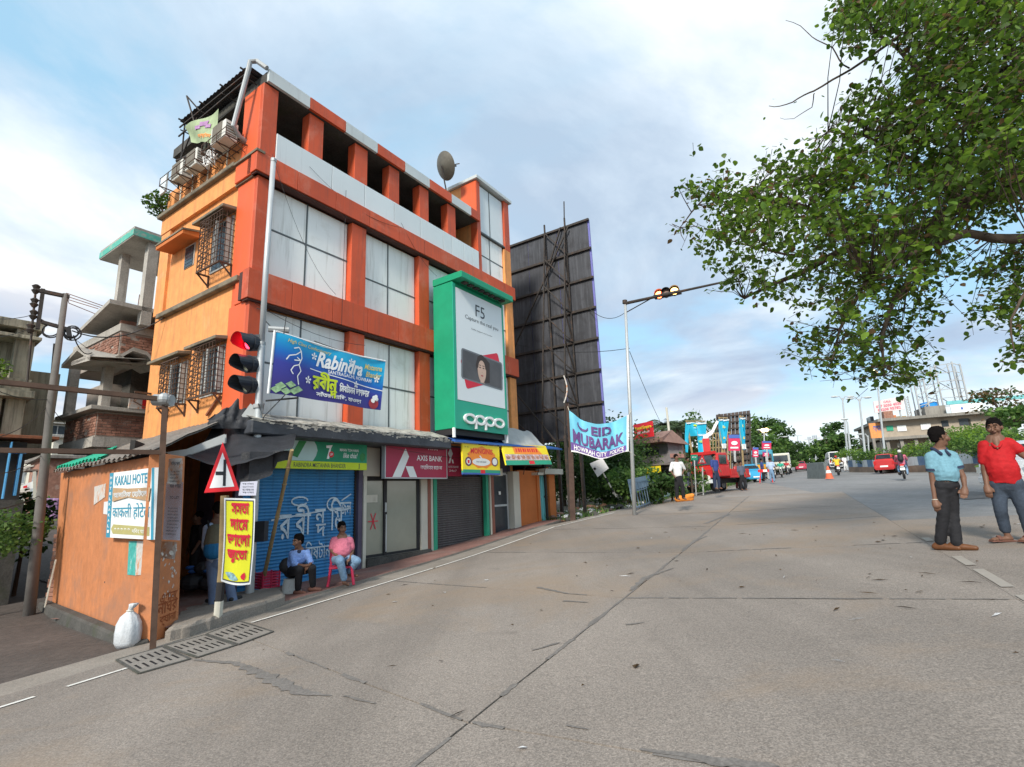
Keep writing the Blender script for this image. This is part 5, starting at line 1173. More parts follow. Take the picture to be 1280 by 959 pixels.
wires('facade_cable','thin cables drooping across the white cladding panels of the orange building',[(FM@Vector((.2,-.18,8.6)),FM@Vector((2.2,-.18,5.5)),.5),(FM@Vector((1.3,-.1,8.9)),FM@Vector((4.6,-.2,8.5)),.35),(FM@Vector((2.5,-.1,8.8)),FM@Vector((2.4,-.2,4.7)),.0),(FM@Vector((0,-.2,4.6)),FM@Vector((3.2,-.2,4.3)),.2),(FM@Vector((3.2,-.9,1.45)),FM@Vector((9.3,-.4,1.35)),.12),(FM@Vector((4.6,-.15,8.7)),FM@Vector((6.2,-.2,7.4)),.2)],.006)
# ================================================================== people
mat('skin',(.165,.085,.055),.55,.12,9,.05,spec=.35);mat('skin2',(.21,.11,.07),.55,.1,9,.05,spec=.35)
mat('hair',(.008,.007,.007),.95,.3,30,.3,spec=.05)
mat('shirt_teal',(.155,.32,.40),.85,.05,5,.3,fine=(28,.12));mat('navy',(.02,.03,.065),.8,.1,5,.1);mat('trouser_black',(.013,.013,.016),.85,.2,6,.3,fine=(20,.15))
mat('shoe_tan',(.13,.05,.018),.5,.1,6,.1);mat('shirt_red',(.42,.006,.010),.8,.06,5,.3,fine=(20,.08));mat('jeans',(.040,.055,.080),.9,.45,4,.3,fine=(25,.15))
mat('sandal',(.16,.07,.05),.7,.2,5,.1);mat('shirt_pink',(.55,.15,.22),.85,.05,5,.3,fine=(30,.1));mat('jeans_blue',(.17,.28,.42),.9,.3,5,.3,fine=(25,.15))
mat('shirt_blue',(.20,.33,.68),.85,.06,5,.3,fine=(26,.15));mat('shirt_white',(.72,.72,.72),.85,.06,5,.2);mat('tee_navy',(.035,.06,.22),.85,.1,5,.1);mat('shirt_lightblue',(.40,.50,.68),.85,.08,5,.3)
mat('eye',(.30,.27,.25),.3,.02,3,0);mat('plastic_red',(.50,.03,.08),.4,.1,3,.05);mat('plastic_white',(.66,.66,.62),.5,.08,3,.05,dirt=((.3,.28,.24),.6,6,.55))
mat('bag_olive',(.12,.11,.075),.85,.15,8,.3);mat('bag_blue',(.01,.13,.30),.75,.1,8,.3);mat('trouser_grey',(.09,.10,.14),.85,.15,5,.2)
def remesh(caps,vox,smooth_it=3):
 """caps: list of (p, q, rp, rq, flat, flatdir): tapered limbs fused into one continuous skin"""
 mb=MB()
 for c in caps:
  p,q,rp,rq=Vector(c[0]),Vector(c[1]),c[2],c[3];sx=c[4]if len(c)>4 else 1.0;fdv=c[5]if len(c)>5 else None
  d=q-p;L=d.length
  d=d.normalized()if L>1e-6 else Vector((0,0,1))
  a=Vector(fdv)-d*Vector(fdv).dot(d)if fdv is not None else d.orthogonal()
  if a.length<1e-4:a=d.orthogonal()
  a.normalize();b=d.cross(a);n=12;rings=[]
  seq=[(-.98,.2),(-.8,.6),(-.45,.89),(0,1)]
  for t,k in seq:rings.append((p+d*(t*rp),rp*k))
  if L>.02:
   for i in range(1,4):rings.append((p+d*(L*i/4),rp+(rq-rp)*i/4))
  for t,k in seq[::-1]:rings.append((q-d*(t*rq),rq*k))
  vs_=[]
  for c_,r_ in rings:
   for k in range(n):an=2*math.pi*k/n;vs_.append(c_+a*(math.cos(an)*r_*sx)+b*(math.sin(an)*r_))
  m=len(rings);mb.add(vs_,[(i*n+k,i*n+(k+1)%n,(i+1)*n+(k+1)%n,(i+1)*n+k)for i in range(m-1)for k in range(n)]+[tuple(range(n))[::-1],tuple((m-1)*n+k for k in range(n))])
 me=bpy.data.meshes.new('t');me.from_pydata(mb.v,[],mb.f);me.update();o=bpy.data.objects.new('t',me);COL.objects.link(o)
 bm=bmesh.new();bm.from_mesh(me);bmesh.ops.recalc_face_normals(bm,faces=bm.faces);bm.to_mesh(me);bm.free()
 r_=o.modifiers.new('r','REMESH');r_.mode='VOXEL';r_.voxel_size=vox
 s_=o.modifiers.new('s','SMOOTH');s_.factor=.5;s_.iterations=smooth_it
 dg=bpy.context.evaluated_depsgraph_get();dg.update();m2=bpy.data.meshes.new_from_object(o.evaluated_get(dg))
 out=MB();out.v=[tuple(v.co)for v in m2.vertices];out.f=[tuple(p.vertices)for p in m2.polygons];out.mi=[0]*len(out.f)
 bpy.data.objects.remove(o);bpy.data.meshes.remove(me);bpy.data.meshes.remove(m2);return out
def wrinkle(mb,amp=.012,f=7,c=None):
 c=c or sum((Vector(v)for v in mb.v),Vector())/len(mb.v);out=[]
 for v in mb.v:
  q=Vector(v);d=Vector((q.x-c.x,q.y-c.y,0));d=d.normalized()if d.length>1e-4 else Vector((1,0,0));k=noise.noise(Vector((q.x*f,q.y*f,q.z*f*1.8)))+.5*noise.noise(Vector((q.x*f*2.3,q.y*f*2.3+q.z*f*2,q.z*f*3.5)));out.append(tuple(q+d*(amp*(1-2.2*abs(k)))))
 mb.v=out;return mb
def hand(caps,wrist,knuckle,thumb_dir,s=1.0,curl=.4,palm_n=None):
 w,k=Vector(wrist),Vector(knuckle);d=(k-w).normalized();side=Vector(thumb_dir)-d*Vector(thumb_dir).dot(d);side.normalize();n=d.cross(side)
 caps.append((w,w+d*.035*s,.026*s,.032*s,1.25,side));caps.append((w+d*.035*s,w+d*.085*s,.034*s,.036*s,1.3,side))
 for i,(off,ln)in enumerate(((.030,.072),(.010,.080),(-.010,.075),(-.029,.060))):
  b=w+d*.095*s+side*(off*s*1.05);b2=b+d*(ln*.45*s)+n*(-curl*.25*ln*s);b3=b2+d*(ln*.40*s)+n*(-curl*.8*ln*s)
  caps.append((b-d*.02*s,b2,.0098*s,.009*s));caps.append((b2,b3,.009*s,.0075*s))
 t0=w+d*.030*s+side*.026*s;t1=t0+d*.030*s+side*.028*s;t2=t1+d*.032*s+side*.006*s-n*.012*s
 caps.append((t0,t1,.013*s,.0115*s));caps.append((t1,t2,.0115*s,.009*s))
def head(caps,c,fwd,up,s=1.0):
 c=Vector(c);f=Vector(fwd).normalized();u=Vector(up).normalized();r=f.cross(u).normalized()
 caps.append((c+u*.025*s-f*.012*s,c+u*.03*s-f*.02*s,.092*s,.094*s,.86,r))
 caps.append((c+f*.022*s-u*.045*s,c+f*.028*s-u*.075*s,.062*s,.048*s,.86,r))
 caps.append((c+f*.045*s-u*.098*s,c+f*.052*s-u*.100*s,.026*s,.024*s))
 caps.append((c+f*.092*s+u*.006*s,c+f*.108*s-u*.030*s,.010*s,.0165*s))
 caps.append((c+f*.086*s-u*.052*s+r*.018*s,c+f*.086*s-u*.052*s-r*.018*s,.012*s,.012*s))
 for sg in(-1,1):
  caps.append((c+r*sg*.083*s+u*.012*s-f*.008*s,c+r*sg*.084*s-u*.022*s-f*.004*s,.017*s,.012*s,.5,r))
  caps.append((c+f*.078*s+r*sg*.012*s+u*.036*s,c+f*.068*s+r*sg*.045*s+u*.038*s,.011*s,.010*s))
  caps.append((c+f*.062*s+r*sg*.038*s-u*.018*s,c+f*.055*s+r*sg*.042*s-u*.030*s,.028*s,.026*s))
 return f,u,r
def face_parts(c,f,u,r,s,parent,hairm='hair',hair=True,brows=True,moust=False,beard=False,vox=.012):
 c=Vector(c)
 if hair:
  caps=[(c+u*.045*s-f*.025*s,c+u*.055*s-f*.03*s,.100*s,.100*s,.88,r),(c+u*.110*s+f*.005*s,c+u*.098*s-f*.03*s,.044*s,.055*s,1.45,r),(c-f*.065*s-u*.02*s,c-f*.06*s+u*.02*s,.050*s,.06*s,1.25,r),(c+u*.108*s+f*.040*s+r*.025*s,c+u*.112*s+f*.030*s-r*.03*s,.024*s,.024*s)]
  for sg in(-1,1):caps.append((c+r*sg*.072*s+u*.035*s-f*.015*s,c+r*sg*.076*s-u*.0*s-f*.012*s,.022*s,.014*s))
  h=remesh(caps,vox*.9,1)
  h.v=[tuple(Vector(v)+Vector((noise.noise(Vector(v)*60),noise.noise(Vector(v)*60+Vector((5,5,5))),noise.noise(Vector(v)*60+Vector((9,2,5)))))*.006)for v in h.v]
  # keep the face free
  build(h,'hair',hairm,parent,smooth=True)
 mb=MB()
 for sg in(-1,1):
  e=c+f*.082*s+r*sg*.034*s+u*.015*s;mb.use(0).ell(e,(.010*s,.010*s,.006*s),8,6);mb.use(1).ell(e+f*.007*s,(.006*s,.006*s,.006*s),6,4)
  mb.use(1).bar(c+f*.090*s+r*sg*.016*s+u*.043*s,c+f*.078*s+r*sg*.054*s+u*.043*s,.008*s,.008*s)
 if moust:mb.use(1).bar(c+f*.099*s-u*.040*s+r*.024*s,c+f*.099*s-u*.040*s-r*.024*s,.006*s,.009*s)
 mb.use(2).bar(c+f*.098*s-u*.054*s+r*.022*s,c+f*.098*s-u*.054*s-r*.022*s,.005*s,.006*s)
 if beard:
  for k in range(7):a=-1.2+.4*k;mb.use(1).ell(c+f*(.028+.050*math.cos(a))*s-u*(.075+.025*math.cos(a))*s+r*(.068*math.sin(a))*s,.014*s,6,4)
 build(mb,'eyes_and_brows',['eye','hair',mat('lip_dark',(.12,.05,.045),.5,.1,3,0)],parent,smooth=True)
def Pj(base):
 f=pj(base);return lambda x,y,o=0.0:f(x,y,o)
 # --- man in the light blue polo shirt
bB=G(1190,688);J_=Pj(bB);R_=(bB.cross(Vector((0,0,1)))).normalized()
Rt=Vector((-facing(bB).y,facing(bB).x,0));
if Rt.x<0:Rt=-Rt
Fc=facing(bB)
def man_teal():
 T=thing('person','man in a light blue polo shirt and black trousers standing, looking away to the right','person',bB)
 hc=J_(1174.5,547);fwd=(Rt*.85-Fc*.45+Vector((0,0,.02))).normalized();up=Vector((.05,0,1));up=(up-fwd*up.dot(fwd)).normalized()
 caps=[];f,u,r=head(caps,hc,fwd,up,1.05)
 nk=J_(1174,562,-.03);caps+=[(hc-u*.05,nk,.056,.062)]
 shL,shR=J_(1163,571.5,.05),J_(1190,570,-.04);elL,elR=J_(1166,602,.06),J_(1204,597,-.02);wrL,wrR=J_(1168.5,625,.10),J_(1206,610,.02)
 ch,be,hp=J_(1177,581),J_(1183,593,.03),J_(1182,603)
 caps+=[(nk,ch,.065,.10,1.3,Rt),(ch,hp,.10,.10,1.1,Rt),(nk-Vector((0,0,.03)),shL,.05,.05),(nk-Vector((0,0,.03)),shR,.05,.05),(shL,elL,.045,.037),(elL,wrL,.036,.025),(shR,elR,.044,.037),(elR,wrR,.036,.025)]
 hand(caps,wrL,J_(1171,634,.12),Rt,1.02,.7);hand(caps,wrR,J_(1205,620,.05),-Rt,1.0,.5)
 kL,kR=J_(1179,643,.05),J_(1191,642,-.06);aL,aR=J_(1176,679,.0),J_(1196,681,.04);hL,hR=J_(1176,607,.02),J_(1188,607,-.03)
 caps+=[(hp,hL,.12,.10),(hp,hR,.12,.10),(hL,kL,.082,.058),(hR,kR,.082,.058),(kL,aL,.055,.036),(kR,aR,.055,.036)]
 build(remesh(caps,.0075,2),'body','skin',T,smooth=True);face_parts(hc,f,u,r,1.05,T,moust=False)
 sc=[(nk+Vector((0,0,-.05)),ch,.08,.118,1.3,Rt),(ch,be,.118,.130,1.08,Rt),(be,hp+Vector((0,0,.0)),.130,.118,1.1,Rt),(shL,J_(1165,587,.055),.068,.066),(shR,J_(1197,584,-.03),.066,.066),(nk-Vector((0,0,.05)),shL,.062,.066),(nk-Vector((0,0,.05)),shR,.062,.066)]
 sh=remesh(sc,.013,4)
 wrinkle(sh,.007,6)
 hz_=J_(1182,602).z;sh.v=[(x,y,max(z,hz_+.01*math.sin(x*25)))for x,y,z in sh.v];S_=build(sh,'polo_shirt','shirt_teal',T,smooth=True)
 cl=remesh([(nk+Rt*.07-Vector((0,0,.005)),nk-Rt*.075+Vector((0,0,.01)),.030,.03),(nk+Rt*.05+Fc*.03-Vector((0,0,.02)),nk+Rt*.10+Fc*.10-Vector((0,0,.09)),.026,.02),(nk-Rt*.06+Fc*.04,nk+Rt*.01+Fc*.12-Vector((0,0,.07)),.028,.022),(nk-Rt*.07-Fc*.04,nk+Rt*.06-Fc*.05,.03,.03)],.012,2);build(cl,'collar','navy',S_,smooth=True)
 mb=MB()
 for a,b,rr in((shL,J_(1165,589,.055),.070),(shR,J_(1198,586,-.03),.069)):d=(b-a).normalized();mb.tube([b-d*.025,b+d*.006],rr,14,False)
 build(mb,'sleeve_band','navy',S_,smooth=True)
 tc_=[(hp-Vector((0,0,.03)),hL,.112,.105,1.08,Rt),(hp-Vector((0,0,.03)),hR,.112,.10,1.08,Rt),(hL,kL,.098,.070),(hR,kR,.095,.070),(kL,aL+Vector((0,0,.02)),.070,.066),(kR,aR+Vector((0,0,.02)),.070,.066)]
 tr=remesh(tc_,.013,3);wrinkle(tr,.005,6);build(tr,'trousers','trouser_black',T,smooth=True)
 mb=MB();mb.tube([hp+Vector((0,0,-.02)),hp+Vector((0,0,.015))],.118,20,False);build(mb,'belt','black',T)
 for a,toe in((aL,Rt*.85+Fc*.35),(aR,Rt*.95+Fc*.25)):
  toe=toe.normalized();g_=Vector((a.x,a.y,gz(a.x,a.y)+.045));so_=remesh([(g_-toe*.07,g_+toe*.05,.048,.046,1,toe),(g_+toe*.05,g_+toe*.19-Vector((0,0,.008)),.048,.034,1,toe),(g_-toe*.05+Vector((0,0,.02)),g_+Vector((0,0,.04)),.045,.045)],.012,2);build(so_,'shoe','shoe_tan',T,smooth=True)
 mb=MB();mb.tube([wrL+Vector((.032*math.cos(a),.032*math.sin(a),0))for a in[k*.7 for k in range(10)]],.005,5);build(mb,'bracelet','cream',T)
man_teal()
# --- man in the red shirt
bR=G(1264,678);J2=Pj(bR);Fc2=facing(bR);Rt2=Vector((-Fc2.y,Fc2.x,0));Rt2=Rt2 if Rt2.x>0 else-Rt2
def man_red():
 T=thing('person','man in a bright red V neck shirt and faded jeans facing the street','person',bR)
 hc=J2(1243,536);fwd=(Fc2*.95-Rt2*.22-Vector((0,0,.03))).normalized();up=Vector((-.03,0,1));up=(up-fwd*up.dot(fwd)).normalized()
 caps=[];f,u,r=head(caps,hc,fwd,up,1.04);nk=J2(1244,549)
 shL,shR=J2(1231,557.5,.0),J2(1259,554,-.02);elL,elR=J2(1231,589,.02),J2(1280,570,-.05);wrL,wrR=J2(1233.5,607,.09),J2(1296,582,.02)
 ch,be,hp=J2(1247,571),J2(1253,587,.04),J2(1256,602)
 caps+=[(hc-u*.05,nk,.056,.062),(nk,ch,.08,.12,1.35,Rt2),(ch,hp,.12,.12,1.25,Rt2),(nk-Vector((0,0,.03)),shL,.052,.052),(nk-Vector((0,0,.03)),shR,.052,.052),(shL,elL,.055,.046),(elL,wrL,.043,.029),(shR,elR,.055,.046),(elR,wrR,.043,.029)]
 hand(caps,wrL,J2(1236,618,.12),Rt2,1.04,.45);hand(caps,wrR,J2(1302,588,.05),Fc2,1.0,.4)
 hL,hR=J2(1248,606),J2(1266,605);kL,kR=J2(1251,638,.04),J2(1279,637,.02);aL,aR=J2(1258,667,-.02),J2(1288,671,.0)
 caps+=[(hp,hL,.12,.10),(hp,hR,.12,.10),(hL,kL,.085,.06),(hR,kR,.085,.06),(kL,aL,.057,.036),(kR,aR,.057,.036)]
 for a,toe in((aL,-Rt2*.85+Fc2*.5),(aR,-Rt2*.5+Fc2*.85)):
  toe=toe.normalized();g_=Vector((a.x,a.y,gz(a.x,a.y)+.045));caps+=[(a,g_-toe*.02,.036,.04),(g_-toe*.03,g_+toe*.17-Vector((0,0,.01)),.036,.026,1.1,Vector((-toe.y,toe.x,0)))]
  for k in range(5):s_=Vector((-toe.y,toe.x,0))*(-.032+.016*k);caps.append((g_+toe*.16+s_-Vector((0,0,.012)),g_+toe*(.20-.004*k)+s_-Vector((0,0,.015)),.011,.009))
 build(remesh(caps,.0075,2),'body','skin',T,smooth=True);face_parts(hc,f,u,r,1.04,T,moust=False)
 sc=[(nk-Vector((0,0,.06)),ch,.085,.132,1.42,Rt2),(ch,be,.132,.142,1.28,Rt2),(be,hp-Vector((0,0,.0)),.142,.138,1.28,Rt2),(hp,hp-Vector((0,0,.03)),.138,.138,1.28,Rt2),(shL,J2(1230.5,577,.01),.076,.072),(shR,J2(1271,562,-.04),.078,.078),(nk-Vector((0,0,.055)),shL,.062,.074),(nk-Vector((0,0,.055)),shR,.062,.074)]
 sh=remesh(sc,.013,4);wrinkle(sh,.007,6);hz_=J2(1256,605).z;sh.v=[(x,y,max(z,hz_+.012*math.sin(x*22)))for x,y,z in sh.v];S_=build(sh,'red_shirt','shirt_red',T,smooth=True)
 cl=remesh([(nk+Rt2*.085-Vector((0,0,.01)),nk+Rt2*.02+Fc2*.12-Vector((0,0,.12)),.024,.02),(nk-Rt2*.085-Vector((0,0,.01)),nk-Rt2*.02+Fc2*.12-Vector((0,0,.12)),.024,.02),(nk-Rt2*.08-Fc2*.05,nk+Rt2*.08-Fc2*.05,.028,.028)],.012,2);build(cl,'collar','shirt_red',S_,smooth=True)
 v_=remesh([(nk+Fc2*.025-Vector((0,0,.005)),nk+Fc2*.128-Vector((0,0,.14)),.058,.012,1.15,Rt2)],.009,2);build(v_,'open_neck','skin',S_,smooth=True)
 tr=remesh([(hp-Vector((0,0,.04)),hL,.13,.12,1.2,Rt2),(hp-Vector((0,0,.04)),hR,.13,.12,1.2,Rt2),(hL,kL,.104,.074),(hR,kR,.104,.074),(kL,aL+Vector((0,0,.05)),.074,.064),(kR,aR+Vector((0,0,.05)),.074,.064)],.013,3)
 wrinkle(tr,.005,6);build(tr,'jeans','jeans',T,smooth=True)
 for a,toe in((aL,-Rt2*.85+Fc2*.5),(aR,-Rt2*.5+Fc2*.85)):
  toe=toe.normalized();g_=Vector((a.x,a.y,gz(a.x,a.y)+.012));sd_=Vector((-toe.y,toe.x,0));mb=MB();mb.bar(g_-toe*.08,g_+toe*.21,.10,.02);mb.bar(g_+toe*.10-sd_*.05+Vector((0,0,.02)),g_+toe*.10+Vector((0,0,.075)),.05,.012);mb.bar(g_+toe*.10+sd_*.05+Vector((0,0,.02)),g_+toe*.10+Vector((0,0,.075)),.05,.012);build(mb,'sandal','sandal',T,bevel=.006)
man_red()
# --- seated man in the pink shirt on a red plastic chair
bP=G(432,732);J3=Pj(bP);F3=facing(bP);R3=Vector((-F3.y,F3.x,0));R3=R3 if R3.x>0 else-R3
def seated_pink():
 T=thing('person','man in a pink short sleeved shirt and blue jeans sitting with crossed legs','person',J3(428,705,.0))
 hc=J3(427.5,661.5,.02);fwd=(F3*.9+R3*.35).normalized();up=Vector((0,0,1));caps=[];f,u,r=head(caps,hc,fwd,up,1.06);nk=J3(427.5,671,.0)
 shL,shR=J3(417.5,676,.02),J3(437,676,.02);elL,elR=J3(415,689,.08),J3(440,690,.05);wrL,wrR=J3(422,696,.28),J3(438,699,.30)
 ch,be,hp=J3(427.5,681,.05),J3(427.5,690,.12),J3(427,699,.02)
 kL,kR=J3(425,702,.46),J3(446,702,.34);aL,aR=J3(430,726,.40),J3(437,716,.20)
 caps+=[(hc-u*.05,nk,.06,.066),(nk,ch,.08,.12,1.35,R3),(ch,hp,.12,.14,1.2,R3),(nk,shL,.05,.05),(nk,shR,.05,.05),(shL,elL,.055,.046),(elL,wrL,.043,.029),(shR,elR,.055,.046),(elR,wrR,.043,.029),(hp-R3*.08,kL,.10,.068),(hp+R3*.08,kR,.10,.068),(kL,aL,.062,.038),(kR,aR,.062,.038)]
 hand(caps,wrL,wrL+R3*.08-Vector((0,0,.02)),F3,1.0,.6);hand(caps,wrR,wrR-R3*.05+F3*.05-Vector((0,0,.04)),F3,1.0,.6)
 for a,toe in((aL,F3*.8+R3*.5),(aR,F3*.4+R3*.9)):
  toe=toe.normalized();caps+=[(a,a-Vector((0,0,.05)),.036,.038),(a-Vector((0,0,.05)),a-Vector((0,0,.075))+toe*.17,.036,.025,1.1,Vector((-toe.y,toe.x,0)))]
 build(remesh(caps,.011,3),'body','skin',T,smooth=True);face_parts(hc,f,u,r,1.06,T,moust=True)
 sh=remesh([(nk-Vector((0,0,.05)),ch,.085,.145,1.42,R3),(ch,be,.145,.148,1.3,R3),(be,hp+Vector((0,0,.02)),.148,.145,1.28,R3),(shL,J3(415.5,685,.05),.076,.072),(shR,J3(439.5,685,.04),.076,.072),(nk-Vector((0,0,.05)),shL,.06,.074),(nk-Vector((0,0,.05)),shR,.06,.074)],.014,3)
 wrinkle(sh,.007,6);S_=build(sh,'pink_shirt','shirt_pink',T,smooth=True)
 cl=remesh([(nk+R3*.07,nk+F3*.12+R3*.03-Vector((0,0,.08)),.026,.02),(nk-R3*.07,nk+F3*.12-R3*.03-Vector((0,0,.08)),.026,.02)],.012,2);build(cl,'collar','shirt_pink',S_,smooth=True)
 tr=remesh([(hp-Vector((0,0,.02)),hp-R3*.08,.17,.13),(hp,hp+R3*.08,.17,.13),(hp-R3*.08,kL,.13,.09),(hp+R3*.08,kR,.13,.09),(kL,aL+Vector((0,0,.04)),.085,.068),(kR,aR+Vector((0,0,.03)),.085,.07)],.014,3);build(tr,'jeans','jeans_blue',T,smooth=True)
 c=hp;CH=thing('plastic_chair','red plastic chair under the man in the pink shirt','chair',Vector((c.x,c.y,gz(c.x,c.y)+.045)))
 zb=gz(c.x,c.y)+.045;sz=c.z-.17;mb=MB();A=R3*.235;Bv=F3*.22;c0=Vector((c.x,c.y,sz))+F3*.10
 mb.hull([c0-A-Bv,c0+A-Bv,c0+A+Bv,c0-A+Bv],[q+Vector((0,0,.04))for q in(c0-A*1.05-Bv,c0+A*1.05-Bv,c0+A*1.05+Bv,c0-A*1.05+Bv)]);build(mb,'seat','plastic_red',CH,bevel=.012)
 for sx in(-1,1):
  for sy in(-1,1):
   t_=c0+A*.88*sx+Bv*.88*sy;bt=Vector(((c0+A*1.08*sx+Bv*1.1*sy).x,(c0+A*1.08*sx+Bv*1.1*sy).y,zb));mb=MB();mb.bar(bt,t_,.045,.045);build(mb,'leg','plastic_red',CH,bevel=.006)
 mb=MB();bk=c0-Bv*1.0
 for s_ in(-.9,-.3,.3,.9):mb.bar(bk+A*s_,bk+A*s_*1.05-F3*.12+Vector((0,0,.42)),.05,.02)
 mb.bar(bk-A-F3*.12+Vector((0,0,.44)),bk+A-F3*.12+Vector((0,0,.44)),.02,.09);build(mb,'backrest','plastic_red',CH,bevel=.006)
seated_pink()
# --- seated man in the blue shirt on a white bucket
bS=G(372,744);J4=Pj(bS);F4=facing(bS);R4=Vector((-F4.y,F4.x,0));R4=R4 if R4.x>0 else-R4
def seated_blue():
 T=thing('person','man in a light blue shirt with navy shoulders sitting hunched, hands clasped, looking left','person',J4(366,712,.0))
 hc=J4(372.5,677.5,.10);fwd=(F4*.55-R4*.85-Vector((0,0,.12))).normalized();up=Vector((0,0,1));up=(up-fwd*up.dot(fwd)).normalized();caps=[];f,u,r=head(caps,hc,fwd,up,1.05);nk=J4(374,688,.05)
 shL,shR=J4(365.5,692,.02),J4(383,691,.02);elL,elR=J4(368,706,.16),J4(388,703,.14);wrL,wrR=J4(380,708,.34),J4(388,708,.34)
 ch,hp=J4(372,699,.0),J4(365,713,-.12);kL,kR=J4(374,713,.36),J4(390,711,.34);aL,aR=J4(372.5,738,.25),J4(391,734,.25)
 caps+=[(hc-u*.05,nk,.056,.062),(nk,ch,.075,.115,1.3,R4),(ch,hp,.115,.125,1.15,R4),(shL,elL,.05,.042),(elL,wrL,.04,.028),(shR,elR,.05,.042),(elR,wrR,.04,.028),(hp,kL,.10,.065),(hp+R4*.12,kR,.10,.065),(kL,aL,.06,.038),(kR,aR,.06,.038)]
 hand(caps,wrL,wrL+R4*.08+F4*.02,F4,1.0,.9);hand(caps,wrR,wrR-R4*.06-Vector((0,0,.04)),F4,1.0,.9)
 build(remesh(caps,.011,3),'body','skin',T,smooth=True);face_parts(hc,f,u,r,1.05,T,moust=True)
 sh=remesh([(nk-Vector((0,0,.05)),ch,.085,.135,1.4,R4),(ch,hp+Vector((0,0,.03)),.135,.14,1.2,R4),(shL,elL,.070,.058),(shR,elR,.070,.058),(nk-Vector((0,0,.04)),shL,.06,.068),(nk-Vector((0,0,.04)),shR,.06,.068),(elL,elL.lerp(wrL,.25),.06,.056),(elR,elR.lerp(wrR,.25),.06,.056)],.014,3)
 wrinkle(sh,.007,6);S_=build(sh,'blue_shirt','shirt_blue',T,smooth=True)
 yk=remesh([(nk-R4*.04-Vector((0,0,.02)),shL+Vector((0,0,.03)),.052,.050),(nk+R4*.04-Vector((0,0,.02)),shR+Vector((0,0,.03)),.052,.050),(nk-Vector((0,0,.03))-F4*.03,nk-Vector((0,0,.03))+F4*.03,.066,.062)],.013,2);build(yk,'shoulder_yoke','navy',S_,smooth=True)
 tr=remesh([(hp-Vector((0,0,.01)),hp+R4*.05,.16,.15),(hp,kL,.135,.085),(hp+R4*.12,kR,.13,.085),(kL,aL+Vector((0,0,.03)),.08,.062),(kR,aR+Vector((0,0,.03)),.08,.062)],.014,3);build(tr,'trousers','trouser_black',T,smooth=True)
 for a,toe in((aL,F4*.55+R4*.75),(aR,F4*.45+R4*.85)):
  toe=toe.normalized();g_=a-Vector((0,0,.045));build(remesh([(g_-toe*.06,g_+toe*.05,.045,.044),(g_+toe*.05,g_+toe*.17-Vector((0,0,.01)),.044,.03)],.012,2),'shoe','shoe_tan' if False else 'sandal',T,smooth=True)
 bk=Vector((hp.x,hp.y,gz(hp.x,hp.y)+.05));BK=thing('bucket','upturned white plastic bucket used as a seat in front of the blue shutter','bucket',bk)
 h=hp.z-.16-bk.z;mb=MB();mb.tube([bk,bk+Vector((0,0,.04)),bk+Vector((0,0,h*.6)),bk+Vector((0,0,h))],[.19,.18,.165,.145],22);mb.tube([bk+Vector((0,0,.0)),bk+Vector((0,0,.03))],.2,22);build(mb,'bucket_body','plastic_white',BK,smooth=False)
 bg=J4(357,707,-.1);sbg=MB();rem=remesh([(bg,bg+Vector((0,0,-.02))+R4*.05,.12,.13,1.3,R4)],.02,2);build(rem,'shoulder_bag','black',smooth=True,label='dark bag beside the seated man in the blue shirt, on the bucket',cat='bag',loc=bg)
seated_blue()
# red crate beside the bamboo pole
cb=G(336,745);cb.z+=.14;CR=thing('red_crate','red plastic crate on the footpath behind the bamboo pole','crate',cb);fr=fd;fi=-fn
mb=MB()
for k in range(6):
 z=cb.z+.02+k*.055
 for s_ in(0,1):mb.bar(cb+fi*(.3*s_)-fr*.15+Vector((0,0,z-cb.z)),cb+fi*(.3*s_)+fr*.22+Vector((0,0,z-cb.z)),.015,.035);mb.bar(cb-fr*.15+fr*.37*s_+Vector((0,0,z-cb.z)),cb-fr*.15+fr*.37*s_+fi*.3+Vector((0,0,z-cb.z)),.015,.035)
for a in(-.15,.035,.22):
 for b in(0,.3):mb.bar(cb+fr*a+fi*b,cb+fr*a+fi*b+Vector((0,0,.33)),.03,.03)
build(mb,'lattice_sides','plastic_red',CR);mb=MB();q0_=cb-fr*.14+fi*.01+Vector((0,0,.02));mb.add([q0_,q0_+fr*.35,q0_+fr*.35+fi*.28,q0_+fi*.28],[(0,1,2,3)]);build(mb,'crate_floor','plastic_red',CR)
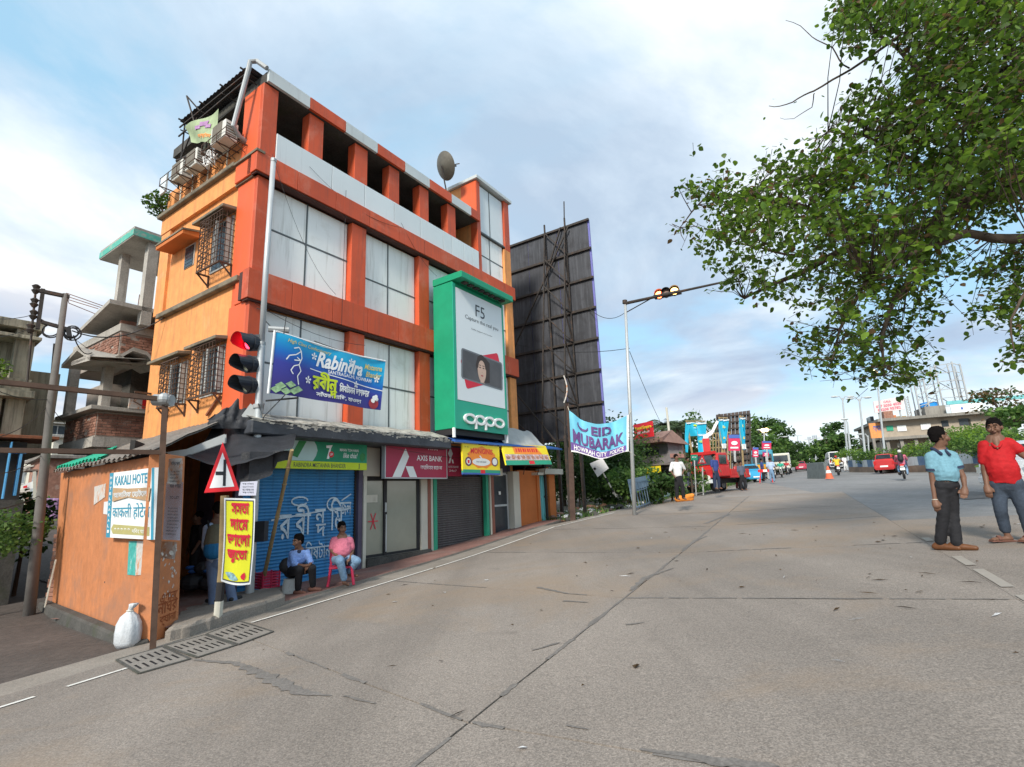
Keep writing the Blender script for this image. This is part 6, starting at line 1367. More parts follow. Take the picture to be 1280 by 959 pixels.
# --- man standing with a backpack in the hut opening
bH=G(276,766);bH.z+=.17;J5=Pj(bH);F5=facing(bH);R5=Vector((-F5.y,F5.x,0));R5=R5 if R5.x>0 else-R5
def man_back():
 T=thing('person','man in a pale blue shirt and grey jeans with his back turned, carrying a backpack','person',bH)
 hc=J5(272,638,-.12);fwd=(-F5*.9-R5*.2).normalized();caps=[];f,u,r=head(caps,hc,fwd,Vector((0,0,1)),1.04);nk=J5(271,652,-.05)
 shL,shR=J5(259,661,0),J5(284,660,0);elL,elR=J5(256,684,-.05),J5(288,683,-.1);wrL,wrR=J5(262,700,-.3),J5(284,699,-.3);ch,hp=J5(271,672),J5(272,702)
 kL,kR=J5(266,733,.0),J5(287,732,.0);aL,aR=J5(266,762,0),J5(292,758,.03);hL,hR=J5(266,705),J5(279,705)
 caps+=[(hc-u*.05,nk,.056,.06),(nk,ch,.075,.12,1.35,R5),(ch,hp,.12,.12,1.2,R5),(shL,elL,.05,.042),(elL,wrL,.04,.028),(shR,elR,.05,.042),(elR,wrR,.04,.028),(hL,kL,.09,.06),(hR,kR,.09,.06),(kL,aL,.056,.036),(kR,aR,.056,.036),(hp,hL,.13,.1),(hp,hR,.13,.1)]
 hand(caps,wrL,wrL-F5*.08,R5,1.0,.6);hand(caps,wrR,wrR-F5*.08,-R5,1.0,.6)
 build(remesh(caps,.012,3),'body','skin',T,smooth=True);face_parts(hc,f,u,r,1.04,T)
 build(remesh([(nk-Vector((0,0,.05)),ch,.085,.14,1.4,R5),(ch,hp,.14,.14,1.25,R5),(shL,elL,.075,.06),(shR,elR,.075,.06),(nk-Vector((0,0,.06)),shL,.066,.075),(nk-Vector((0,0,.06)),shR,.066,.075),(elL,elL.lerp(wrL,.6),.058,.05),(elR,elR.lerp(wrR,.6),.058,.05)],.014,3),'shirt','shirt_lightblue',T,smooth=True)
 build(remesh([(hp,hL,.15,.12,1.1,R5),(hp,hR,.15,.12,1.1,R5),(hL,kL,.115,.082),(hR,kR,.115,.085),(kL,aL,.08,.074),(kR,aR,.082,.085)],.014,3),'jeans',mat('jeans_pale',(.14,.19,.31),.9,.2,5,.2),T,smooth=True)
 for a in(aL,aR):toe=(-F5*.6+R5*.6*(1 if a is aR else-1)).normalized();g_=Vector((a.x,a.y,bH.z+.04));build(remesh([(g_-toe*.06,g_+toe*.15,.048,.036)],.012,2),'shoe','black',T,smooth=True)
 bp=J5(268,676,.20);BG=thing('backpack','olive and blue backpack worn by the man in the hut opening','backpack',bp);build(remesh([(bp+Vector((0,0,.17)),bp-Vector((0,0,.05)),.12,.15,1.15,R5)],.016,3),'bag_body','bag_olive',BG,smooth=True);q=bp-Vector((0,0,.16))+F5*.03;build(remesh([(q+Vector((0,0,.06)),q-Vector((0,0,.04)),.13,.13,1.25,R5)],.016,3),'lower_pocket','bag_blue',BG,smooth=True)
 mb=MB()
 for s_ in(-.1,.1):mb.tube([bp+R5*s_+Vector((0,0,.22)),bp+R5*s_*1.3+Vector((0,0,.34))-F5*.15,bp+R5*s_*1.4+Vector((0,0,.2))-F5*.38],.02,6)
 build(mb,'strap','black',BG)
man_back()
# --- dark figure deeper inside the hut
def simple_person(base,h,az,label,shirt,trous,vox=.03,pose='stand',skin='skin',group=None,bag=None,scale=1.0,cat='person',arms='down'):
 T=thing('person',label,'person',base,0,group);f=Vector((math.sin(az),math.cos(az),0));r=Vector((f.y,-f.x,0));s=h/1.7;V=lambda x,y,z:base+r*(x*s)+f*(y*s)+Vector((0,0,z*s));seat=pose=='ride'
 z0=-.55 if False else 0
 if pose=='ride':hp=V(0,0,.80);kn=[V(-.17,.33,.62),V(.17,.33,.62)];an=[V(-.16,.12,.28),V(.16,.12,.28)];ch=V(0,.10,1.12);nk=V(0,.14,1.32);hd_=V(0,.17,1.47);sh=[V(-.19,.12,1.27),V(.19,.12,1.27)];el=[V(-.26,.32,1.08),V(.26,.32,1.08)];wr=[V(-.26,.55,1.02),V(.26,.55,1.02)]
 else:
  hp=V(0,0,.92);st=.05 if pose=='stand' else .22;kn=[V(-.10,st,.50),V(.10,-st*.4,.50)];an=[V(-.11,st*.6,.08),V(.11,-st,.08)];ch=V(0,0,1.2);nk=V(0,0,1.43);hd_=V(0,.02,1.59);sh=[V(-.19,0,1.37),V(.19,0,1.37)]
  if arms=='hip':el=[V(-.33,-.05,1.15),V(.30,0,1.12)];wr=[V(-.18,.06,1.02),V(.26,.15,.92)]
  else:el=[V(-.25,-.02,1.12),V(.25,.02,1.12)];wr=[V(-.25,.10,.90),V(.25,.08,.90)]
 caps=[];ff,uu,rr=head(caps,hd_,f,Vector((0,0,1)),1.05*s);caps=caps[:4]if vox>.02 else caps
 caps+=[(hd_-Vector((0,0,.05*s)),nk,.055*s,.06*s),(nk,ch,.075*s,.115*s,1.35,r),(ch,hp,.115*s,.115*s,1.2,r)]
 for i in(0,1):caps+=[(sh[i],el[i],.05*s,.042*s),(el[i],wr[i],.04*s,.032*s),(wr[i],wr[i]+(wr[i]-el[i]).normalized()*.1*s,.035*s,.03*s),(hp,kn[i],.10*s,.065*s),(kn[i],an[i],.055*s,.045*s),(an[i],an[i]+f*.14*s-Vector((0,0,.04*s)),.045*s,.04*s)]
 build(remesh(caps,vox,1),'body',skin,T,smooth=True)
 build(remesh([(nk-Vector((0,0,.05*s)),ch,.09*s,.14*s,1.35,r),(ch,hp+Vector((0,0,.03)),.14*s,.14*s,1.2,r)]+[(sh[i],el[i],.075*s,.06*s)for i in(0,1)]+[(nk-Vector((0,0,.06*s)),sh[i],.065*s,.07*s)for i in(0,1)],vox,1),'shirt',shirt,T,smooth=True)
 build(remesh([(hp,kn[i],.13*s,.085*s)for i in(0,1)]+[(kn[i],an[i]+Vector((0,0,.02)),.08*s,.07*s)for i in(0,1)],vox,1),'trousers',trous,T,smooth=True)
 build(remesh([(hd_+Vector((0,0,.05*s))-f*.02*s,hd_+Vector((0,0,.055*s))-f*.03*s,.095*s,.1*s)],vox*.8,1),'hair' if pose!='ride' else 'helmet','hair' if pose!='ride' else(bag or 'hair'),T,smooth=True)
 return T
hb=G(238,770);hb=hb*1.16;hb.z=-1.64
simple_person(hb,1.6,-2.4,'dim figure in dark clothes standing at the back inside the orange hut','trouser_black','trouser_black',.018)
# ================================================================== general frames for far buildings
class Fr:
 """building frame: corner at an image point and a distance, x along the right-hand face, y along the left-hand face"""
 def __init__(s,px,dist,yaw=33.6):
  r=ray(px,560);r=Vector((r.x,r.y,0)).normalized();s.o=r*dist;s.o.z=0
  s.dx=Vector((math.sin(R(yaw)),math.cos(R(yaw)),0));s.dy=Vector((-math.cos(R(yaw)),math.sin(R(yaw)),0));s.M=Matrix.Translation(s.o)@Matrix.Rotation(R(90-yaw),4,'Z')
  s.zg=gz(s.o.x,s.o.y)
 def F(s,px,py,y=0.0):p=onpl(px,py,s.o+s.dy*y,s.dy);return(p-s.o).dot(s.dx),p.z
 def S(s,px,py,x=0.0):p=onpl(px,py,s.o+s.dx*x,s.dx);return(p-s.o).dot(s.dy),p.z
 def mb(s):m=MB();m.xf=s.M;return m
 def z(s,px,py):return s.F(px,py)[1]
def brick_run(fr,root,face,a0,a1,z0,z1,n_max=150):
 """courses of separate bricks set proud of the mortar on one face"""
 rb_=random.Random(int(abs(a0*100+z0*10))+3);bh,bl=.085,.25;me={}
 rows_=int((z1-z0)/bh);k=0
 stuff=MB();stuff.xf=fr.M
 for j in range(rows_):
  x=a0-(bl/2 if j%2 else 0)
  while x<a1-.02:
   xa,xb=max(a0,x+.008),min(a1,x+bl-.008)
   if xb-xa>.04 and rb_.random()>.03:
    pr_=rb_.uniform(.004,.022);zz=z0+j*bh
    box=(xa,xb,-pr_,.01,zz+.007,zz+bh-.007)if face=='F' else(-pr_,.01,xa,xb,zz+.007,zz+bh-.007)
    if k<n_max:m_=fr.mb();m_.box(*box);build(m_,'brick','brick',root)
    else:stuff.box(*box)
    k+=1
   x+=bl
 if stuff.v:build(stuff,'brickwork','brick',root,kind='stuff')
 # --- unfinished concrete tower behind the orange building
U=Fr(133,20.5);UT=thing('unfinished_building','unfinished concrete and brick building with open slabs rising left of the orange one','building',U.M@Vector((0,0,U.zg)),0)
zA,zB=U.z(133,399),U.z(133,441);zw=U.z(128,443);zp0,zp1=U.z(122,545),U.z(122,513);zt=U.z(133,375)
wL=U.S(97,411)[0];wL2=U.S(86,540)[0]
def wall(fr,root,x0,x1,y0,y1,z0,z1,mt,nm='wall',bev=0):m_=fr.mb();m_.box(x0,x1,y0,y1,z0,z1);return build(m_,nm,mt,root,bevel=bev)
zb1=U.z(133,415)
wall(U,UT,.02,6,.02,wL,zB-.1,zA-.30,'mortar','parapet_wall');wall(U,UT,-.03,6.1,-.03,wL+.05,zA-.30,zA-.05,'concrete','ring_beam');brick_run(U,UT,'F',0.05,2.6,zB+.05,zA-.32,70);brick_run(U,UT,'S',.05,wL,zB+.05,zA-.32,70)
m_=U.mb();rb_=random.Random(5);
x=0
while x<3.0:m_.box(x,x+.22,.05,.2,zA-.05,zA-.05+rb_.uniform(.03,.2));x+=.23
build(m_,'broken_bricks','brick',UT)
# wavy folded canopy
fold=[(-1.9,-.55),(-.9,.30),(0,-.22),(.9,-.2),(2.2,.52),(3.4,.25),(4.6,-.6)]
def fz(t):
 for(a,b),(c,d)in zip(fold,fold[1:]):
  if t<=c:return b+(d-b)*(t-a)/(c-a)
 return fold[-1][1]
Lh=1.15
m_=U.mb();ts=[q[0]for q in fold[2:]]
def ring(t,o,dz):return(t,-Lh if t>-.1 else-Lh,zw+fz(t)+dz-.05)
vsA=[];fA=[U.F(x,y,-Lh)for x,y in((131,448),(150,444),(167,434.5),(184,440),(200,458))];zc_=fA[0][1];fA[0]=(0,zc_)
for t,z in fA:vsA+=[(t,-Lh,z-.12),(t,.3,zc_+(z-zc_)*.5+.0),(t,-Lh,z),(t,.3,zc_+(z-zc_)*.5+.14)]
n_=len(fA);fs=[]
for i in range(n_-1):a=4*i;b=a+4;fs+=[(a,b,b+1,a+1),(a+2,a+3,b+3,b+2),(a,a+2,b+2,b)]
m_.add(vsA,fs)
fl2=[(0,-.22),(.75,.15),(1.3,.45),(2.0,-.75)];vsB=[]
fB=[U.S(x,y,-Lh)for x,y in((125,448),(113,446),(97,434),(77,456))];fB[0]=(0,zc_)
for t,z in fB:vsB+=[(-Lh,t,z-.12),(.3,t,zc_+(z-zc_)*.5),(-Lh,t,z),(.3,t,zc_+(z-zc_)*.5+.14)]
fs=[]
for i in range(3):a=4*i;b=a+4;fs+=[(a,a+1,b+1,b),(a+2,b+2,b+3,a+3),(a,b,b+2,a+2)]
m_.add(vsB,fs);m_.add([(0,-Lh,zc_-.12),(-Lh,0,zc_-.12),(0,-Lh,zc_),(-Lh,0,zc_),(.3,.3,zc_+.14),(-Lh,-Lh,zc_-.14),(-Lh,-Lh,zc_-.02)],[(5,0,4),(5,4,1),(6,2,4),(6,4,3),(5,6,2,0),(5,1,3,6)])
build(m_,'folded_canopy','concrete',UT)
# columns, balcony, slabs
for x,y,z0,z1,s in((.0,.0,zp1,zw-.2,.25),(-.3,1.9,zp1,zw-.2,.25),(3.4,.0,zp1,zw,.25)):wall(U,UT,x-s/2-.3,x+s/2-.3,y-s/2-.3,y+s/2-.3,z0,z1,'concrete','column',.01)
wall(U,UT,-.75,5,-.75,2.3,zp1-.10,zp1+.02,'concrete','balcony_slab',.01)
wall(U,UT,-.48,5,-.48,2.2,zp0-.1,zp1-.11,'mortar','balcony_wall')
Uo=Fr(133,20.5);Uo.M=U.M@Matrix.Translation((-.49,-.49,0));brick_run(Uo,UT,'F',.02,3.6,zp0-.05,zp1-.13,80);brick_run(Uo,UT,'S',.02,2.6,zp0-.05,zp1-.13,80)
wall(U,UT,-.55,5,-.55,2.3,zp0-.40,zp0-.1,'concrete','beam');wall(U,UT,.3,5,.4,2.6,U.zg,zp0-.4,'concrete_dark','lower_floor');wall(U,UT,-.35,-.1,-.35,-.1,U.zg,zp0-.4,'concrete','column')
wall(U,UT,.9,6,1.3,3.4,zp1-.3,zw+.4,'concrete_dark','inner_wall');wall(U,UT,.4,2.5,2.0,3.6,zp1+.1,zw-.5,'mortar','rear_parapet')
m_=U.mb();m_.box(.2,1.3,-.76,-.70,zp1+.02,zp1+.5);build(m_,'leaning_board','torn_paper',UT);m_=U.mb();m_.box(.55,.8,-.775,-.765,zp1+.05,zp1+.45);build(m_,'board_strip','sign_red',UT)
m_=U.mb();m_.tube([(1.9,-1.0,zw-.55),(1.9,-1.0,zw-.75)],.09,8);m_.ell((2.7,-.8,zw-.65),.1,8,6);m_.tube([(2.7,-.8,zw-.7),(2.6,-.8,zw-1.3),(2.9,-.8,zw-1.9),(3.3,-.8,zw-1.9)],.03,6);build(m_,'hanging_lamp','cream',UT)
# upper slabs
s2t=U.z(130,377);s2b=s2t-.14
m_=U.mb();m_.hull([(-.55,-.5,s2b-.05),(5,-.5,s2b),(5,2.8,s2b),(-.3,2.8,s2b-.25)],[(-.55,-.5,s2t-.05),(5,-.5,s2t),(5,2.8,s2t),(-.3,2.8,s2t-.25)]);build(m_,'open_slab','concrete',UT)
s3=U.z(158,305)+.1
xc1=U.F(148,382,1.3)[0];xc2=U.F(181,385,-.3)[0];wall(U,UT,xc1-.13,xc1+.13,1.1,1.36,s2t,s3,'concrete','column');wall(U,UT,xc2-.15,xc2+.15,-.5,-.22,zA-.1,s3,'concrete','column');wall(U,UT,3.6,3.9,-.3,.02,zA-.1,s3+.2,'concrete','column')
m_=U.mb();m_.hull([(-.15,-.55,s3),(6,-.55,s3),(6,2.3,s3),(-.15,2.3,s3)],[(-.15,-.55,s3+.36),(6,-.55,s3+.36),(6,2.3,s3+.36),(-.15,2.3,s3+.36)]);build(m_,'top_slab','concrete',UT,bevel=.01)
m_=U.mb();m_.box(-.165,-.152,-.56,2.3,s3+.04,s3+.26);m_.box(-.16,2.2,-.562,-.552,s3+.04,s3+.26);build(m_,'green_paint_band',mat('flaky_green',(.10,.42,.34),.8,.1,2,.1,dirt=((.42,.40,.36),.9,4,.52)),UT)
m_=U.mb()
for x in(1.2,1.35,1.5,3.7,3.8):m_.tube([(x,-.2,s3+.3),(x+.03,-.2,s3+1.35)],.012,4)
for k in range(3):m_.tube([(-.4,.5+k*.2,s2t),(-1.3+k*.1,.8+k*.3,s2t+.25),(-1.0,1.6,s2t+.2),(-.3,1.5,s2t)],.012,4)
m_.tube([(.6,.6,s2t),(.62,.62,s2t+.75)],.014,4);build(m_,'reinforcing_bars','rust',UT)
# --- houses in the lane
def house(fr,w,d,h,mt,label,floors=2,win=3,roofm='concrete',name='house',wincol='window_dark',zoff=0,cat='house',shade=True,ww=.9):
 T=thing(name,label,cat,fr.M@Vector((0,0,fr.zg)),0);zg=fr.zg-1;m_=fr.mb();m_.box(0,w,0,d,zg,fr.zg+h);build(m_,'wall',mt,T)
 m_=fr.mb();m_.box(-.25,w+.25,-.25,d+.25,fr.zg+h+.003,fr.zg+h+.18);build(m_,'roof',roofm,T,bevel=.02)
 fh=h/floors
 for f_ in range(floors):
  zb_=fr.zg+f_*fh
  m_=fr.mb();m_.box(-.06,w+.06,-.06,d+.06,zb_-.08,zb_+.06)
  if f_:build(m_,'floor_band',roofm,T)
  for face,L_ in(('F',w),('S',d)):
   n=max(1,int(win*L_/max(w,d)))
   for k in range(n):
    c_=L_*(k+.5)/n;a_,b_=c_-ww/2,c_+ww/2;z0,z1=zb_+fh*.32,zb_+fh*.78
    bx=(lambda x0,x1,p0,p1,z0,z1:(x0,x1,p0,p1,z0,z1))if face=='F' else(lambda x0,x1,p0,p1,z0,z1:(p0,p1,x0,x1,z0,z1))
    m_=fr.mb();m_.box(*bx(a_-.07,b_+.07,-.05,.01,z0-.07,z1+.07));W2=build(m_,'window','window_frame',T)
    m_=fr.mb();m_.box(*bx(a_,c_-.03,-.058,-.051,z0,z1));m_.box(*bx(c_+.03,b_,-.058,-.051,z0,z1));build(m_,'pane',wincol,W2)
    if shade:m_=fr.mb();m_.box(*bx(a_-.2,b_+.2,-.5,-.0,z1+.12,z1+.2));build(m_,'window_shade',roofm,T)
 return T
FL=Fr(-90,20,38);wF=FL.F(32,500)[0];zf=lambda y:FL.F(30,y)[1]
mat('weathered',(.33,.31,.24),.9,.25,1.4,.4,streak=((.06,.06,.05),.8,.45))
HA=thing('apartment_block','weathered grey apartment block at the left edge with a planted balcony','building',FL.M@Vector((0,0,FL.zg)),0)
z1,z2,z3,z4=zf(408),zf(425),zf(463),zf(497)
def hbx(nm,*b,mt='weathered'):m_=FL.mb();m_.box(*b);return build(m_,nm,mt,HA,bevel=.01)
hbx('wall',0,wF-.25,.5,8,FL.zg-1,z1-.1);hbx('roof_slab',0,wF+.15,-.2,8,z1-.12,z1+.12);hbx('balcony_slab',0,wF+.1,-.55,.5,z4-.1,z4+.1);hbx('corner_pier',wF-.42,wF,-.1,.3,FL.zg,z1-.12);hbx('balcony_slab',0,wF+.1,-.35,.5,z2-.05,z2+.05);hbx('parapet',0,wF,-.5,-.38,z4+.1,z4+.42);hbx('balcony_post',wF-1.25,wF-1.13,-.4,-.28,z4+.4,z2,mt='cream');hbx('side_block',wF+.02,wF+.9,1.2,6,zf(560),zf(452));hbx('lower_pier',wF-.9,wF-.5,-.2,.3,FL.zg,z4-.1)
for x in(wF-1.9,wF-3.2):hbx('window',x,x+.8,.44,.49,z4+.3,z2-.2,mt='window_dark');hbx('window',x,x+.8,.44,.49,z4-1.6,z4-.4,mt='window_dark')
hbx('rusty_awning',0,wF+.7,-.9,.4,zf(553),zf(549),mt='rust');hbx('bay_shade',0,wF-1.0,.40,.45,z2,z1-.12,mt='room_shade')  # near-black sheet stands in for the shade of the upper recess
m_=MB();rq=random.Random(2);leafy(m_,FL.M@Vector((wF-.9,-.4,z4+.62)),(.6,.25,.38),420,.10,rq);pl=FL.M@Vector((wF-.9,-.4,z4+.4));PB_=thing('balcony_plant','bright green plants growing on the balcony of the weathered apartment block','plant',pl);build(m_,'foliage',['leaf_light','leaf'],PB_,kind='stuff')
sk=mat('sky_blue',(.09,.33,.62),.7,.1,2,.1,dirt=((.35,.4,.42),.4,3,.58));T=thing('blue_shop_front','narrow sky blue painted shop front under the weathered apartment block','shop front',FL.M@Vector((wF-.8,-.9,FL.zg)),0)
for xa,xb,ya,yb in((3,16,553,624),(20,25,568,620),(14,34,562,567)):q0=FL.F(xa,yb,-.9);q1=FL.F(xb,ya,-.9);m_=FL.mb();m_.box(q0[0],q1[0],-.92,-.7,q0[1],q1[1]);build(m_,'blue_pilaster','sky_blue',T)
q0=FL.F(-60,650,-.9);q1=FL.F(30,625,-.9);m_=FL.mb();m_.box(q0[0],q1[0],-.9,-.6,FL.zg-.5,q1[1]);build(m_,'base_wall','concrete_dark',T);m_=FL.mb();m_.box(0,wF+.1,-.55,.3,FL.zg,zf(556));build(m_,'interior_shade','room_shade',T)  # solid dark block stands in for the shade inside the shop
f2=Fr(66,38,33.6);h2=f2.z(66,548)-f2.zg;house(f2,6,6,h2,'cream','cream two storey house with grilled balcony seen between the pole and the hut',3,2,'concrete',ww=1.1)
f3=Fr(36,47,33.6);h3=f3.z(36,524)-f3.zg;house(f3,8,7,h3,'weathered','grey house far down the lane behind the utility pole',3,3,'concrete',ww=1.2)
f4=Fr(58,36,40);house(f4,3,4,3.0,'brick','low brick shed behind the purple drums in the lane',1,1,'tin_grey',name='shed')
for i,(px,py)in enumerate(((57,650),(67,650))):
 b=ray(px,py);b=Vector((b.x,b.y,0))*31/math.hypot(b.x,b.y);b.z=gz(b.x,b.y)+.0;q=pj(b)(px,650);b.z=q.z
 T=thing('drum',('left' if i==0 else 'right')+' one of the two lilac drums in the lane beyond the hut','drum',b,0,'lilac drums in the lane');m_=MB();m_.tube([b,b+Vector((0,0,.1)),b+Vector((0,0,.85)),b+Vector((0,0,.9))],[.27,.29,.29,.26],14);build(m_,'barrel',mat('lilac',(.36,.22,.40),.5,.1,3,0),T);m_=MB();m_.tube([b+Vector((0,0,.3)),b+Vector((0,0,.33))],.3,14);m_.tube([b+Vector((0,0,.6)),b+Vector((0,0,.63))],.3,14);build(m_,'hoop','purple_wall',T)
 # white hanging sign in the lane
sb_=ray(38,608);sb_=sb_*(17/math.hypot(sb_.x,sb_.y));m_=MB();fq=pj(sb_);m_.add([tuple(fq(x,y))for x,y in((27,607),(42,602),(42,611),(27,612))]+[tuple(fq(x,y,-.08))for x,y in((27,607),(42,602),(42,611),(27,612))],[(0,1,2,3),(7,6,5,4),(0,4,5,1),(2,6,7,3)]);WSg=thing('lane_sign','small white sign with red print hanging in the lane left of the utility pole','sign',fq(36,612));build(m_,'board','sign_white',WSg);m_=MB();m_.add([tuple(fq(x,y,.02))for x,y in((29,608.5),(34,607),(34,610),(29,611))],[(0,1,2,3)]);build(m_,'red_print','sign_red',WSg);m_=MB();m_.bar(fq(43,590),fq(43.5,625),.06);build(m_,'hanger','cream',WSg)
# shrubs along the lane
def bush(px,py,dist,rr,n,size,label,mats_=('bush','bush_light'),name='shrub',squash=1.0,base=None,stem=True,group=None,cat='shrub',seed=1):
 r=ray(px,py);b=r*(dist/math.hypot(r.x,r.y));g_=Vector((b.x,b.y,gz(b.x,b.y)));rq_=random.Random(seed+int(px*7));T=thing(name,label,cat,g_,0,group);m_=MB()
 c=Vector((b.x,b.y,max(b.z,g_.z+rr[2]*.7)))
 for k in range(max(3,n//90)):
  q=Vector((rq_.uniform(-1,1),rq_.uniform(-1,1),rq_.uniform(-.8,1)));q=q*(1/max(1,q.length));cc=c+Vector((q.x*rr[0]*.7,q.y*rr[1]*.7,q.z*rr[2]*.7));k_=rq_.uniform(.3,.55);leafy(m_,cc,(rr[0]*k_,rr[1]*k_,rr[2]*k_),90,size,rq_)
 build(m_,'foliage',list(mats_),T,kind='stuff')
 if stem:m_=MB();m_.tube([g_-Vector((0,0,.2)),g_.lerp(c,.5)+Vector((.05,0,0)),c],[.06,.045,.02],6);build(m_,'stem','bark',T)
 return T
bush(-2,668,17.5,(1.1,1.2,.62),1500,.11,'dense bright green bush at the left edge of the lane')
bush(30,655,21,(.6,.8,1.0),900,.18,'darker bush beside the bright one in the lane',('bush','leaf_dark'))
bush(54,634,33,(.8,.8,.5),300,.14,'green plants above the lilac drums')
# utility pole with cross frame
ub=G(37,767);UP=thing('utility_pole','grey concrete utility pole with a steel frame, insulators and coiled cables','utility pole',ub);uf=pj(ub)
m_=MB();m_.tube([ub-Vector((0,0,.2)),uf(50,640),uf(64,500),uf(82,368)],[.115,.10,.08,.062],12);build(m_,'pole',mat('pole_concrete',(.15,.14,.13),.85,.15,3,.3,streak=((.12,.10,.09),.6,.5)),UP,smooth=True)
m_=MB()
for a,b,w in(((44,363),(87,372),.11),((52,403),(84,412),.09),((54,362),(47,412),.09),((57,405),(47,399),.05)):m_.bar(uf(*a),uf(*b),w,.08)
build(m_,'cross_frame','iron',UP)
m_=MB()
for k,(x,y)in enumerate(((45,362),(43,379),(42,394),(38,411))):
 p_=uf(x,y);m_.tube([p_-Vector((0,0,.12)),p_-Vector((0,0,.04)),p_,p_+Vector((0,0,.08)),p_+Vector((0,0,.12))],[.04,.09,.05,.09,.04],8)
m_.tube([uf(45,360),uf(40,410),uf(34,480)],.025,5);build(m_,'insulator','iron',UP)
m_=MB()
for r_,cx,cy in((.16,64,413),(.18,65,414),(.14,89,417),(.17,91,418),(.15,90,415)):q=uf(cx,cy);e=uf(cx+10,cy)-q;e.normalize();m_.tube([q+e*(r_*math.cos(t*.42))+Vector((0,0,r_*math.sin(t*.42)))for t in range(16)],.018,5,False)
m_.bar(uf(85,410),uf(87,422),.12,.1);m_.bar(uf(87,418),uf(88,425),.05,.05);build(m_,'cable_coil','black_cable',UP)
m_=MB();rq=random.Random(3)
for k in range(6):xs=rq.uniform(-3,3);m_.tube([uf(70+xs,430),uf(62+xs*.6+rq.uniform(-1,1),500),uf(52+xs,600),uf(47+xs*.4,690)],.010,4,False)
build(m_,'cable_run','black_cable',UP)
m_=MB();q=[uf(56,440),uf(55,560),uf(54,700)];m_.tube([uf(70,700),uf(56,760)],.02,5);build(m_,'stay_pipe','cream',UP)
far=lambda x,y,d:ray(x,y)*d
wires('overhead_wire','thick cable running from the utility pole across to the orange building',[(uf(90,414),FM@Vector((-.05,4.3,5.3)),.35),(uf(92,420),U.M@Vector((-1,-1.1,zw-.3)),.2)],.016,cat='cable')
wires('overhead_wires','thin wires running from the utility pole off to the left',[(uf(38,411),far(-60,405,14),.3),(uf(42,394),far(-60,380,14),.25),(uf(60,500),far(-40,470,10),.15),(uf(58,510),far(-40,545,10),.3),(uf(52,570),far(-40,590,9),.2),(uf(58,500),far(130,545,18),.4),(uf(75,410),far(170,460,30),.3),(uf(50,620),far(-40,640,9),.1)],.009,cat='cable')
bm_=G(63,752);m_=MB();T=thing('brick_pier','short pier of loose red bricks at the far end of the hut wall','brick pile',bm_)
for k in range(15):
 m_=MB();z=bm_.z+k*.11;rr_=random.Random(k);dx=rr_.uniform(-.03,.03);m_.bar(bm_+Vector((dx-.12,0.1,k*.11+.05)),bm_+Vector((dx+.12,.1,k*.11+.05)),.2,.095);build(m_,'brick','brick',T)
 # ================================================================== billboard seen from behind
bbp=ray(757,560);bbp=bbp*(22.5/math.hypot(bbp.x,bbp.y));bdir=Vector((-.84,.54,0)).normalized();bnorm=Vector((bdir.y,-bdir.x,0))
if bnorm.dot(facing(bbp))<0:bnorm=-bnorm
def Bb(px,py,off=0.0):p=onpl(px,py,bbp+bnorm*off,bnorm);return(p-bbp).dot(bdir),p.z
BM=Matrix(((bdir.x,bnorm.x,0,bbp.x),(bdir.y,bnorm.y,0,bbp.y),(0,0,1,0),(0,0,0,1)))
def bb():m=MB();m.xf=BM;return m
mat('hoarding_sheet',(.040,.043,.052),.55,.3,1.0,.05,streak=((.085,.09,.105),.8,.46),dirt=((.02,.02,.025),.6,1.5,.5));mat('hoard_edge',(.16,.16,.45),.5,.05,2,0)
BBT=thing('billboard','huge dark billboard seen from behind on a rusty steel truss beside the orange building','billboard',(bbp.x,bbp.y,gz(bbp.x,bbp.y)),0)
q=[Bb(737,275),Bb(640,306),Bb(757,545),Bb(640,560)];ztp,zbt=q[0][1],q[2][1];xr,xl=0.0,8.2
rowsb=[Bb(751,517)[1],Bb(752,470)[1],Bb(747,430)[1],Bb(748,380)[1],Bb(741,340)[1],Bb(739,313)[1]]
zs=[zbt]+[zbt+(ztp-zbt)*k/7 for k in range(1,8)]
for i in range(7):
 for j in range(5):
  m_=bb();w_=(xl-xr)/5;m_.box(xr+j*w_+.012,xr+(j+1)*w_-.012,-.03,.0,zs[i]+.012,zs[i+1]-.012);build(m_,'backing_panel','hoarding_sheet',BBT)
m_=bb();m_.box(xr-.07,xl+.1,-.10,-.032,zbt-.05,ztp+.05);build(m_,'front_vinyl','hoard_edge',BBT)
m_=bb()
for z in zs:m_.bar((xr-.1,.06,z),(xl,.06,z),.10,.10)
for x in(1.1,2.2,5.6,7.3):m_.bar((x,.14,zbt-.2),(x,.14,ztp+.45),.065,.065);m_.bar((x+.02,1.5,zbt-.2),(x-.02,.2,ztp),.055,.055)
for x in(1.1,5.6):
 n_=7
 for k in range(n_):
  z0_,z1_=zbt+(ztp-zbt)*k/n_,zbt+(ztp-zbt)*(k+1)/n_;y0_=1.5-1.3*k/n_;y1_=1.5-1.3*(k+1)/n_
  m_.bar((x,.15,z0_),(x,y1_,z1_),.05);m_.bar((x,.15,z0_),(x,y0_,z0_),.05);m_.bar((x,.15,z0_+.02),(x+1.1,y1_,z1_),.045)
m_.bar((.9,.2,ztp-.1),(4.3,.25,zbt+4.5),.06);m_.bar((6.9,.3,zbt+5.8),(1.6,1.4,zbt-.2),.06);m_.bar((7.5,.4,zbt+4),(2.6,1.4,zbt),.05);m_.bar((1.3,.2,ztp),(2.4,.2,ztp-2.6),.06)
build(m_,'steel_truss','iron',BBT)
gb=gz(bbp.x,bbp.y)-1.2;m_=bb()
for x in(1.1,2.2,5.6,7.3):
 for y in(.14,1.5):m_.bar((x,y,gb),(x,y,zbt),.12,.12)
